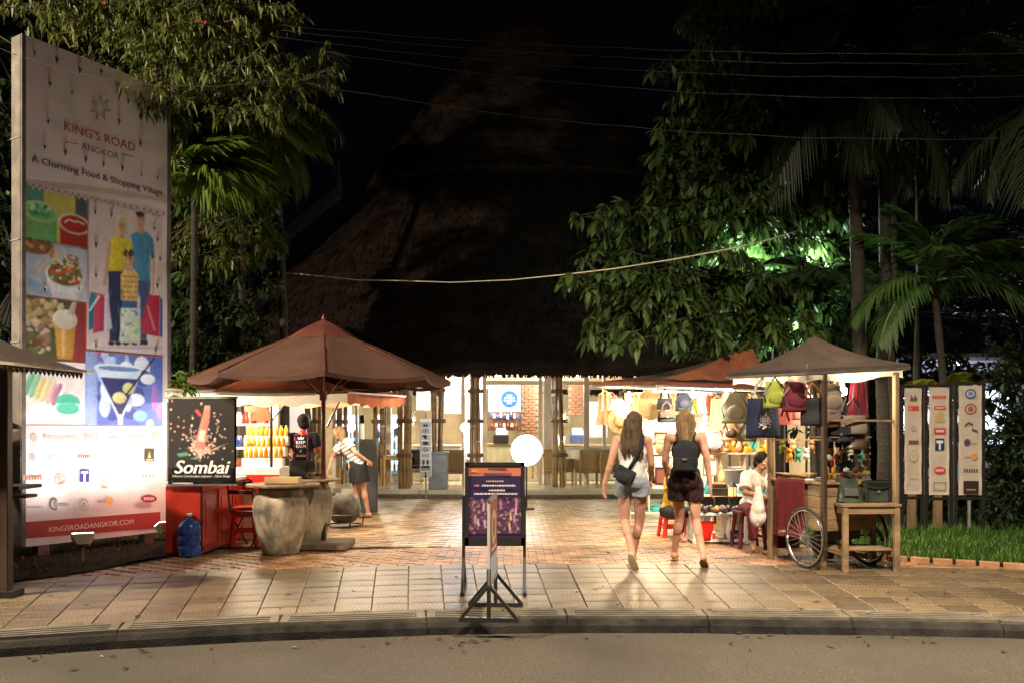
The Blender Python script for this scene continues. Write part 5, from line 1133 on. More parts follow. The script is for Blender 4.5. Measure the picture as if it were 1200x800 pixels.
# chalkboard A-frame near the bending woman
t = T('chalkboard', 'tall grey chalkboard leaning behind the woman in the striped shirt', 'sign', gp(431, 600), .0); s5 = gp(431, 600).y/F
rot = Mx.Rotation(-.1, 3, 'X'); h5 = 86*s5
MB().box((0, .07, h5/2), (.30, .03, h5), rot=Mx.Rotation(-.08, 3, 'X')).build('board', mat('chalkboard_slate', (.05, .055, .06), (.03, .033, .036), rough=.7), t); 
for sx in (-1, 1): MB().box((sx*.16, .07, h5/2), (.03, .045, h5+.02), rot=Mx.Rotation(-.08, 3, 'X')).build('frame_side', 'black', t)
MB().box((0, .21, h5/2), (.28, .02, h5), rot=Mx.Rotation(.12, 3, 'X')).build('rear_leg_frame', 'black', t)
P = Print()
for q in range(9): P.line(-.12+.02*(q % 3), .35+q*.1, .02+.09*((q*7) % 4)/4, .35+q*.1+.004, .016, (.35, .38, .4))
P.rect(-.14, .1, .14, .16, (.6, .6, .62)); P.rect(-.14, .23, .14, .29, (.6, .6, .62)); P.ell(0, 1.18, .09, .07, (.5, .55, .65)); P.build('chalk_writing', Mx.Translation((0, .05-.005, 0)) @ Mx.Rotation(-.08, 4, 'X') @ FRONT((0, -.02, 0)), t)
# ------------------------------------------------------------ overhead wires and the white rope
def wire(name, a, c, sag, r_, m, label, cat='cable', n=40):
    pts = [a.lerp(c, i/n)-V((0, 0, sag*4*(i/n)*(1-i/n)))+V((0, 0, .02*noise.noise(V((i*.4, a.x, 0))))) for i in range(n+1)]
    return tag(MB().tube(pts, r_, 6).build(name, m, None, True), label, cat)
WY = [((330, 30), (1230, 62), 'topmost black overhead cable crossing the night sky'), ((330, 36), (1230, 72), 'second black overhead cable from the top'), ((320, 43), (1230, 88), 'third black overhead cable from the top'), ((380, 60), (1230, 112), 'fourth overhead cable, sagging just below the upper three'), ((360, 98), (1230, 160), 'lowest overhead cable crossing the dark sky'), ((-20, 48), (330, 92), 'cable passing just above the billboard into the tree')]
for i, (a, c, l) in enumerate(WY):
    wire('overhead_cable', pt(a[0], a[1], 9.5+.12*i), pt(c[0], c[1], 9.0+.12*i), .12+.03*i, .003, 'wire', l)
pts = [pt(*q) for q in ((318, 318, 14.2), (360, 322, 14.1), (420, 328, 14), (470, 329, 14), (530, 331, 13.9), (600, 328, 13.0), (660, 322, 12.2), (720, 315, 11.4), (790, 304, 11.1), (860, 291, 11.0), (905, 280, 11.6), (950, 266, 13.0))]
tag(MB().tube(pts, .008, 6).build('white_rope', 'rope', None, True), 'thin pale rope strung across the front of the thatch roof to the right tree', 'rope')

# ------------------------------------------------------------ right stalls
def at(px, py, d, o): return pt(px, py, d)-V(o)
so = (2.6, 12.4, 0); rs_ = T('souvenir_stall', 'bright souvenir stall under a brown and orange canopy with white lining behind the two women', 'stall', so); O = V(so)
A, B_, C_, D_ = pt(770, 446, 11.6)-O, pt(695, 447, 13.4)-O, pt(905, 452, 12.6)-O, None
D_ = B_+C_-A; D_.z = A.z; A.z = 2.17; B_.z = 2.27; C_.z = 2.17; D_.z = 2.27; ap = (A+D_)/2; ap.z = 2.68; ap = pt(852, 417, 12.9)-O; ap.z = max(ap.z, 2.62)
b = MB()
for P_, Q in ((A, C_), (C_, D_), (D_, B_), (B_, A)):
    b.grid(lambda u, v: P_.lerp(Q, u).lerp(ap, v)-V((0, 0, .06*math.sin(v*3.14))), 10, 6)
b.build('canopy', 'awning', rs_, True)
for (P_, Q), mm in zip(((A, C_), (B_, A), (C_, D_), (D_, B_)), ('umbtrim', 'orange', 'orange', 'orange')):
    b = MB(); b.grid(lambda u, v: P_.lerp(Q, u)-V((0, 0, -.01+v*.07)), 20, 1); b.build('canopy_valance', mm, rs_, True)
# orange upper panel folded over the right half of the canopy
b = MB(); e0, e1, e2 = A.lerp(C_, .02)+V((0, 0, .02)), C_+V((0, 0, .05)), ap+V((.35, -.1, .09))
b.grid(lambda u, v: e0.lerp(e1, u).lerp(ap.lerp(e2, u), v*.97)+V((0, -.02, .02-.04*math.sin(v*3.14)+.012*math.sin(u*22))), 16, 8); b.build('orange_canopy_panel', 'orange', rs_, True)
b = MB()
for P_, Q in ((A, C_), (C_, D_), (D_, B_), (B_, A)):
    b.grid(lambda u, v: (P_.lerp(Q, u)*.985+ap*.015).lerp(ap, v*.93)-V((0, 0, .09+.05*math.sin(v*3.14))), 10, 6)
b.build('canopy_lining', 'whitecan', rs_, True)
for c in (C_, D_): MB().cyl((c.x*.97+ap.x*.03, c.y*.97+ap.y*.03, 0), (c.x*.97+ap.x*.03, c.y*.97+ap.y*.03, c.z), .016, n=8).build('pole', 'alu', rs_)
for P_, Q in ((A, C_), (B_, A), (C_, D_), (D_, B_)): MB().bar(P_-V((0, 0, .05)), Q-V((0, 0, .05)), .025).build('canopy_rail', 'alu', rs_)
for z in (2.0,): MB().bar(pt(765, 458, 12.2)-O, pt(900, 461, 12.9)-O, .02).build('hanging_rail', 'alu', rs_)
bk = MB(); p0, p1 = pt(732, 0, 14.2)-O, pt(838, 0, 14.3)-O
bk.grid(lambda u, v: V((p0.x+(p1.x-p0.x)*u, p0.y+.03*math.sin(u*25), .55+1.6*v)), 30, 6); bk.build('white_back_cloth', 'whitecan', rs_, True)
t0, t1 = pt(778, 451, 11.75)-O, pt(857, 455, 12.3)-O
MB().cyl(t0-V((0, 0, 0)), t1, .028, n=10).build('fluorescent_tube', 'tube', rs_, True); MB().bar(t0+V((0, 0, .045)), t1+V((0, 0, .045)), .05, .03).build('tube_fitting', 'white', rs_)
lamp('AREA', (t0+t1)/2-V((0, 0, .04)), 70, (1, .95, .85), .9, aim=(t0+t1)/2-V((0, -.3, 1)), parent=rs_, sy=.1)
for (px, py, d, e) in ((737, 468, 13.2, 130), (812, 462, 13.4, 110), (757, 500, 13.6, 60)):
    c = pt(px, py, d)-O; MB().ico(c, .05, 2).cyl(c+V((0, 0, .04)), c+V((0, 0, .12)), .02, n=8).build('bulb', 'bulb', rs_, True); lamp('POINT', c-V((0, .12, .02)), e, (1, .77, .48), .06, parent=rs_)
# shelf unit and tables
def shelf(name, label, px0, px1, pys, d, dep, m='cream', legs=True, cat='shelf', back=False):
    a, c = pt(px0, 0, d), pt(px1, 0, d); w_ = c.x-a.x; t = T(name, label, cat, ((a.x+c.x)/2, d+dep/2, 0)); zs = [EYE-(p-505)*d/F for p in pys]
    for z in zs: MB().box((0, 0, z-.015), (w_, dep, .03)).build('shelf_board', m, t, bevel=.003)
    if legs:
        for sx in (-1, 1):
            for sy in (-1, 1): MB().box((sx*(w_/2-.03), sy*(dep/2-.03), zs[0]/2-.015), (.05, .05, zs[0]-.03)).build('leg', m, t)
    n = 4
    for i in range(n): MB().box((-w_/2+.015+(w_-.03)*i/(n-1), .01, (zs[0]+zs[-1])/2-.005), (.02, dep-.04, zs[0]-zs[-1]-.035)).build('divider', m, t)
    return t, zs, w_
sh, zs, w_ = shelf('display_shelf', 'cream display shelves packed with vases and masks behind the two women', 815, 905, (530, 579), 12.9, .35)
sh2, zs2, w2 = shelf('display_shelf', 'lower left display shelves with baskets half hidden by the walking women', 735, 812, (532, 566, 600), 13.0, .35)
tb, zt_, wt_ = shelf('low_bench', 'low white slatted bench loaded with dark shoes beside the woman in the dark playsuit', 812, 878, (601, 632), 11.4, .5, 'white', cat='bench')
def item(kind, label, px, py, d, m, s_=1., cat=None, group=None, rz=0, m2=None):
    """small goods: (px,py) = base of a standing thing, top of a hanging one"""
    o = pt(px, py, d); t = T(kind, label, cat or kind.split('_')[-1], o, rz, group); B = lambda: MB()
    if kind == 'vase': B().lathe([(.04*s_, 0), (.07*s_, .05*s_), (.085*s_, .12*s_), (.05*s_, .2*s_), (.03*s_, .24*s_), (.045*s_, .28*s_)], n=16).build('body', m, t, True); B().lathe([(.045*s_, .275*s_), (.052*s_, .285*s_), (.045*s_, .295*s_)], n=16).build('lip_ring', m2 or m, t, True)
    elif kind == 'round_plate': B().cyl((0, -.01, .12*s_), (0, .01, .12*s_), .12*s_, n=28).build('plate', m, t); B().tube([(.105*s_*math.cos(a/4), -.014, .12*s_+.105*s_*math.sin(a/4)) for a in range(26)], .008, 5).build('plate_rim', m2 or m, t); B().box((0, .02, .02*s_), (.14*s_, .06, .03)).build('stand', 'black', t)
    elif kind == 'ceramic_figurine':
        B().ico((0, 0, .05*s_), (.06*s_, .05*s_, .05*s_)).build('base', m, t, True); B().ico((0, 0, .13*s_), (.045*s_, .04*s_, .07*s_)).build('torso', m, t, True); B().ico((0, 0, .225*s_), (.03*s_, .03*s_, .038*s_)).build('head', m2 or m, t, True); B().cyl((0, 0, .25*s_), (0, 0, .3*s_), .018*s_, .002, n=8).build('topknot', m2 or m, t)
    elif kind == 'picture_frame': B().box((0, 0, .12*s_), (.2*s_, .02, .24*s_)).build('backing', m2 or 'white', t); [B().box((x, -.014, z), (a, .02, c)).build('frame_bar', m, t) for x, z, a, c in ((-.1*s_, .12*s_, .02, .26*s_), (.1*s_, .12*s_, .02, .26*s_), (0, 0, .2*s_, .02), (0, .24*s_, .2*s_, .02))]
    elif kind == 'straw_hat':
        b = B(); b.lathe([(.21*s_, .0), (.2*s_, .012), (.1*s_, .02), (.095*s_, .08*s_), (.07*s_, .11*s_), (.001, .115*s_)], n=28, cap=False)
        for v in b.bm.verts: v.co = V((v.co.x, -v.co.z, v.co.y-.2*s_))
        b.build('brim_and_crown', m, t, True); B().tube([(.1*s_*math.cos(a/4), -.03, -.2*s_+.1*s_*math.sin(a/4)) for a in range(26)], .012, 6).build('hat_band', m2 or 'black', t)
    elif kind == 'conical_hat':
        b = B(); b.lathe([(.28*s_, 0), (.2*s_, .06), (.1*s_, .14), (.001, .22)], n=28, cap=False)
        for v in b.bm.verts: v.co = V((v.co.x, -v.co.z*.5, v.co.y*1.15-.3*s_))
        b.build('woven_cone', m, t, True); B().tube([(.28*s_*math.cos(a/4), .0, -.3*s_+.32*s_*math.sin(a/4)) for a in range(26)], .01, 6).build('rim_ring', m2 or m, t)
    elif kind in ('tote_bag', 'shoulder_bag', 'backpack', 'leather_bag'):
        wd, hh, dp = {'tote_bag': (.15, .34, .05), 'shoulder_bag': (.15, .2, .06), 'backpack': (.13, .3, .1), 'leather_bag': (.17, .2, .09)}[kind]; wd *= s_; hh *= s_; top = -.18*s_ if kind != 'backpack' else -.03
        b = B(); b.grid(lambda u, v: V(((wd*(1-.12*v if kind != 'backpack' else 1-.25*v*v))*math.sin(u*2*math.pi), dp*math.cos(u*2*math.pi)*(1-.75*v)+.01*math.sin(v*9+u*6), top-hh+hh*v)), 24, 10)
        bmesh.ops.remove_doubles(b.bm, verts=b.bm.verts, dist=.0005); b.bm.faces.new([v for v in sorted([v for v in b.bm.verts if abs(v.co.z-(top-hh)) < 1e-4], key=lambda v: math.atan2(v.co.y, v.co.x))])
        b.build('bag_body', m, t, True)
        if kind == 'backpack':
            B().ico((0, -dp*.75, top-hh*.65), (wd*.7, dp*.4, hh*.28), 2).build('front_pocket', m2 or m, t, True); B().tube([(-.03, 0, top), (0, 0, top+.05), (.03, 0, top)], .01, 6).build('loop', 'black', t)
            for sx in (-1, 1): B().tube([(sx*wd*.4, -dp*.4, top-.02), (sx*wd*1.05, -dp*.5, top-hh*.5), (sx*wd*.7, -dp*.3, top-hh*1.05), (sx*wd*.5, -dp*.2, top-hh*1.3)], .011, 5).build('strap', m2 or 'black', t)
        else:
            for sy in (-1, 1): B().tube([(-wd*.55, sy*.012, top), (-wd*.4, sy*.012, top*.4), (0, sy*.012, 0), (wd*.4, sy*.012, top*.4), (wd*.55, sy*.012, top)], .011, 6).build('handle', m2 or m, t)
            if kind == 'leather_bag': B().box((0, -dp*.95, top-hh*.3), (wd*1.5, .01, hh*.5), rot=Mx.Rotation(.15, 3, 'X')).build('flap', m2 or m, t, bevel=.003); B().box((0, -dp*1.05, top-hh*.5), (.03, .012, .03)).build('clasp', 'alu', t)
    elif kind == 'garment': 
        b = B(); b.grid(lambda u, v: V(((u-.5)*(.24-.08*v)*s_, .012*math.sin(u*17)+.02, -.42*s_*(1-v)-.05)), 18, 8, .006); b.build('cloth_body', m, t, True)
        for sx in (-1, 1): B().tube([(sx*.07*s_, .01, -.06), (sx*.03, 0, -.02), (0, 0, 0)], .009, 5).build('strap', m2 or m, t)
    elif kind == 'lampshade': B().lathe([(.16*s_, -.16*s_), (.08*s_, -.02)], n=24, cap=False).build('shade', m, t, True); B().cyl((0, 0, -.02), (0, 0, .05), .006, n=6).build('cord', 'black', t)
    elif kind == 'woven_basket': B().lathe([(.09*s_, 0), (.12*s_, .04), (.13*s_, .12*s_), (.12*s_, .13*s_), (.1*s_, .03)], n=24, cap=False).build('basket_body', m, t, True); B().tube([(.12*s_*math.cos(a/8*math.pi), 0, .12*s_+.1*s_*math.sin(a/8*math.pi)) for a in range(9)], .01, 6).build('basket_handle', m, t)
    elif kind == 'wall_mask': B().ico((0, 0, -.12*s_), (.08*s_, .035, .12*s_), 2).build('face', m, t, True); B().ico((0, -.035, -.12*s_), (.015, .02, .035)).build('nose', m, t, True); [B().ico((sx*.03*s_, -.032, -.09*s_), (.014, .008, .008)).build('eye', 'black', t, True) for sx in (-1, 1)]
    elif kind == 'lantern': B().lathe([(.07, 0), (.075, .02), (.07, .03)], n=12).build('base', m, t); B().lathe([(.055, .03), (.055, .16)], n=12, cap=False).build('glow_glass', emat('amber_glass_glow', (1, .35, .12), 1.6), t, True); B().lathe([(.08, .16), (.05, .2), (.01, .23)], n=12).build('lid', m, t); [B().cyl((.062*math.cos(a*1.57), .062*math.sin(a*1.57), .02), (.062*math.cos(a*1.57), .062*math.sin(a*1.57), .17), .005, n=5).build('wire_bar', 'black', t) for a in range(4)]
    elif kind == 'metal_bucket': B().lathe([(.09*s_, 0), (.125*s_, .17*s_), (.13*s_, .18*s_), (.12*s_, .17*s_), (.085*s_, .01)], n=24, cap=False).build('pail', m, t, True); B().tube([(.128*s_*math.cos(a/8*math.pi), 0, .17*s_-.05*math.sin(a/8*math.pi)) for a in range(9)], .004, 5).build('bail_handle', 'alu', t)
    elif kind == 'stacked_box': B().box((0, 0, .05*s_), (.24*s_, .2*s_, .1*s_)).build('carton', m, t, bevel=.005); B().box((0, 0, .105*s_), (.25*s_, .21*s_, .025)).build('lid', m2 or m, t, bevel=.004)
    return t
M['olive'] = clothmat('olive_felt', (.10, .085, .05), (.06, .05, .03), trans=0); M['straw'] = mat('yellow_straw', (.66, .52, .24), (.5, .36, .14), rough=.7, sc=40, bump=.5)
M['lime'] = clothmat('lime_green_cloth', (.27, .31, .055), trans=.15); M['maroon'] = clothmat('maroon_cloth', (.11, .018, .032), trans=.1); M['pinkc'] = clothmat('pink_cloth', (.7, .32, .3), trans=.4)
M['tan'] = mat('tan_leather', (.4, .2, .08), (.3, .14, .05), rough=.45); M['brownl'] = mat('dark_brown_leather', (.06, .03, .02), (.04, .02, .012), rough=.4); M['peach'] = clothmat('peach_print_cloth', (.8, .45, .22), (.8, .62, .4), sc=24, trans=.3)
M['greyf'] = clothmat('grey_brown_cloth', (.15, .12, .10), trans=0); M['teal'] = mat('teal_plastic', (.05, .4, .38), rough=.35); M['greenl'] = mat('dark_green_vinyl', (.04, .055, .035), (.02, .028, .02), rough=.3, coat=.4)
I = item
I('conical_hat', 'large yellow straw hat hanging above the brown-haired woman', 763, 457, 12.9, 'straw', .72, 'hat', m2='straw')
I('lampshade', 'pale lampshade hanging by the dazzling bulb at the left of the souvenir stall', 722, 466, 13.3, 'whitecan', 1.2)
I('garment', 'patterned peach scarf hanging at the left edge of the souvenir stall', 709, 457, 13.2, 'peach', 1.15, 'scarf')
I('straw_hat', 'round straw hat hung behind the brown-haired woman at her left', 727, 478, 13.1, 'straw', .95, 'hat', m2='tan')
I('shoulder_bag', 'small black shoulder bag hung right of the large yellow straw hat', 779, 455, 12.5, 'blackfab', .8, 'bag', m2='blackfab')
I('leather_bag', 'black bag with an orange striped front hanging above the blond woman', 781, 470, 12.4, 'blackfab', .8, 'bag', m2='orange')
I('backpack', 'round-topped black backpack hanging behind the blond woman head', 801, 456, 12.5, 'blackfab', .95, 'backpack')
I('garment', 'orange cloth hanging between two black bags', 791, 457, 12.8, 'peach', .8, 'cloth')
I('garment', 'peach dress with a floral print hanging in the middle of the souvenir stall', 841, 463, 12.9, 'peach', 1.15, 'dress')
I('backpack', 'olive barrel-shaped bag hanging high left of the navy tote', 861, 457, 12.0, 'olive', 1.45, 'bag', m2='olive')
I('vase', 'dark bronze vase at the left end of the upper shelf', 823, 530, 12.8, 'brownl', 1.05); I('round_plate', 'round grey plate standing on a small black stand on the upper shelf', 837, 527, 12.75, 'grey', 1.25, 'plate')
I('ceramic_figurine', 'white seated figurine behind the round grey plate', 827, 500, 13.2, 'white', 1.0, 'figurine'); I('ceramic_figurine', 'cream figurine beside the blond woman head', 812, 503, 13.2, 'cream', 1.1, 'figurine')
I('backpack', 'brown bag hanging under the olive barrel-shaped bag', 855, 489, 12.3, 'tan', 1.0, 'bag', m2='brownl'); I('backpack', 'olive brown bag hanging beside the navy tote bag', 876, 490, 12.4, 'olive', 1.0, 'bag', m2='olive')
I('ceramic_figurine', 'red-brown figurine standing below the hanging brown bag', 851, 530, 12.7, 'tan', .8, 'figurine'); I('vase', 'slim tan vase on the upper shelf near the navy tote', 867, 530, 12.7, 'tan', .75)
I('picture_frame', 'pale framed picture standing under the upper shelf', 832, 556, 12.8, 'wood', 1., 'picture', m2='cream'); I('picture_frame', 'bright white framed panel standing behind the seated vendor', 866, 578, 13.0, 'white', 1.7, 'picture', m2='white')
I('metal_bucket', 'blue-grey metal bucket on the shelf beside the vendor', 860, 566, 12.2, 'teal' if False else 'grey', 1.1, 'bucket'); I('lantern', 'small lantern with amber glass below the grey bucket', 858, 583, 12.1, 'black', 1)
I('stacked_box', 'dark flat box on the low shelf left of the amber lantern', 842, 580, 12.2, 'brownl', .9, 'box', m2='black'); I('stacked_box', 'second dark box stacked on the flat dark box', 842, 573, 12.25, 'brownl', .8, 'box', m2='tan')
I('vase', 'tall yellow straw-wrapped vase under the upper shelf', 845, 566, 12.9, 'straw', .9); I('woven_basket', 'woven straw basket on the middle board behind the brown-haired woman', 748, 532, 13.1, 'straw', 1.2, 'basket')
I('woven_basket', 'pale woven basket between the two women', 775, 532, 13.0, 'wicker', 1.1, 'basket'); I('picture_frame', 'black framed small picture between the two women', 776, 566, 12.95, 'black', 1., 'picture', m2='orange')
I('stacked_box', 'white gift box on the upper board between the two women', 766, 532, 13.0, 'white', .9, 'box'); I('picture_frame', 'second small black framed picture just above the first', 774, 523, 13.1, 'black', .9, 'picture', m2='cream')
I('wall_mask', 'white carved mask hung right of the straw hat', 768, 482, 13.6, 'white', 1.1, 'mask'); I('wall_mask', 'cream carved mask hung right of the white mask', 790, 492, 13.6, 'cream', 1.1, 'mask'); I('wall_mask', 'pale carved mask hung left of the black backpack', 748, 500, 13.7, 'cream', 1.0, 'mask')
I('ceramic_figurine', 'tan figurine on the lower board between the women', 786, 566, 13.0, 'tan', 1, 'figurine'); I('vase', 'cream vase on the lower board behind the women', 756, 566, 13.0, 'cream', .8); I('vase', 'white vase on the lower board nearest the cart', 800, 566, 13.0, 'white', .9)
rr_ = random.Random(77)
# a denser second row of small goods, so the shelves are crammed
KI = {'vase': 'vase', 'ceramic_figurine': 'figurine', 'woven_basket': 'basket', 'stacked_box': 'box', 'picture_frame': 'picture'}
CM = {'cream': 'cream', 'white': 'white', 'tan': 'tan', 'brownl': 'dark brown', 'straw': 'straw coloured', 'maroon': 'maroon', 'teal': 'turquoise', 'grey': 'grey', 'olive': 'olive', 'ja': 'orange'}
rows_ = [(532, 13.15, 742, 808, 'upper left shelf'), (566, 13.15, 742, 808, 'middle left shelf'), (600, 13.15, 742, 808, 'bottom left shelf'), (530, 13.02, 818, 902, 'upper right shelf'), (579, 13.02, 818, 902, 'lower right shelf')]
ks, cs = list(KI), list(CM); n_ = 0
for py, d, xa, xb, wh_ in rows_:
    N_ = 9 if xb < 820 else 11; ord_ = ['leftmost', 'second', 'third', 'fourth', 'fifth', 'sixth', 'seventh', 'eighth', 'ninth', 'tenth', 'eleventh']
    for q in range(N_):
        k_ = ks[(n_+q+(q*q)//3) % 5]; c_ = cs[(n_*7+q*3) % 10]; n_ += 1
        I(k_, f'{CM[c_]} {KI[k_]}, {ord_[q]}{" from the left" if q else ""} on the {wh_}, back row', xa+(xb-xa)*(q+.5)/N_, py, d, c_, rr_.uniform(.5, .8), KI[k_], m2=cs[(n_*3+q) % 10])
for q, (px, mm, lb) in enumerate(((716, 'pinkc', 'pink'), (745, 'peach', 'peach striped'), (772, 'maroon', 'maroon'), (811, 'lime', 'lime green'), (822, 'whitetop', 'white'), (833, 'orange', 'orange brown'), (851, 'peach', 'floral peach'), (882, 'straw', 'straw coloured'))):
    I('garment', f'{lb} cloth hanging from the rear rail of the souvenir stall, {["leftmost", "second", "third", "fourth", "fifth", "sixth", "seventh", "eighth"][q]} along', px, 459, 13.85, mm, rr_.uniform(.6, 1.0), 'cloth')
# shoes on the bench
for i in range(16):
    px = 816+(i//2)*7.4+(i % 2)*2.6; d = 11.45+(i % 3)*.13; o = pt(px, 601, d); o.z = pt(0, 601, 11.4).z; col = ['black', 'brownl', 'black', 'tan', 'greyf', 'black', 'brownl', 'greyf'][i//2]
    sd_ = ['left', 'right'][i % 2]; lb = ['black', 'brown', 'glossy black', 'tan', 'grey', 'matt black', 'dark brown', 'dark grey'][i//2]
    t = T('shoe', f'{sd_} one of the pair of {lb} shoes on the low white bench', 'shoe', o, rr_.uniform(-.6, .2), group=f'pair of {lb} shoes')
    MB().ico((0, 0, .02), (.035, .11, .02), 2).build('sole', 'black', t, True); MB().ico((0, -.03, .055), (.034, .07, .04), 2).ico((0, .05, .045), (.033, .06, .025), 2).build('upper', col, t, True)
# items under the bench, plastic red bin etc
I('stacked_box', 'red and white bag standing under the low bench', 825, 632, 11.6, 'plastic_red', 1.1, 'bag', m2='plastic_white')
t = T('hanging_red_cloth', 'bright red cloth corner hanging from the low bench', 'cloth', pt(829, 610, 11.3)); MB().grid(lambda u, v: V(((u-.5)*.2*(1-v*.6), .01*math.sin(u*9), -.26*v)), 8, 6, .008).build('cloth_sheet', 'plastic_red', t, True)
t = T('blue_bucket', 'blue grey crumpled plastic bag on the ground under the bench', 'bag', gp(862, 634)); MB().ico((0, 0, .08), (.16, .1, .08), 3).build('plastic_bag', 'bluejug', t, True)
rstool('red plastic stool under the seated person between the two women', gp(788, 628), .1, .8)

# ------------------------------------------------------------ the wheeled cart
co_ = gp(950, 668)+V((.25, .55, 0)); ct = T('vendor_cart', 'wooden two-wheeled vendor cart with spoked bicycle wheels under a brown hipped awning', 'cart', co_); O = co_
ax = V((-.32, .947, 0)); bx = V((.947, .32, 0)); crz = math.atan2(bx.y, bx.x)   # ax: along the wheel side away from us, bx: to the right
P0 = V((3.36, 9.2, 0))-O    # near left corner of the body
def cw(a, b_, z): return P0+ax*a+bx*b_+V((0, 0, z))
LN, WD, PW = .95, .68, .95   # body length and width, width between the awning posts
rm = Mx.Rotation(crz, 3, 'Z')
def cbox(a0, a1, b0, b1, z0, z1, name, m, bev=0):
    return MB().box(cw((a0+a1)/2, (b0+b1)/2, (z0+z1)/2), (b1-b0, a1-a0, z1-z0), rot=rm).build(name, m, ct, bevel=bev)
M['plank'] = mat('faded_brown_plank', (.26, .17, .09), (.17, .105, .055), rough=.6, sc=7, st=(.3, .3, 2), bump=.3, dirt=((.1, .065, .04), 4))
for q in range(4): cbox(0, LN, 0, .025, .42+q*.125, .42+q*.125+.121, 'side_board', 'plank', .003); cbox(.0, .025, .03, WD, .42+q*.125, .42+q*.125+.121, 'front_board', 'plank', .003)
cbox(0, LN, WD-.025, WD, .42, .92, 'side_board', 'plank'); cbox(LN-.025, LN, .03, WD-.03, .42, .92, 'back_board', 'plank'); cbox(.03, LN-.03, .03, WD-.03, .42, .45, 'floor_board', 'plank')
cbox(-.03, LN+.03, -.03, WD+.03, .922, .95, 'counter_top', 'wood', .005)
for a_, b_, z1, mm, w_ in ((-.02, -.01, 2.12, 'darkwood', .05), (LN-.02, -.01, 2.12, 'wood', .055), (-.02, PW, 2.15, 'wood', .055), (LN, PW, 2.12, 'wood', .05)): cbox(a_-w_/2, a_+w_/2, b_-w_/2, b_+w_/2, 0 if a_ > .5 or b_ > .5 else .3, z1, 'corner_post', mm, .004)
cbox(LN-.08, LN-.03, .0, .05, 0, .42, 'leg', 'plank'); cbox(LN-.04, LN+.0, -.0, .6, .36, .41, 'leg_rail', 'plank')
def wheel(a_, b_):
    c = cw(a_, b_, .335); wt_ = T; b = MB(); u_, v_ = ax, V((0, 0, 1)); n_ = bx
    ring = lambda r_, k=48: [c+(u_*math.cos(2*math.pi*i/k)+v_*math.sin(2*math.pi*i/k))*r_ for i in range(k+1)]
    tyre = MB().tube(ring(.318), .015, 8).build('wheel', 'black', ct, True)
    rim_ = MB().tube(ring(.30), .011, 6).build('rim', 'chrome', tyre, True)
    MB().cyl(c-n_*.05, c+n_*.05, .022, n=12).build('hub', 'chrome', tyre)
    b = MB()
    for i in range(28):
        a = 2*math.pi*i/28; e = c+(u_*math.cos(a)+v_*math.sin(a))*.298; a2 = a+(.45 if i % 2 else -.45); s_ = c+(u_*math.cos(a2)+v_*math.sin(a2))*.02+n_*(.035 if (i//2) % 2 else -.035); b.cyl(s_, e, .0017, n=4, caps=False)
    b.build('spokes', 'grey', tyre)
wheel(.2, -.09); wheel(.2, WD+.06); MB().cyl(cw(.2, -.05, .335), cw(.2, WD+.05, .335), .012, n=8).build('axle', 'black', ct); cbox(.17, .23, .05, WD-.05, .30, .42, 'axle_block', 'darkwood')
# awning
ac = [pt(944, 433, 9.0)-O, pt(852, 437, 10.3)-O, None, pt(1066, 425, 9.5)-O]; ac[2] = ac[1]+ac[3]-ac[0]; ac[0].z = 2.16; ac[1].z = 2.2; ac[2].z = 2.26; ac[3].z = 2.25
aap = (ac[0]+ac[2])/2; aap.z = 2.62; aap = V((aap.x, aap.y, 2.60))
b = MB()
for i in range(4):
    A_, B1 = ac[i], ac[(i+1) % 4]; b.grid(lambda u, v: (A_.lerp(B1, u)+V((0, 0, -.02*math.sin(u*3.14)))).lerp(aap, v)-V((0, 0, .06*math.sin(v*3.14)))+V((0, 0, .004*math.sin(u*31+v*5))), 12, 8)
b.build('awning', 'awning', ct, True)
b = MB()
for i in range(4):
    A_, B1 = ac[i]*.985+aap*.015, ac[(i+1) % 4]*.985+aap*.015; A_ = V((A_.x, A_.y, ac[i].z)); B1 = V((B1.x, B1.y, ac[(i+1) % 4].z)); b.grid(lambda u, v: (A_.lerp(B1, u)).lerp(aap, v*.92)-V((0, 0, .07+.06*math.sin(v*3.14))), 10, 6)
b.build('awning_lining', 'whitecan', ct, True)
for i in range(4):
    A_, B1 = ac[i], ac[(i+1) % 4]; b = MB(); n = 34
    for q in range(n): p_, q_ = A_.lerp(B1, q/n), A_.lerp(B1, (q+1)/n); b.quad(p_, q_, q_-V((0, 0, .045)), p_.lerp(q_, .5)-V((0, 0, .065)), p_-V((0, 0, .045)))
    b.build('scalloped_valance', 'awning', ct)
    b = MB()
    for q in range(n): b.ico(A_.lerp(B1, (q+.5)/n)-V((0, 0, .05))+(A_-aap).normalized()*.004, .008, 1)
    b.build('bead_trim', 'cream', ct)
    b = MB(); b.grid(lambda u, v: (A_.lerp(B1, u)*.93+V((aap.x, aap.y, A_.z))*.07)-V((0, 0, .05+.10*v*(1-.25*math.sin(u*9)))), 20, 2); 
    if i in (0, 3): b.build('white_under_flap', 'whitecan', ct, True)
    MB().bar(A_-V((0, 0, .05)), B1-V((0, 0, .05)), .022).build('awning_rail', 'alu', ct)
bc = pt(987, 458, 9.7)-O; MB().ico(bc, .055, 3).cyl(bc+V((0, 0, .05)), bc+V((0, 0, .13)), .022, n=10).build('bulb', 'bulb', ct, True); lamp('POINT', bc-V((.03, .1, .02)), 75, (1, .77, .48), .07, parent=ct)
b2 = pt(915, 462, 10.4)-O; MB().ico(b2, .045, 2).build('bulb', 'bulb', ct, True); lamp('POINT', b2-V((0, .1, .02)), 60, (1, .8, .55), .07, parent=ct)
MB().box(cw(.9, .5, 1.72), (PW, .02, .28), rot=rm).build('pink_back_sheet', 'pinkc', ct)
for z in (1.4, 1.72): MB().bar(cw(.93, .02, z), cw(.93, PW, z), .02).build('rear_rail', 'wood', ct)
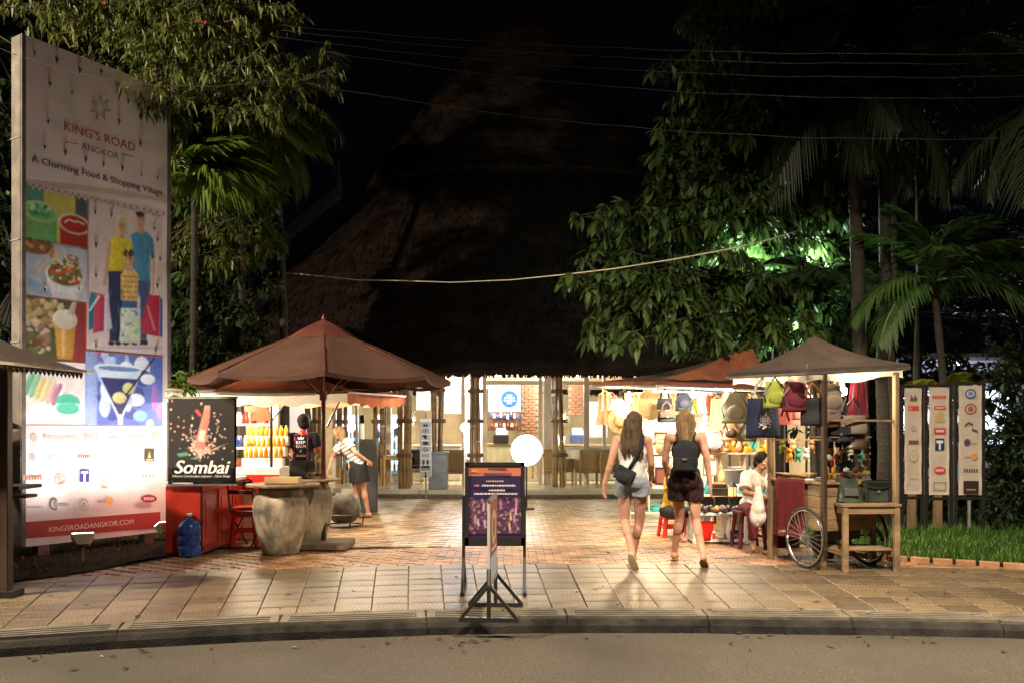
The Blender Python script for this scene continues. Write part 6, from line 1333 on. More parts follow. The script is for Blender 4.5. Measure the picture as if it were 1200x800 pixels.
for z in (1.62,): MB().bar(cw(0, .0, z), cw(0, PW, z), .022).build('front_rail', 'wood', ct)
# cloth over the side
tc_ = T('red_striped_cloth', 'dark red woven scarf with tassels hanging over the side of the cart', 'cloth', O+cw(.52, -.02, .955)); tc_.rotation_euler = (0, 0, math.atan2(ax.y, ax.x))
M['ikat'] = mat('red_woven_check', (.26, .02, .02), (.07, .008, .01), rough=.85, sc=1, bump=.2, bsc=200)
nt = M['ikat'].node_tree; pb = nt.nodes['Principled BSDF']; ck = nt.nodes.new('ShaderNodeTexChecker'); ck.inputs['Scale'].default_value = 46; ck.inputs[1].default_value = (.25, .018, .02, 1); ck.inputs[2].default_value = (.085, .008, .012, 1)
tq = nt.nodes.new('ShaderNodeTexCoord'); nt.links.new(tq.outputs['Object'], ck.inputs[0]); nt.links.new(ck.outputs[0], pb.inputs['Base Color'])
MB().grid(lambda u, v: V(((u-.5)*.52, .022+.014*math.sin(u*16)*v+.02*v, .012-v*.6)), 30, 14, .006).build('cloth_sheet', 'ikat', tc_, True)
b = MB()
for i in range(30): x_ = -.25+i*.0172; b.cyl((x_, .05, -.585), (x_+.004, .052, -.65), .003, n=4)
b.build('tassels', 'ikat', tc_)
# goods hanging from the cart awning
I('tote_bag', 'navy tote bag with white splash print at the left end of the cart awning', 894, 442, 9.75, 'navy', 1.32, 'bag', m2='denim')
P = Print(); rb = random.Random(12); o = pt(894, 442, 9.75)
for _ in range(160): a = rb.uniform(0, 6.28); r_ = abs(rb.gauss(0, .5))*.09; P.ell(.0+math.cos(a)*r_*.85, -.5+math.sin(a)*r_, rb.uniform(.004, .012), rb.uniform(.004, .012), rb.choice([(.6, .55, .58), (.5, .45, .5), (.65, .6, .62)]), 6)
tb_ = [ob for ob in bpy.data.objects if ob.get('label', '').startswith('navy tote')][0]; P.step = .0002; P.build('white_print', FRONT((0, -.07, 0)), tb_)
I('backpack', 'lime green drawstring bag with black straps hanging right of the navy tote', 908, 443, 9.5, 'lime', 1.0, 'bag')
I('backpack', 'maroon backpack with black trim hanging right of the lime bag', 932, 443, 9.35, 'maroon', 1.12, 'backpack')
I('tote_bag', 'pink tote bag hanging behind the maroon backpack', 941, 447, 9.9, 'pinkc', .85, 'bag')
I('tote_bag', 'black tote bag with brown handles hanging from the middle of the cart awning', 952, 448, 9.3, 'blackfab', .9, 'bag', m2='tan')
I('backpack', 'grey brown sack bag hanging in front of the cart bulb', 973, 446, 9.35, 'greyf', 1.1, 'bag', m2='greyf')
I('garment', 'maroon and pink folded bag hanging at the right end of the cart awning', 1006, 439, 9.55, 'maroon', 1.0, 'bag')
I('leather_bag', 'dark satchel with a pale flap hanging below the grey sack bag', 970, 466, 9.35, 'brownl', .85, 'bag', m2='greyf')
I('shoulder_bag', 'grey shoulder bag with thin straps hanging on the right of the cart front rail', 1000, 466, 9.4, 'greyf', 1.05, 'bag', m2='blackfab')
I('leather_bag', 'small black satchel hanging low on the cart front rail', 982, 483, 9.4, 'blackfab', .85, 'bag')
I('shoulder_bag', 'wide brown shoulder bag hanging low at the right of the cart', 1001, 490, 9.42, 'brownl', .9, 'bag', m2='brownl')
# glass box of toys and goods on the counter
gcx = cw(.25, .42, .952); t = T('clear_goods_box', 'clear box stuffed with orange, red and silver packets on the right end of the cart', 'box', O+gcx, crz)
MB().box((0, 0, .24), (.5, .4, .48)).build('clear_case', 'glass', t); MB().box((0, 0, .01), (.51, .41, .02)).build('base', 'wood', t); MB().box((0, 0, .485), (.51, .41, .012)).build('lid', 'wood', t)
for q in range(34):
    mm = rr_.choice(['ja', 'orange', 'plastic_red', 'brownl', 'white', 'straw', 'maroon', 'alu', 'black']); x_, y_, z = rr_.uniform(-.2, .2), rr_.uniform(-.17, .12), .05+(q//6)*.07
    MB().ico((0, 0, 0), (rr_.uniform(.025, .05), .02, rr_.uniform(.03, .05)), 1, Mx.Rotation(rr_.uniform(-1, 1), 3, 'Y')).build('packet', mm, t, loc=(x_, y_, z))
for q, (px, mm, lb) in enumerate(((925, 'ja', 'orange'), (935, 'teal', 'turquoise'), (945, 'white', 'white'), (929, 'peach', 'peach'), (951, 'tan', 'tan'), (917, 'lime', 'green'))):
    o = pt(px, 528 if q < 3 else 518, 9.9+.06*q); t = T('soft_toy', f'small {lb} stuffed ornament hanging above the cart counter', 'toy', o)
    MB().ico((0, 0, 0), (.035, .03, .035), 2).build('head', mm, t, True); MB().ico((0, 0, -.06), (.04, .03, .045), 2).build('body', mm, t, True); MB().cyl((0, 0, .03), (0, 0, .1), .003, n=5).build('string', 'black', t)
    for sx in (-1, 1): MB().ico((sx*.028, 0, .032), .014, 1).build('ear', mm, t, True); MB().cyl((sx*.02, 0, -.09), (sx*.03, 0, -.13), .012, n=6).build('leg', mm, t)
t = T('wooden_tray', 'shallow slatted wooden tray on the left of the cart counter', 'tray', O+cw(.75, .22, .952), crz)
for q in range(9): MB().box((-.16+q*.04, 0, .03+abs(q-4)*.008), (.03, .3, .012)).build('slat', 'palewood', t)
for q in (-1, 1): MB().box((0, q*.12, .012), (.34, .02, .02)).build('crosspiece', 'wood', t)
t = T('paper_stack', 'white printed cards spread out in the middle of the cart counter', 'papers', O+cw(.4, .22, .954), crz)
for q in range(6): MB().box((-.1+q*.05, -.05+(q % 3)*.06, .003+q*.003), (.14, .1, .002), rr_.uniform(-.5, .5)).build('card', 'white', t)
# small table with two bags
so2 = V((3.8, 9.33, 0)); t = T('side_table', 'plain wooden side table with a low shelf right of the cart wheel', 'table', so2, .06)
for q in range(4): MB().box((0, -.225+q*.15, .715), (.64, .145, .03)).build('top_board', 'plank', t, bevel=.003)
for sx in (-1, 1):
    for sy in (-1, 1): MB().box((sx*.28, sy*.26, .35), (.055, .055, .70)).build('leg', 'plank', t, bevel=.004)
    MB().box((sx*.28, 0, .66), (.035, .46, .07)).build('apron', 'plank', t); MB().box((sx*.28, 0, .2), (.035, .46, .05)).build('stretcher', 'plank', t)
for sy in (-1, 1): MB().box((0, sy*.26, .66), (.5, .035, .07)).build('apron', 'plank', t)
for q in range(3): MB().box((0, -.14+q*.14, .235), (.52, .12, .02)).build('low_shelf_board', 'plank', t)
t = T('black_handbag', 'slouchy glossy black handbag on the left of the wooden side table', 'handbag', V((3.66, 9.25, .732)), -.15)
b = MB(); b.grid(lambda u, v: V((.15*(1-.35*v)*math.sin(u*2*math.pi)-.04*v*v, .09*math.cos(u*2*math.pi)*(1-.6*v), .27*v+.012*math.sin(u*12+v*6))), 28, 12); bmesh.ops.remove_doubles(b.bm, verts=b.bm.verts, dist=.0005); b.build('bag_body', 'greenl', t, True)
MB().tube([(-.12, 0, .2), (-.13, 0, .3), (-.05, 0, .33), (.03, 0, .27)], .012, 6).build('handle', 'black', t); MB().box((0, -.08, .12), (.15, .02, .1), rot=Mx.Rotation(-.25, 3, 'X')).build('pocket', 'black', t, bevel=.006)
t = T('green_satchel', 'boxy dark green satchel with a black flap on the right of the side table', 'satchel', V((3.95, 9.27, .732)), .05)
MB().box((0, 0, .115), (.27, .12, .23)).build('bag_body', 'greenl', t, bevel=.015); b = MB(); b.grid(lambda u, v: V(((u-.5)*.29, .06-.135*min(1, v*1.6)-.004, .24-max(0, v*1.6-1)*.16*(1-.35*abs(2*u-1)**2))), 14, 8, .006); b.build('flap', 'black', t, True); MB().box((0, -.072, .12), (.03, .01, .03)).build('buckle', 'alu', t)
MB().box((-.115, -.062, .1), (.02, .006, .2)).build('edge_piping', 'black', t); MB().box((.115, -.062, .1), (.02, .006, .2)).build('edge_piping', 'black', t)
# things under the table and cart
t = T('black_bicycle_part', 'black rubber tyre leaning under the wooden side table', 'tyre', V((4.0, 9.62, 0)), .3); MB().tube([(.22*math.cos(a*.2618), .06*math.sin(a*.2618), .24+.22*math.sin(a*.2618)) for a in range(25)], .02, 8).build('tyre_ring', 'black', t, True)
I('metal_bucket', 'dark round pot under the cart body', 965, 653, 9.9, 'brownl', 1.2, 'pot'); I('stacked_box', 'dark red box on the ground under the cart', 918, 640, 10.3, 'maroon', 1.3, 'box', m2='maroon'); I('stacked_box', 'white box on the ground behind the cart wheel', 927, 632, 11., 'white', 1.1, 'box')
# vendor's dark red stool
t = T('wooden_stool', 'dark red wooden stool under the seated vendor left of the cart', 'stool', gp(877, 641), .1)
MB().box((0, 0, .46), (.34, .3, .03)).build('seat', 'umbtrim', t, bevel=.005)
for sx in (-1, 1):
    for sy in (-1, 1): MB().bar((sx*.13, sy*.12, .45), (sx*.17, sy*.15, 0), .04).build('leg', 'maroon', t)
    MB().box((sx*.155, 0, .15), (.025, .26, .03)).build('stretcher', 'maroon', t)

# ------------------------------------------------------------ three banners on the lawn
def banner(px0, px1, py0, py1, d, label, rows, tilt):
    sx = d/F; o = pt((px0+px1)/2, 0, d); o.z = .02; t = T('pole_banner', label, 'banner', o, tilt); w_ = (px1-px0)*sx/math.cos(tilt); z1 = EYE-(py0-505)*sx; z0 = EYE-(py1-505)*sx
    for s_ in (-1, 1): MB().box((s_*(w_/2+.035), .02, (z1+.06)/2), (.045, .045, z1+.02)).build('post', 'black', t)
    for z in (z1+.03, z0-.05): MB().box((0, .02, z), (w_+.07, .035, .035)).build('cross_bar', 'black', t)
    MB().box((0, .02, z0-.3), (.03, .03, .44)).build('foot_bar', 'grey', t) if px0 > 1100 else MB().box((0, .03, .3), (.13, .03, .55)).build('rear_board', 'wood', t)
    b = MB(); b.grid(lambda u, v: V(((u-.5)*w_, .006*math.sin(v*21+u*3)-.01, z0+(z1-z0)*v)), 6, 24, .003); b.build('banner_cloth', mat('cream_banner_vinyl', (.8, .7, .6), (.7, .6, .51), rough=.6, sc=3, bump=.25, bsc=8), t, True)
    for s_ in (-1, 1):
        for q in range(10): MB().cyl((s_*(w_/2+.01), -.012, z0+.04+q*(z1-z0-.08)/9), (s_*(w_/2+.04), .0, z0+.04+q*(z1-z0-.08)/9), .006, n=6).build('eyelet_tie', 'black', t)
    P = Print(lambda x, y: ((x-.5)*w_, z0+(z1-z0)*(1-y)))
    for r_ in rows: r_(P)
    P.build('banner_print', FRONT((0, -.0215, 0)), t); return t
def bars(y, n, c, h=.016, x0=.25, x1=.75): return lambda P: [P.rect(x0+(x1-x0)*i/n, y-h, x0+(x1-x0)*(i+.7)/n, y+h, c) for i in range(n)]
def el(y, a, b_, c, x=.5): return lambda P: P.ell(x, y, a, b_, c, 20)
def rg(y, a, b_, c, x=.5, w_=.06): return lambda P: [P.ell(x, y, a, b_, c, 20), P.ell(x, y, a-w_, b_-w_*.25, (.47, .41, .35), 20)]
def rc_(y, a, b_, c, x=.5): return lambda P: P.rect(x-a, y-b_, x+a, y+b_, c)
def txt(s_, y, x0, x1, c): return lambda P: P.text(s_, x0, y, x1, c)
d6 = 12.6; RR = (.5, .05, .05)
banner(1059, 1080, 456, 580, d6, 'leftmost cream logo banner nearest the cart with a red mark near its top', [lambda P: P.poly([(.3, .11), (.38, .06), (.5, .1), (.6, .06), (.75, .11)], DK), bars(.115, 3, DK, .008, .3, .7), rc_(.19, .3, .022, RR), lambda P: P.poly([(.25, .175), (.45, .19), (.25, .22)], (.55, .15, .12)), rg(.38, .14, .03, (.25, .2, .16)), rc_(.51, .3, .018, (.16, .06, .04)), rg(.64, .24, .055, (.42, .32, .15)), el(.64, .1, .025, (.4, .32, .2)), bars(.85, 5, (.45, .35, .25), .006)], .12)
banner(1088, 1112, 455, 581, d6-.1, 'middle cream logo banner with a blue T square and a red oval', [bars(.09, 6, RR, .014, .15, .85), rc_(.19, .28, .018, RR), rc_(.19, .22, .006, (.5, .4, .35)), el(.27, .2, .05, (.4, .3, .12)), rc_(.31, .24, .012, (.4, .3, .12)), rc_(.405, .3, .028, RR, .52), rc_(.405, .2, .01, (.6, .45, .4), .52), rc_(.53, .23, .055, (.02, .03, .12)), rc_(.505, .17, .012, (.6, .58, .6)), rc_(.54, .05, .04, (.6, .58, .6)), el(.77, .3, .035, RR), bars(.77, 5, (.6, .5, .45), .01, .3, .7), lambda P: [P.rect(.2, .88, .8, .885, DK), P.rect(.2, .95, .8, .955, DK), P.rect(.2, .88, .23, .955, DK), P.rect(.77, .88, .8, .955, DK)]], .05)
banner(1123, 1150, 453, 581, d6-.2, 'rightmost cream logo banner with round blue emblem on top and black square at bottom', [rg(.075, .24, .045, (.03, .08, .3)), el(.075, .12, .02, (.1, .2, .42)), rg(.215, .26, .05, (.22, .06, .05)), el(.215, .14, .028, (.25, .1, .08)), lambda P: P.curve([(.25, .37), (.4, .34), (.6, .36), (.55, .4), (.8, .42)], .02, DK), lambda P: P.ring(.35, .52, .14, .04, DK, ry=.035), rc_(.53, .12, .004, (.3, .28, .26), .65), el(.65, .13, .03, (.6, .22, .06), .65), rc_(.65, .12, .006, (.5, .3, .15), .35), bars(.775, 6, DK, .014, .2, .82), rc_(.93, .33, .06, (.03, .02, .018)), rc_(.95, .2, .006, (.3, .2, .12))], .0)

# ------------------------------------------------------------ vegetation
def leaf_mesh_data(P, D, Nn, Ln, Wd, droop, stations=3):
    """numpy: one curved, folded leaf per row. P base, D direction, Nn face normal hint, Ln length, Wd width"""
    n = len(P); D = D/np.linalg.norm(D, axis=1, keepdims=True); Sd = np.cross(D, Nn); Sd /= np.linalg.norm(Sd, axis=1, keepdims=True)+1e-9; U = np.cross(Sd, D)
    wp = [.0, .85, 1., .0] if stations == 3 else [0, 1, 0]; tp = [0, .35, .68, 1] if stations == 3 else [0, .45, 1]
    cols = []
    for t, w_ in zip(tp, wp):
        c = P+D*(Ln*t)[:, None]; c = c.copy(); c[:, 2] -= droop*Ln*t*t
        if w_ == 0: cols.append(c)
        else: cols += [c+Sd*(Wd*w_*.5)[:, None]+U*(Wd*.14)[:, None], c, c-Sd*(Wd*w_*.5)[:, None]+U*(Wd*.14)[:, None]]
    k = len(cols); Vt = np.stack(cols, 1).reshape(-1, 3)
    if stations == 3: T_ = [(0, 1, 2), (0, 2, 3), (1, 4, 5), (1, 5, 2), (2, 5, 6), (2, 6, 3), (4, 7, 5), (5, 7, 6)]
    else: T_ = [(0, 1, 2), (0, 2, 3), (1, 4, 2), (2, 4, 3)]
    Ft = (np.array(T_)[None]+(np.arange(n)*k)[:, None, None]).reshape(-1, 3); return Vt, Ft
def bez(a, m, c, n): return [a*(1-t)**2+m*2*t*(1-t)+c*t*t for t in [i/n for i in range(n+1)]]
def tree(name, label, base, trunk, targets, seed, lsize, per, crad, mleaf, bark='bark', tr=(.12, .05), droop=.6, hang=0., stations=2, singles=0, group=None, lw=.36, sub=3, leaf='leaf', cat='tree', colfrac=.0, limb_r=.018):
    """trunk with limbs to target points; leaves in whorls on the twigs. All points world, stored local to base"""
    g = np.random.default_rng(seed); r = T(name, label, cat, base, group=group); B0 = V(base)
    tp = [V(p)-B0 for p in trunk]; k = len(tp); rs = [tr[0]+(tr[1]-tr[0])*i/(k-1) for i in range(k)]
    MB().tube(tp, rs, 10).build('trunk', bark, r, True)
    lm = MB(); tips = []
    for tg in targets:
        tg = V(tg)-B0; cand = [p for p in tp[k//3:] if p.z < tg.z+.6] or tp[-2:]; s_ = min(cand, key=lambda p: (p-tg).length+g.uniform(0, .4)); m_ = s_.lerp(tg, .5)+V((g.uniform(-.2, .2), g.uniform(-.2, .2), .12*(tg-s_).length*g.uniform(.3, 1.5)))
        pts = bez(s_, m_, tg, 9); lm.tube(pts, [limb_r*(1.6-1.25*i/9) for i in range(10)], 5)
        for q in range(sub):
            j = int(g.uniform(4, 9)); o = V(g.normal(0, 1, 3)); o.z = abs(o.z)*.3-hang*.5; o.normalize(); e = pts[j]+o*crad*g.uniform(.6, 1.3); e.z -= hang*crad*.5
            tw = bez(pts[j], pts[j].lerp(e, .5)+V((0, 0, .1*crad)), e, 4); lm.tube(tw, [limb_r*.35, limb_r*.3, limb_r*.25, limb_r*.2, limb_r*.15], 4, caps=False); tips += [(tw[4], o), (tw[3], o), (tw[2], o)]
        tips += [(pts[9], (pts[9]-pts[8]).normalized()), (pts[8], (pts[9]-pts[7]).normalized())]
    lm.build('limbs', bark, r, True)
    tips = [t for t in tips for _ in (0,)]; n = len(tips)*per
    P = np.repeat(np.array([t[0] for t in tips]), per, 0)+g.normal(0, crad*.07, (n, 3)); D = np.repeat(np.array([t[1] for t in tips]), per, 0)*.55+g.normal(0, .6, (n, 3)); D[:, 2] -= hang*.6
    Nn = g.normal(0, .4, (n, 3)); Nn[:, 2] += 1; Ln = lsize*np.clip(g.normal(.9, .28, n), .35, 1.5); Wd = Ln*lw*g.uniform(.8, 1.2, n)
    ns = min(singles, n)
    if ns:   # the leaves that show largest: nearest the camera
        order = np.argsort((P[:, 1]+B0.y)+g.normal(0, .4, n)); idx = order[:ns]; keep = order[ns:]
        protos = []
        for q in range(6):
            Vt, Ft = leaf_mesh_data(np.zeros((1, 3)), np.array([[1., 0, 0]]), np.array([[0, 0, 1.]]), np.ones(1), np.ones(1)*lw*(.85+.06*q), .25+.08*q, 3); me = np_mesh(leaf, Vt, Ft); me.materials.append(M[mleaf]); protos.append(me)
        for i in idx:
            o = bpy.data.objects.new(leaf, protos[int(g.integers(6))]); C.objects.link(o); o.parent = r; d = V(D[i]).normalized(); x = d; y = V(Nn[i]).cross(x).normalized(); z = x.cross(y)
            o.matrix_local = Mx.Translation(V(P[i])) @ Mx((x, y, z)).transposed().to_4x4() @ Mx.Scale(Ln[i], 4)
        P, D, Nn, Ln, Wd = P[keep], D[keep], Nn[keep], Ln[keep], Wd[keep]
    Vt, Ft = leaf_mesh_data(P, D, Nn, Ln, Wd, droop, stations); tag(mk('crown', np_mesh('crown', Vt, Ft), mleaf, r), kind='stuff')
    return r
def scatter(seed, n, boxes, warp=0):
    """target points spread in pixel/depth boxes: (px0,px1,py0,py1,d0,d1,weight)"""
    g = random.Random(seed); o = []; W_ = [b_[6] for b_ in boxes]
    for _ in range(n): b_ = g.choices(boxes, W_)[0]; o.append(pt(g.uniform(b_[0], b_[1]), g.uniform(b_[2], b_[3]), g.uniform(b_[4], b_[5])))
    return o
# fine-leaved tree hanging over the billboard
tg = scatter(1, 245, [(-60, 150, -60, 10, 10.8, 13, 3), (60, 330, -60, 60, 10.8, 13.2, 8), (200, 330, 50, 130, 11.2, 13, 7), (200, 300, 100, 190, 12, 13, 3), (290, 350, 60, 130, 11.5, 12.5, 2.4), (205, 320, 170, 310, 12.9, 14, 6), (110, 200, 40, 78, 10.9, 11.4, 1.5), (120, 190, 78, 100, 11.0, 11.3, .8), (340, 372, 66, 76, 11.5, 12, .6), (300, 345, 0, 50, 11, 13, 2), (385, 402, 76, 84, 11.6, 11.9, .25)])
tree('fine_leaved_tree', 'fine-leaved yellow green tree hanging over the top of the billboard', (-5.9, 13.2, 0), [(-5.9, 13.2, 0), (-5.8, 13.1, 2), (-5.5, 12.9, 4), (-5.1, 12.6, 5.6), (-4.7, 12.3, 7.2), (-4.6, 12.1, 8.6)], tg, 3, .105, 9, .42, 'leafA', tr=(.16, .07), droop=.7, hang=.55, stations=2, singles=290, lw=.3, sub=4, limb_r=.016)
g_ = random.Random(5)
fl = T('pink_flowers', 'few small pink red flowers scattered high in the fine-leaved tree', 'flowers', (0, 0, 0)) if False else None
for px, py in ((240, 26), (122, 3), (232, 24)):
    o = pt(px, py, 11); t = T('flower_spray', {240: 'pink red flower spray high in the fine-leaved tree', 122: 'small red flower at the top edge above the billboard', 232: 'smaller pink flower just left of the flower spray'}[px], 'flower', o)
    for q in range(5): b = MB(); a = q*1.25; b.grid(lambda u, v: V((math.cos(a+(u-.5)*.9)*v*.045, math.sin(a+(u-.5)*.9)*v*.02, v*.03*math.sin(a)+.01*math.sin(v*3))), 3, 3); b.build('petal', 'flower', t, True)
# palms
def frond_mesh(L, arch, n, lw, ll, seed, rise=.35, hangl=.35, fanout=1.0):
    """one pinnate frond along +X, z up"""
    g = random.Random(seed); pts = []
    for i in range(25): t = i/24; pts.append(V((L*t*(1-.22*arch*t), 0, L*(rise*t-arch*.75*t*t))))
    b = MB(); b.tube(pts, [.016*(1-.8*i/24)+.003 for i in range(25)], 5)
    for i in range(n):
        t = .14+.85*i/(n-1); k = min(int(t*24), 23); p = pts[k].lerp(pts[k+1], t*24-k); tn = (pts[min(k+1, 24)]-pts[max(k-1, 0)]).normalized(); up = V((0, 1, 0)).cross(tn)*-1
        l_ = ll*(math.sin(math.pi*min(1, t*.9+.12))**.6)*g.uniform(.85, 1.1)
        for s_ in (-1, 1):
            d = (tn*(.55+.5*t)*fanout+V((0, s_, 0))*(.85-.3*t)+up*.12*g.uniform(.3, 1.5)).normalized(); sd = d.cross(V((0, 0, 1))).normalized()
            a0 = p; a1 = p+d*l_*.5-V((0, 0, hangl*l_*.12)); a2 = p+d*l_*.95-V((0, 0, hangl*l_*.75*g.uniform(.7, 1.3)))
            vv = [b.bm.verts.new(x) for x in (a0-sd*lw*.3, a0+sd*lw*.3, a1-sd*lw*.5, a1+V((0, 0, lw*.25)), a1+sd*lw*.5, a2)]
            b.bm.faces.new((vv[0], vv[3], vv[2])); b.bm.faces.new((vv[0], vv[1], vv[3])); b.bm.faces.new((vv[1], vv[4], vv[3])); b.bm.faces.new((vv[2], vv[3], vv[5])); b.bm.faces.new((vv[3], vv[4], vv[5]))
    me = bpy.data.meshes.new('frond'); b.bm.to_mesh(me); b.bm.free(); return me
def palm(label, base, top, lean, r0, r1, fronds, mleaf, seed, L=1.8, ll=.5, lw=.035, arch=.6, n=30, hangl=.5, name='palm_tree', rise=.35, bark='palmbark', stems=None):
    g = random.Random(seed); r = T(name, label, 'palm', base, group=None); H = V(top)-V(base)
    pts = [H*(i/14)+V(lean)*math.sin(i/14*math.pi) for i in range(15)]; b = MB(); b.tube(pts, [r0+(r1-r0)*i/14+(.006 if i % 2 else 0) for i in range(15)], 12); b.build('trunk', bark, r, True)
    for s_ in (stems or []): b = MB(); b.tube([V(s_[0])-V(base), V(s_[1])-V(base)], [s_[2], s_[2]*.8], 8); b.build('trunk', bark, r, True)
    ms = [frond_mesh(1., arch*g.uniform(.7, 1.3), n, lw/L, ll/L, seed*10+q, rise, hangl) for q in range(4)]
    for m_ in ms: m_.materials.append(M[mleaf])
    for i, f in enumerate(fronds):
        az, el, Lf = f; o = bpy.data.objects.new('frond', ms[i % 4]); C.objects.link(o); o.parent = r; o.location = H; o.rotation_euler = (g.uniform(-.3, .3), -rad(el), rad(az)); o.scale = (Lf,)*3
    return r
def ringf(n, seed, e0, e1, L0, L1, a0=0, a1=360):
    g = random.Random(seed); return [(a0+(a1-a0)*(i+g.uniform(-.3, .3))/n, g.uniform(e0, e1), g.uniform(L0, L1)) for i in range(n)]
# left: bright palm beside the billboard edge, taller palms behind
palm('slender palm with bright yellow green fronds beside the upper billboard edge', (-4.72, 12.6, 0), pt(228, 212, 12.3), (0, 0, 0), .06, .04, [(5, 42, 1.15), (-15, 62, 1.05), (-25, 30, 1.15), (12, 12, 1.1), (-40, 12, 1.1), (-35, 55, 1.0), (-60, 25, .95), (0, 5, 1.1), (-45, -15, .9), (150, 30, .6), (35, 20, 1.0), (-15, -10, 1.1), (-50, -5, 1.0), (60, 50, 1.), (100, 60, .9), (-20, 75, .9)], 'leafP', 2, L=1.05, ll=.6, lw=.05, n=22, arch=.8, hangl=.85)
palm('palm with long hanging fronds and thin trunk left of the thatch roof', (-4.45, 13.4, 0), pt(283, 152, 13.3), (.08, 0, 0), .065, .05, ringf(14, 4, -20, 45, 1.3, 1.8)+[(-10, 10, 1.7), (-35, -10, 1.6), (15, -15, 1.5), (-60, 20, 1.5)], 'leafP', 3, L=1.7, ll=.6, lw=.045, n=28, arch=1.1, hangl=1.0)
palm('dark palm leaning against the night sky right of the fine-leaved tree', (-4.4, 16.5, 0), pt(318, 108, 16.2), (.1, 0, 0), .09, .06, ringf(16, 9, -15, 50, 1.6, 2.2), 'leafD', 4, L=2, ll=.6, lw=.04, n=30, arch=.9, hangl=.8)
tree('schefflera_tree', 'dark tree with glossy oval leaves before the left end of the thatch', (-4.6, 14.6, 0), [(-4.6, 14.6, 0), (-4.6, 14.5, 1.6), (-4.7, 14.4, 3.2), (-4.6, 14.3, 4.6)], scatter(12, 62, [(200, 320, 230, 310, 13.4, 14.8, 5), (210, 330, 180, 260, 13.4, 14.6, 4), (200, 290, 300, 400, 14, 15, 3)]), 5, .2, 9, .3, 'leafB', tr=(.09, .04), droop=.5, hang=.4, stations=3, singles=200, lw=.36)
tree('garden_shrub', 'dense dark green shrub at the foot of the trees behind the red counter stall', (-5.0, 14.2, 0), [(-5.0, 14.2, 0), (-5.0, 14.2, .6), (-5.1, 14.2, 1.2), (-5.1, 14.3, 1.9)], scatter(13, 75, [(198, 262, 330, 455, 12.4, 14.6, 3), (255, 330, 300, 410, 12.8, 13.6, 1)]), 6, .13, 10, .3, 'leafC', tr=(.05, .03), droop=.4, stations=2, singles=0, lw=.5, cat='shrub')
tree('garden_shrub', 'small bright leafy branch sticking out over the top of the black liqueur banner', (-4.2, 11.3, 0), [(-4.25, 11.6, 0), (-4.3, 11.6, .8), (-4.3, 11.6, 1.5), (-4.28, 11.5, 1.9)], scatter(14, 7, [(197, 226, 435, 468, 10.9, 11.3, 1)]), 7, .09, 9, .14, 'leafP', tr=(.02, .012), droop=.4, stations=3, singles=60, lw=.45, sub=2, cat='shrub', limb_r=.006)
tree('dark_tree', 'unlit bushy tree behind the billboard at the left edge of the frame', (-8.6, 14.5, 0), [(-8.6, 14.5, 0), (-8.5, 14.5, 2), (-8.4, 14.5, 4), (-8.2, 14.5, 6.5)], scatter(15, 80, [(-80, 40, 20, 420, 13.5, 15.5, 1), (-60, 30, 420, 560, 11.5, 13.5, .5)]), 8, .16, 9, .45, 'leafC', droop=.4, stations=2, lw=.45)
# right: broad-leaved tree
tg = scatter(21, 275, [(668, 780, 250, 350, 11.6, 13, 4), (690, 800, 330, 402, 12, 13.5, 4), (760, 900, 200, 300, 12, 14.5, 5), (780, 960, 290, 405, 12.6, 15, 8), (770, 900, 110, 210, 12, 14, 4), (775, 960, -40, 110, 12, 14.5, 3.5), (880, 1010, 150, 330, 13, 15.5, 5), (860, 990, 220, 400, 14.2, 15.6, 5), (656, 690, 290, 345, 11.8, 12.6, 1), (700, 760, 375, 395, 12, 12.8, .7)])
tree('broad_leaved_tree', 'spreading tree with large oval leaves lit green from below over the right stalls', (5.3, 14.6, 0), [(5.3, 14.6, 0), (5.2, 14.5, 1.8), (4.9, 14.4, 3.4), (4.4, 14.1, 4.9), (4.0, 13.9, 6.3), (3.8, 13.8, 8)], tg, 9, .175, 12, .36, 'leafB', tr=(.17, .06), droop=.55, hang=.45, stations=3, singles=295, lw=.4, sub=3, limb_r=.022)
tree('background_tree', 'dark leafy tree filling the space behind the right palms', (7.6, 19, 0), [(7.6, 19, 0), (7.6, 19, 2), (7.4, 18.8, 4), (7.2, 18.6, 7)], scatter(22, 120, [(900, 1260, 180, 560, 17, 20, 3), (1080, 1260, -30, 250, 16, 19, 1), (820, 1000, 360, 440, 15.5, 17.5, 1)]), 10, .2, 9, .6, 'leafC', tr=(.2, .08), droop=.4, stations=2, lw=.5)
tree('background_tree', 'dense bright green foliage glowing behind the broad-leaved tree', (5.6, 17.6, 0), [(5.6, 17.6, 0), (5.5, 17.5, 2), (5.3, 17.4, 4), (5.0, 17.3, 6)], scatter(52, 110, [(800, 1010, 200, 420, 16.6, 18, 4), (860, 1000, 120, 230, 16.6, 18, 1)]), 20, .17, 9, .5, 'leafB', tr=(.15, .06), droop=.4, stations=2, lw=.45)
def pxb(px, d, z=0): p = pt(px, 0, d); p.z = z; return p
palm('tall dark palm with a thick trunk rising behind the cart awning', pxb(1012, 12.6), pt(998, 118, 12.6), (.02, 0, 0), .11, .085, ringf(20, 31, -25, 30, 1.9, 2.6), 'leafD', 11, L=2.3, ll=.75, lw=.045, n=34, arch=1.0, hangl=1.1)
palm('tall palm with upright new fronds at the top edge of the photo', pxb(1047, 12.9), pt(1034, 62, 12.9), (0, 0, 0), .10, .07, [(80, 82, 1.4), (200, 74, 1.5), (20, 66, 1.5), (-40, 60, 1.3)]+ringf(12, 32, -10, 40, 1.6, 2.2), 'leafP' if False else 'leafD', 12, L=1.8, ll=.6, lw=.05, n=28, arch=.9, hangl=.9)
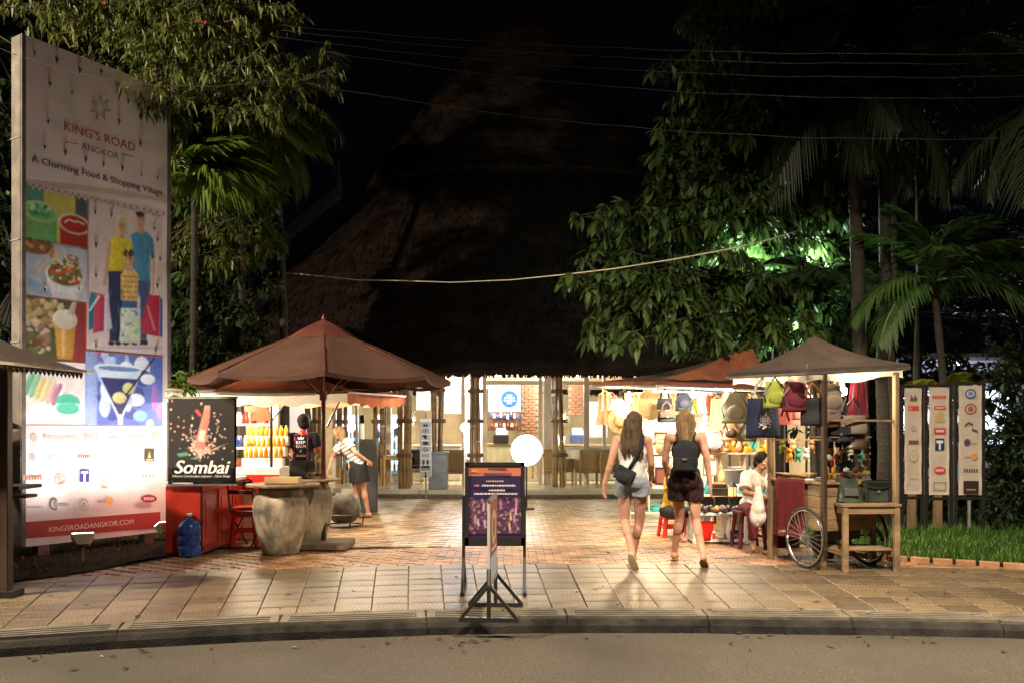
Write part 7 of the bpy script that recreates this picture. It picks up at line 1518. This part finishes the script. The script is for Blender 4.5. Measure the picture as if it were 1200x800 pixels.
palm('medium palm with bright green fronds above the three logo banners', pxb(1117, 12.9), pt(1094, 330, 12.4), (.03, 0, 0), .055, .045, [(175, 40, 1.6), (150, 52, 1.55), (-5, 62, 1.5), (20, 38, 1.6), (-10, 12, 1.7), (-30, -5, 1.6), (190, -8, 1.7), (205, -22, 1.6), (-50, 25, 1.5), (250, 30, 1.4), (100, 50, 1.5), (60, 20, 1.6), (130, 10, 1.6), (-70, 55, 1.3), (215, 60, 1.3), (10, 75, 1.5), (165, 70, 1.5)], 'leafPg', 13, L=1.6, ll=.55, lw=.05, n=24, arch=.75, hangl=.75)
palm('young palm with drooping fronds over the cart awning left side', pxb(957, 13.6), pt(950, 340, 13.6), (0, 0, 0), .05, .04, ringf(12, 34, -5, 45, 1.1, 1.5), 'leafC', 14, L=1.3, ll=.5, lw=.045, n=22, arch=.8, hangl=.7)
palm('palm at the right edge with long dim fronds reaching into the frame', pxb(1262, 10.6), pt(1262, 120, 10.6), (0, 0, 0), .1, .08, ringf(16, 35, -25, 45, 1.8, 2.4), 'leafD', 15, L=2.2, ll=.7, lw=.045, n=32, arch=.9, hangl=.9)
palm('low palm with yellow leaves between the second and third logo banners', pxb(1104, 13.1), pt(1106, 470, 13.1), (0, 0, 0), .03, .025, [(-80, 62, .7), (-100, 35, .6), (30, 50, .7), (200, 45, .8), (-60, 10, .7)], 'leafPy', 16, L=.7, ll=.3, lw=.05, n=14, arch=.9, hangl=.8)
for (px, d, w_, lab) in ((1046, 12.6, .05, 'slim dark tree trunk right of the cart awning'), (1036, 12.8, .11, 'thick grey tree trunk behind the cart'), (1075, 13.5, .05, 'thin dark tree trunk behind the first logo banner')):
    o = pxb(px, d); t = T('tree_trunk', lab, 'tree', o); MB().tube([(0, 0, 0), (.02, 0, 1.2), (-.02, 0, 2.4), (.03, 0, 3.8), (.0, 0, 6.5)], [w_*1.15, w_, w_*.95, w_*.9, w_*.7], 12).build('trunk', 'palmbark', t, True)
    g = np.random.default_rng(int(px)); n = 260; Pp = g.normal(0, .35, (n, 3))+np.array([0, 0, 6.2]); Vt, Ft = leaf_mesh_data(Pp, g.normal(0, 1, (n, 3)), g.normal(0, 1, (n, 3)), g.uniform(.12, .2, n), g.uniform(.05, .09, n), .3, 2); tag(mk('crown', np_mesh('crown', Vt, Ft), 'leafC', t), kind='stuff')
tree('hedge_shrub', 'dark clipped shrub mass at the right edge behind the logo banners', (8.2, 13.2, 0), [(8.2, 13.2, 0), (8.2, 13.2, .6), (8.2, 13.3, 1.4), (8.2, 13.3, 2.4)], scatter(41, 110, [(1150, 1260, 400, 625, 12.4, 14.2, 3), (1130, 1200, 520, 610, 12.9, 14, 1)]), 17, .1, 12, .34, 'leafC', tr=(.05, .03), droop=.3, stations=2, lw=.5, cat='shrub')
tree('hedge_shrub', 'low dark shrubs behind the middle logo banner', (6.6, 13.8, 0), [(6.6, 13.8, 0), (6.6, 13.8, .5), (6.6, 13.8, 1.), (6.6, 13.8, 1.5)], scatter(42, 46, [(1050, 1150, 500, 610, 13.4, 14.6, 1)]), 18, .1, 10, .34, 'leafC', tr=(.05, .03), droop=.3, stations=2, lw=.5, cat='shrub')
tree('background_tree', 'thin dark bush left of the pavilion behind the brown umbrella', (-4.4, 18.6, 0), [(-4.4, 18.6, 0), (-4.4, 18.6, .6), (-4.4, 18.6, 1.4), (-4.5, 18.6, 2.4)], scatter(43, 40, [(215, 290, 400, 470, 17.4, 18.8, 1)]), 19, .14, 10, .5, 'leafC', droop=.3, stations=2, lw=.5)
# far lit shopfront seen through the leaves at the right
t = T('lit_shopfront', 'pale lit shop wall glimpsed through the hedge at the right edge', 'building', (13.0, 24, 0))
MB().box((0, 0, 1.8), (4.6, .2, 3.6)).build('wall', 'lilac', t); 
for q in range(4): MB().box((-1.7+q*1.15, -.12, 1.9), (.85, .06, 1.5)).build('window', 'screen', t); MB().box((-1.7+q*1.15, -.16, 1.9), (.04, .05, 1.5)).build('window_bar', 'white', t)
MB().box((0, -.15, 3.0), (4.2, .1, .3)).build('fascia', 'darkwood', t); MB().box((0, -.4, 3.55), (5, 1.2, .12)).build('canopy_roof', 'darkwood', t)
lamp('POINT', (-1, -1.4, 2.6), 90, (.95, .85, 1), .2, parent=t); MB().ico((-1, -1.4, 2.75), .09, 2).cyl((-1, -1.4, 2.8), (-1, -.9, 3.5), .01, n=6).build('lamp', 'cool', t, True)
# unseen greenish light behind the crown, spread over several lamps, some added for coverage
for px, d, h_, e, lab in ((920, 14.2, 3.2, 260, 'garden lamp on a post hidden in the leaves behind the cart'), (878, 14.0, 4.1, 280, 'tall garden lamp hidden in the crown of the broad-leaved tree'), (855, 14.1, 4.7, 130, 'added garden lamp high in the left side of the broad-leaved crown'), (905, 14.4, 5.0, 130, 'highest added garden lamp behind the broad-leaved crown'), (945, 14.5, 4.4, 260, 'garden lamp hidden behind the palm trunks'), (838, 13.9, 3.3, 180, 'low garden lamp behind the souvenir stall')):
    o = pxb(px, d); t = T('garden_lamp', lab, 'lamp', o, group='garden lamps'); MB().cyl((0, 0, 0), (0, 0, h_-.1), .02, n=8).build('post', 'black', t); MB().cyl((0, 0, h_-.1), (0, 0, h_-.04), .05, .06, n=14).build('lamp_base', 'black', t); MB().ico((0, 0, h_), .045, 2).build('bulb', 'cool', t, True)
    lamp('POINT', (0, -.07, h_+.03), e, (.74, 1, .80), .22, parent=t)
# street lamps standing outside the frame light the road, the awnings and the tree tops
def street_lamp(loc, ax, label, e, aim=None, spread=180, flood=0):
    t = T('street_lamp', label, 'lamp', loc, group='street lamps'); MB().cyl((0, 0, 0), (0, 0, 7.4), .09, .05, n=12).build('pole', 'grey', t)
    MB().tube([(0, 0, 7.3), (ax*.6, 0, 7.7), (ax*2, 0, 7.85)], .035, 8).build('arm', 'grey', t); MB().box((ax*2.2, 0, 7.84), (.6, .22, .1)).build('lamp_head', 'grey', t, bevel=.02); MB().box((ax*2.2, 0, 7.78), (.4, .16, .02)).build('lamp_glass', 'flood', t)
    lamp('AREA', (ax*2.2, 0, 7.74), e, (1, .84, .62), .3, aim=aim or (ax*2.2+ax*1.3, -.1, 5.74), parent=t).data.spread = rad(spread)
    if flood:   # added flood, no known fixture, brightens the billboard top and the tree over it
        MB().box((ax*.3, .12, 7.2), (.3, .12, .22), rot=Mx.Rotation(.2, 3, 'X')).build('added_flood_housing', 'grey', t); lamp('SPOT', (ax*.3, .3, 7.2), flood, (1, .84, .6), .12, aim=(5.0, 7.6, 4.9), spot=64, blend=.6, parent=t)
street_lamp((-10.6, 4.4, -KH), 1, 'tall street lamp left of the viewer lighting the billboard and road', 1250, None, 112, flood=6000)
street_lamp((4.6, 3.2, -KH), -1, 'tall street lamp right of the viewer lighting the road', 760, (-1.9, .65, 6.4), 104)

# ------------------------------------------------------------ people
def strands(name, m, parent, roots, n, seed, r0=.004, wob=.012):
    g = random.Random(seed); b = MB()
    for i in range(n):
        path = g.choice(roots); o = V((g.uniform(-1, 1), g.uniform(-1, 1), 0)); pts = []
        for j, (p, w_) in enumerate(path): pts.append(V(p)+V((o.x*w_, o.y*w_*.6, 0))+V((g.uniform(-wob, wob), g.uniform(-wob, wob), 0)))
        b.tube(pts, [r0, r0, r0*.9, r0*.6][:len(pts)] if len(pts) <= 4 else [r0*(1-.7*j/len(pts)) for j in range(len(pts))], 4, caps=False)
    return b.build(name, m, parent, True)
def torso_cloth(J, fr, low, grow, voxel=.009, fw=1., sleeves=0, bulk=1., straps=False):
    """fitted garment over pelvis-waist-chest, following the body"""
    g = lambda k: V(J[k]); P, Ch, N = g('pelvis'), g('chest'), g('neck'); up = (Ch-P).normalized(); b = Blob(); e = grow
    lo = P-up*low; b.b.cyl(lo, P, .155*fw*bulk+e, .152*fw*bulk+e, n=20) if False else None
    b.ell(P+up*.02, (.155*fw*bulk+e, .105*bulk+e, .12+low*.5), fr); b.ell(P.lerp(Ch, .5), (.122*fw*bulk+e, .09*bulk+e, .16), fr); b.ell(Ch, (.15*bulk+e, .1*bulk+e, .16), fr)
    for s_ in 'LR':
        sh = g('sh'+s_); inn = Ch.lerp(sh, .55)+up*.04
        if straps: b.cap(Ch+up*.1+fr.col[0]*(.07 if s_ == 'R' else -.07)-fr.col[1]*.06, N+fr.col[0]*(.075 if s_ == 'R' else -.075)-up*.02, .022, .02)
        else: b.cap(Ch+up*.09, sh-(sh-N)*.08, .07*bulk+e*.6, .05+e*.7)
        if sleeves: el = g('el'+s_); b.cap(sh, sh.lerp(el, sleeves), .055*bulk+e*.6, .056+e, 1, 0)
    return b
# woman in the white top
J = dict(pelvis=(-.01, 0, .93), chest=(0, .015, 1.22), neck=(.005, .02, 1.39), head=(.01, .045, 1.525), shL=(-.165, 0, 1.355), shR=(.165, .0, 1.35), elL=(-.225, -.05, 1.10), wrL=(-.30, -.02, .87), elR=(.20, .02, 1.10), wrR=(.175, .16, .92),
         hipL=(-.085, 0, .87), hipR=(.085, 0, .87), knL=(-.09, .06, .49), anL=(.035, -.20, .17), ftL=(.12, .6, -.85), knR=(.06, .12, .49), anR=(-.03, .20, .085), ftR=(0, 1, -.05), hdL=(-.05, .15, -1), hdR=(.02, .15, -1), thL=(.2, 1, 0), thR=(-.2, 1, 0))
# scale of both walkers set after building
wa, fr, hf = human('person', 'brown-haired woman walking away in a white tank top and pale denim shorts', gp(741, 664), -.3, J, 'skin', fw=.98, look=(.25, 1, 0))
b = torso_cloth(J, fr, .05, .02, straps=True); b.cap((-.005, .0, .98), (0, .01, 1.2), .145, .13); b.build('tank_top', 'whitetop', wa)
b = Blob(); b.ell((-.01, -.01, .915), (.172, .14, .10)).ell((-.07, -.05, .9), (.095, .098, .10)).ell((.06, -.05, .9), (.095, .098, .10)); b.cap((-.088, -.01, .88), (-.1, .035, .765), .104, .098, 1, 0).cap((.085, -.01, .88), (.09, .01, .765), .104, .098, 1, 0); b.build('denim_shorts', 'denim', wa, .009, 2)
b = Blob(); H = V((.01, .045, 1.525)); b.ell(H+V((0, -.012, .035)), (.096, .108, .108)).ell(H+V((0, -.05, -.05)), (.1, .075, .13)).ell(H+V((-.04, -.07, -.17)), (.085, .06, .12)).ell(H+V((.05, -.075, -.18)), (.085, .06, .13)).ell(H+V((.0, -.125, -.25)), (.135, .045, .11)).ell(H+V((.045, -.13, -.31)), (.085, .035, .07)); b.build('long_hair', 'hairbrown', wa, .009, 5)
strands('hair_strands', 'hairbrown', wa, [[(H+V((x*.8, -.07, .05)), .02), (H+V((x, -.12, -.1)), .02), (H+V((x*1.15, -.165, -.28)), .02), (H+V((x*.8+.03, -.15, -.37-abs(.06-x)*.3)), .02)] for x in (-.085, -.06, -.03, 0, .03, .06, .085)], 170, 3)
# cross-body bag
t = T('crossbody_bag', 'black cross-body bag slung on the back of the woman in the white top', 'bag', wa.location, -.3); t.scale = (1.04,)*3; wa.scale = (1.04,)*3
b = Blob(); b.b.box((-.05, -.185, .99), (.20, .07, .15), rot=Mx.Rotation(.5, 3, 'Y')); b.ell((-.06, -.2, .965), (.09, .05, .075)); b.build('bag_body', 'blackfab', t, .009, 8)
MB().tube([(.0, -.19, 1.05), (.06, -.19, 1.15), (.11, -.17, 1.27), (.125, -.11, 1.37), (.11, .0, 1.40), (.05, .1, 1.3)], .021, 6).tube([(-.12, -.17, 1.01), (-.17, -.1, 1.03), (-.18, .0, 1.08)], .017, 6).build('strap', 'blackfab', t, True); MB().box((-.05, -.228, .985), (.1, .006, .008)).build('zip', 'alu', t)
# sandals
def sandals(wr, J, mm, sole='black'):
    for s_ in 'LR':
        a = V(J['an'+s_]); td = V(J['ft'+s_]).normalized(); up = td.cross(V((1, 0, 0))); up = -up if up.z < 0 else up; m_ = Mx((V((1, 0, 0)), td, up)).transposed()
        b = MB(); b.ico(a+td*.055-up*.073, (.045, .135, .009), 3, m_); so_ = b.build('sandal', sole, wr, True)
        MB().tube([a+td*.03+V((-.04, 0, 0))-up*.06, a+td*.07-up*.02, a+td*.13-up*.045], .006, 5).tube([a+td*.03+V((.04, 0, 0))-up*.06, a+td*.07-up*.02], .006, 5).build('strap', mm, so_)
sandals(wa, J, 'white', 'cream')
# woman in the dark playsuit
J = dict(pelvis=(.0, 0, .95), chest=(.01, .01, 1.25), neck=(.01, .02, 1.42), head=(.0, .04, 1.555), shL=(-.175, 0, 1.37), shR=(.18, 0, 1.38), elL=(-.225, .05, 1.13), wrL=(-.215, .22, .95), elR=(.235, -.08, 1.13), wrR=(.265, -.10, .88),
         hipL=(-.085, 0, .88), hipR=(.085, 0, .88), knL=(-.07, .17, .5), anL=(-.14, .28, .09), ftL=(.05, 1, .0), knR=(.11, .02, .49), anR=(.20, -.20, .13), ftR=(.1, .85, -.5), hdL=(-.03, .15, -1), hdR=(.02, .05, -1), thL=(.2, 1, 0), thR=(-.2, 1, 0))
wb, fr, hf = human('person', 'blond woman walking away in a dark maroon playsuit with a black backpack', gp(803, 661), -.26, J, 'skin', fw=1.02, look=(.5, 1, 0))
b = torso_cloth(J, fr, .05, .018, straps=True); b.ell((0, -.01, .92), (.185, .152, .13)).ell((-.065, -.055, .91), (.105, .1, .12)).ell((.065, -.055, .91), (.105, .1, .12)).cap((-.088, .0, .88), (-.098, .04, .70), .108, .10, 1, 0).cap((.09, .0, .88), (.10, .02, .70), .108, .10, 1, 0); b.build('playsuit', 'pattern', wb, .009, 2)
H = V((0, .04, 1.555)); b = Blob(); b.ell(H+V((0, -.01, .03)), (.094, .108, .108)).ell(H+V((0, -.045, -.04)), (.082, .07, .09)).cap(H+V((0, -.08, -.05)), H+V((.015, -.105, -.2)), .05, .042).cap(H+V((.015, -.105, -.2)), H+V((.02, -.12, -.30)), .04, .02); b.build('tied_hair', 'hairblond', wb, .009, 5)
strands('loose_hair_strands', 'hairblond', wb, [[(H+V((x*.8, -.08, .07)), .02), (H+V((x, -.1, -.03)), .02), (H+V((x*.7+.01, -.12, -.15)), .025), (H+V((x*.5+.02, -.13, -.26)), .02)] for x in (-.09, -.06, -.03, 0, .03, .06, .09)], 150, 4)
t = T('black_backpack', 'small black backpack on the back of the blond woman', 'backpack', wb.location, -.26); t.scale = (1.04,)*3; wb.scale = (1.04,)*3
b = Blob(); b.b.box((.01, -.19, 1.15), (.25, .11, .27)); b.ell((.01, -.19, 1.27), (.12, .06, .09)); b.build('bag_body', 'blackfab', t, .01, 10); b = Blob(); b.b.box((.01, -.26, 1.10), (.19, .05, .14)); b.build('front_pocket', 'blackfab', t, .009, 8)
for s_ in (-1, 1): MB().tube([(.01+s_*.08, -.15, 1.33), (.01+s_*.095, -.05, 1.43), (.01+s_*.1, .07, 1.36), (.01+s_*.11, .1, 1.22), (.01+s_*.12, -.08, 1.08)], .014, 6).build('shoulder_strap', 'blackfab', t, True)
MB().box((.01, -.297, 1.15), (.05, .004, .02)).build('logo_tab', 'alu', t)
sandals(wb, J, 'tan', 'tan')
# man in the navy shirt
Jm = dict(pelvis=(0, 0, .98), chest=(0, .01, 1.3), neck=(.005, .02, 1.48), head=(.01, .05, 1.615), shL=(-.19, 0, 1.42), shR=(.19, 0, 1.42), elL=(-.25, .05, 1.16), wrL=(-.18, .27, 1.08), elR=(.25, .06, 1.16), wrR=(.16, .28, 1.1), hipL=(-.09, 0, .9), hipR=(.09, 0, .9), knL=(-.1, .03, .5), anL=(-.11, 0, .09), knR=(.1, .03, .5), anR=(.11, 0, .09), ftL=(-.1, 1, -.05), ftR=(.1, 1, -.05), thL=(0, 0, 1), thR=(0, 0, 1))
mn, fr, hf = human('person', 'black-haired man from behind in a navy polo shirt with white slogan and red collar', V((-3.07, 12.5, 0)), .0, Jm, 'skin2', bulk=1.06, fw=.95, look=(-.35, 1, -.1))
M['navyshirt'] = clothmat('navy_shirt', (.018, .018, .035), trans=0)
b = torso_cloth(Jm, fr, .08, .02, sleeves=.55, bulk=1.06, fw=.95); b.build('polo_shirt', 'navyshirt', mn)
b = Blob(); b.cap((.003, .01, 1.44), (.004, .015, 1.475), .066, .062); b.build('red_collar', 'plastic_red', mn, .008)
for s_, q in ((-1, 'L'), (1, 'R')): a = V(Jm['sh'+q]).lerp(V(Jm['el'+q]), .52); d_ = (V(Jm['el'+q])-V(Jm['sh'+q])).normalized(); MB().cyl(a-d_*.012, a+d_*.016, .072, .074, n=20).build('sleeve_cuff', 'plastic_red', mn, True)
b = Blob(); b.ell((0, 0, .92), (.175, .13, .12)).cap((-.095, 0, .9), (-.105, .02, .12), .105, .075, 1, 0).cap((.095, 0, .9), (.105, .02, .12), .105, .075, 1, 0); b.build('trousers', 'blackfab', mn, .01)
H = V((.01, .05, 1.615)); b = Blob(); b.ell(H+V((.0, -.015, .045)), (.097, .118, .108)).ell(H+V((.015, -.055, -.005)), (.09, .078, .085)); b.build('short_hair', 'hairblack', mn, .009, 3)
for s_, q in ((-1, 'L'), (1, 'R')): MB().ico(V(Jm['an'+q])+V((0, .06, -.05)), (.05, .14, .035), 3).build('shoe', 'black', mn, True)
P = Print(); P.step = .0012; rd = (.55, .03, .05); wh = (.8, .8, .8)
for a in ((-.1, -.2, -.092, .2), (.092, -.2, .1, .2), (-.1, .192, .1, .2), (-.1, -.2, .1, -.192)): P.rect(*a, rd)
P.text('KEEP', -.065, .06, .065, wh, bold=.003); P.text('CALM', -.068, .005, .068, wh, bold=.003); P.text('&', -.012, -.06, .018, wh); P.text('Sombai', -.07, -.125, .07, wh, shear=.3, bold=.003)
P.poly([(-.04, .125), (-.045, .165), (-.02, .145), (0, .175), (.02, .145), (.045, .165), (.04, .125)], wh)
o = P.build('shirt_print', FRONT((0, -.15, 1.26)), mn)
# wrap the print onto the shirt back
from mathutils.bvhtree import BVHTree
shirt = [c for c in mn.children if c.name.startswith('polo_shirt')][0]; bv = BVHTree.FromPolygons([v.co[:] for v in shirt.data.vertices], [p.vertices[:] for p in shirt.data.polygons])
bm = bmesh.new(); bm.from_mesh(o.data); bmesh.ops.subdivide_edges(bm, edges=[e for e in bm.edges if e.calc_length() > .04], cuts=6); bm.to_mesh(o.data); bm.free()
for v in o.data.vertices:
    lay = -.15-v.co.y; h = bv.ray_cast(V((v.co.x, -1, v.co.z)), V((0, 1, 0)))
    if h[0]: v.co.y = h[0].y-.003-lay
# woman in the striped shirt, leaning
Jb = dict(pelvis=(.10, 0, .93), chest=(-.07, .02, 1.20), neck=(-.16, .03, 1.36), head=(-.26, .06, 1.47), shL=(-.22, .10, 1.28), shR=(-.07, -.13, 1.33), elL=(-.38, .12, 1.05), wrL=(-.42, .02, .85), elR=(.10, -.23, 1.13), wrR=(.27, -.10, 1.0), hipL=(.02, .03, .88), hipR=(.17, -.02, .88), knL=(.06, .03, .48), anL=(.1, .05, .09), knR=(.2, -.02, .49), anR=(.28, -.03, .09), ftL=(-.9, .2, -.05), ftR=(-.9, .0, -.05), hdR=(.6, .5, -.6), thL=(0, 1, 0), thR=(0, 0, -1))
M['stripe'] = mat('striped_jersey', (.7, .68, .66), (.62, .6, .6), rough=.8)
nt = M['stripe'].node_tree; pb = nt.nodes['Principled BSDF']; tq = nt.nodes.new('ShaderNodeTexCoord'); sx_ = nt.nodes.new('ShaderNodeSeparateXYZ'); ml = nt.nodes.new('ShaderNodeVectorMath'); ml.operation = 'DOT_PRODUCT'; ml.inputs[1].default_value = (-.45, 0, .89)
nt.links.new(tq.outputs['Object'], ml.inputs[0]); fm = nt.nodes.new('ShaderNodeMath'); fm.operation = 'MULTIPLY'; fm.inputs[1].default_value = 15; nt.links.new(ml.outputs['Value'], fm.inputs[0]); f2 = nt.nodes.new('ShaderNodeMath'); f2.operation = 'FRACT'; nt.links.new(fm.outputs[0], f2.inputs[0])
r2 = nt.nodes.new('ShaderNodeValToRGB'); r2.color_ramp.interpolation = 'EASE'; r2.color_ramp.elements[0].color = (.1, .09, .11, 1); r2.color_ramp.elements[0].position = .2; r2.color_ramp.elements[1].position = .34; r2.color_ramp.elements[1].color = (.7, .68, .66, 1); nt.links.new(f2.outputs[0], r2.inputs[0]); nt.links.new(r2.outputs[0], pb.inputs['Base Color'])
wc_, fr, hf = human('person', 'woman leaning left in a striped t-shirt and black skirt beside the chalkboard', gp(413, 606), 0, Jb, 'skin', fw=1.02, look=(-1, .5, -.3))
b = torso_cloth(Jb, fr, .03, .02, sleeves=.6, fw=1.0); b.build('striped_shirt', 'stripe', wc_)
b = Blob(); b.ell((.10, 0, .92), (.18, .135, .12)).cap((.10, .0, .9), (.13, .0, .62), .165, .185, 1, 0); b.build('black_skirt', 'blackfab', wc_, .01)
H = V((-.26, .06, 1.47)); b = Blob(); b.ell(H+V((.03, -.01, .03)), (.092, .1, .1)).cap(H+V((.06, -.03, 0)), H+V((.1, -.06, -.18)), .07, .035); b.build('hair', 'hairblond', wc_, .009, 4)
for q in 'LR': MB().ico(V(Jb['an'+q])+V((-.05, 0, -.07)), (.12, .042, .02), 3).build('sandal', 'brownl', wc_, True)
# seated vendor by the cart
Js = dict(pelvis=(0, 0, .52), chest=(.03, -.03, .83), neck=(.07, -.06, .98), head=(.12, -.09, 1.10), shL=(-.1, -.12, .93), shR=(.17, .03, .93), elL=(-.16, -.28, .72), wrL=(.05, -.36, .68), elR=(.27, -.14, .72), wrR=(.2, -.32, .68), hipL=(-.09, -.02, .5), hipR=(.09, -.0, .5), knL=(-.1, -.42, .5), anL=(-.1, -.44, .09), knR=(.12, -.42, .5), anR=(.13, -.43, .09), ftL=(-.1, -1, -.05), ftR=(.1, -1, -.05), thL=(0, 0, 1), thR=(0, 0, 1))
vs_, fr, hf = human('person', 'seated vendor in a loose white shirt bending over beside the left end of the cart', gp(879, 640)+V((.02, .02, 0)), .0, Js, 'skin2', look=(.3, -1, -.5))
M['whiteshirt'] = clothmat('loose_white_shirt', (.74, .68, .62), (.66, .6, .54), trans=.15)
b = torso_cloth(Js, fr, .02, .028, sleeves=.8); b.build('white_shirt', 'whiteshirt', vs_)
b = Blob(); b.ell((0, -.02, .5), (.18, .15, .11)).cap((-.09, -.02, .5), (-.1, -.42, .5), .095, .075).cap((-.1, -.42, .5), (-.1, -.43, .14), .074, .06, 1, 0).cap((.09, 0, .5), (.12, -.42, .5), .095, .075).cap((.12, -.42, .5), (.13, -.43, .14), .074, .06, 1, 0); b.build('dark_trousers', 'maroon', vs_, .01)
H = V((.12, -.09, 1.10)); b = Blob(); b.ell(H+V((-.01, .015, .05)), (.1, .11, .1)).ell(H+V((-.02, .06, -.01)), (.088, .07, .095)).ell(H+V((0, .12, .02)), (.045, .04, .045)); b.build('tied_black_hair', 'hairblack', vs_, .009, 3)
t = T('plastic_bag', 'white plastic carrier bag hanging beside the seated vendor', 'bag', pt(888, 560, 10.1)); b = Blob(); b.ell((0, 0, -.45), (.1, .07, .13)).cap((0, 0, -.36), (.01, 0, -.12), .085, .03); b.build('bag_body', mat('thin_white_plastic', (.75, .72, .68), (.66, .62, .58), rough=.35, sc=14, bump=.9, bsc=18), t, .012, 2)
for s_ in (-1, 1): MB().tube([(s_*.03, 0, -.14), (s_*.018, 0, -.05), (0, 0, 0)], .008, 5).build('handle', 'white', t)
# seated person between the two women
Jy = {k: v for k, v in Js.items()}
for k in Jy:
    if k not in ('thL', 'thR', 'ftL', 'ftR'): Jy[k] = (Jy[k][0], Jy[k][1], Jy[k][2]-(.12 if Jy[k][2] > .3 else 0))
wy, fr, hf = human('person', 'person in a yellow top and black trousers sitting low between the two walking women', gp(786, 630)+V((0, .05, 0)), .35, Jy, 'skin2', look=(.3, -1, -.4))
M['yellow'] = clothmat('yellow_cloth', (.65, .38, .05), trans=.1); b = torso_cloth(Jy, fr, .02, .022, sleeves=.6); b.build('yellow_top', 'yellow', wy)
b = Blob(); b.ell((0, -.02, .38), (.17, .14, .1)).cap((-.09, -.02, .38), (-.1, -.42, .38), .09, .07).cap((-.1, -.42, .38), (-.1, -.43, .12), .07, .055, 1, 0).cap((.09, 0, .38), (.12, -.42, .38), .09, .07).cap((.12, -.42, .38), (.13, -.43, .12), .07, .055, 1, 0); b.build('black_trousers', 'blackfab', wy, .01)
H = V((.12, -.09, .98)); b = Blob(); b.ell(H+V((-.01, .015, .05)), (.1, .11, .1)).ell(H+V((-.02, .05, -.03)), (.092, .075, .11)); b.build('black_hair', 'hairblack', wy, .009, 3)
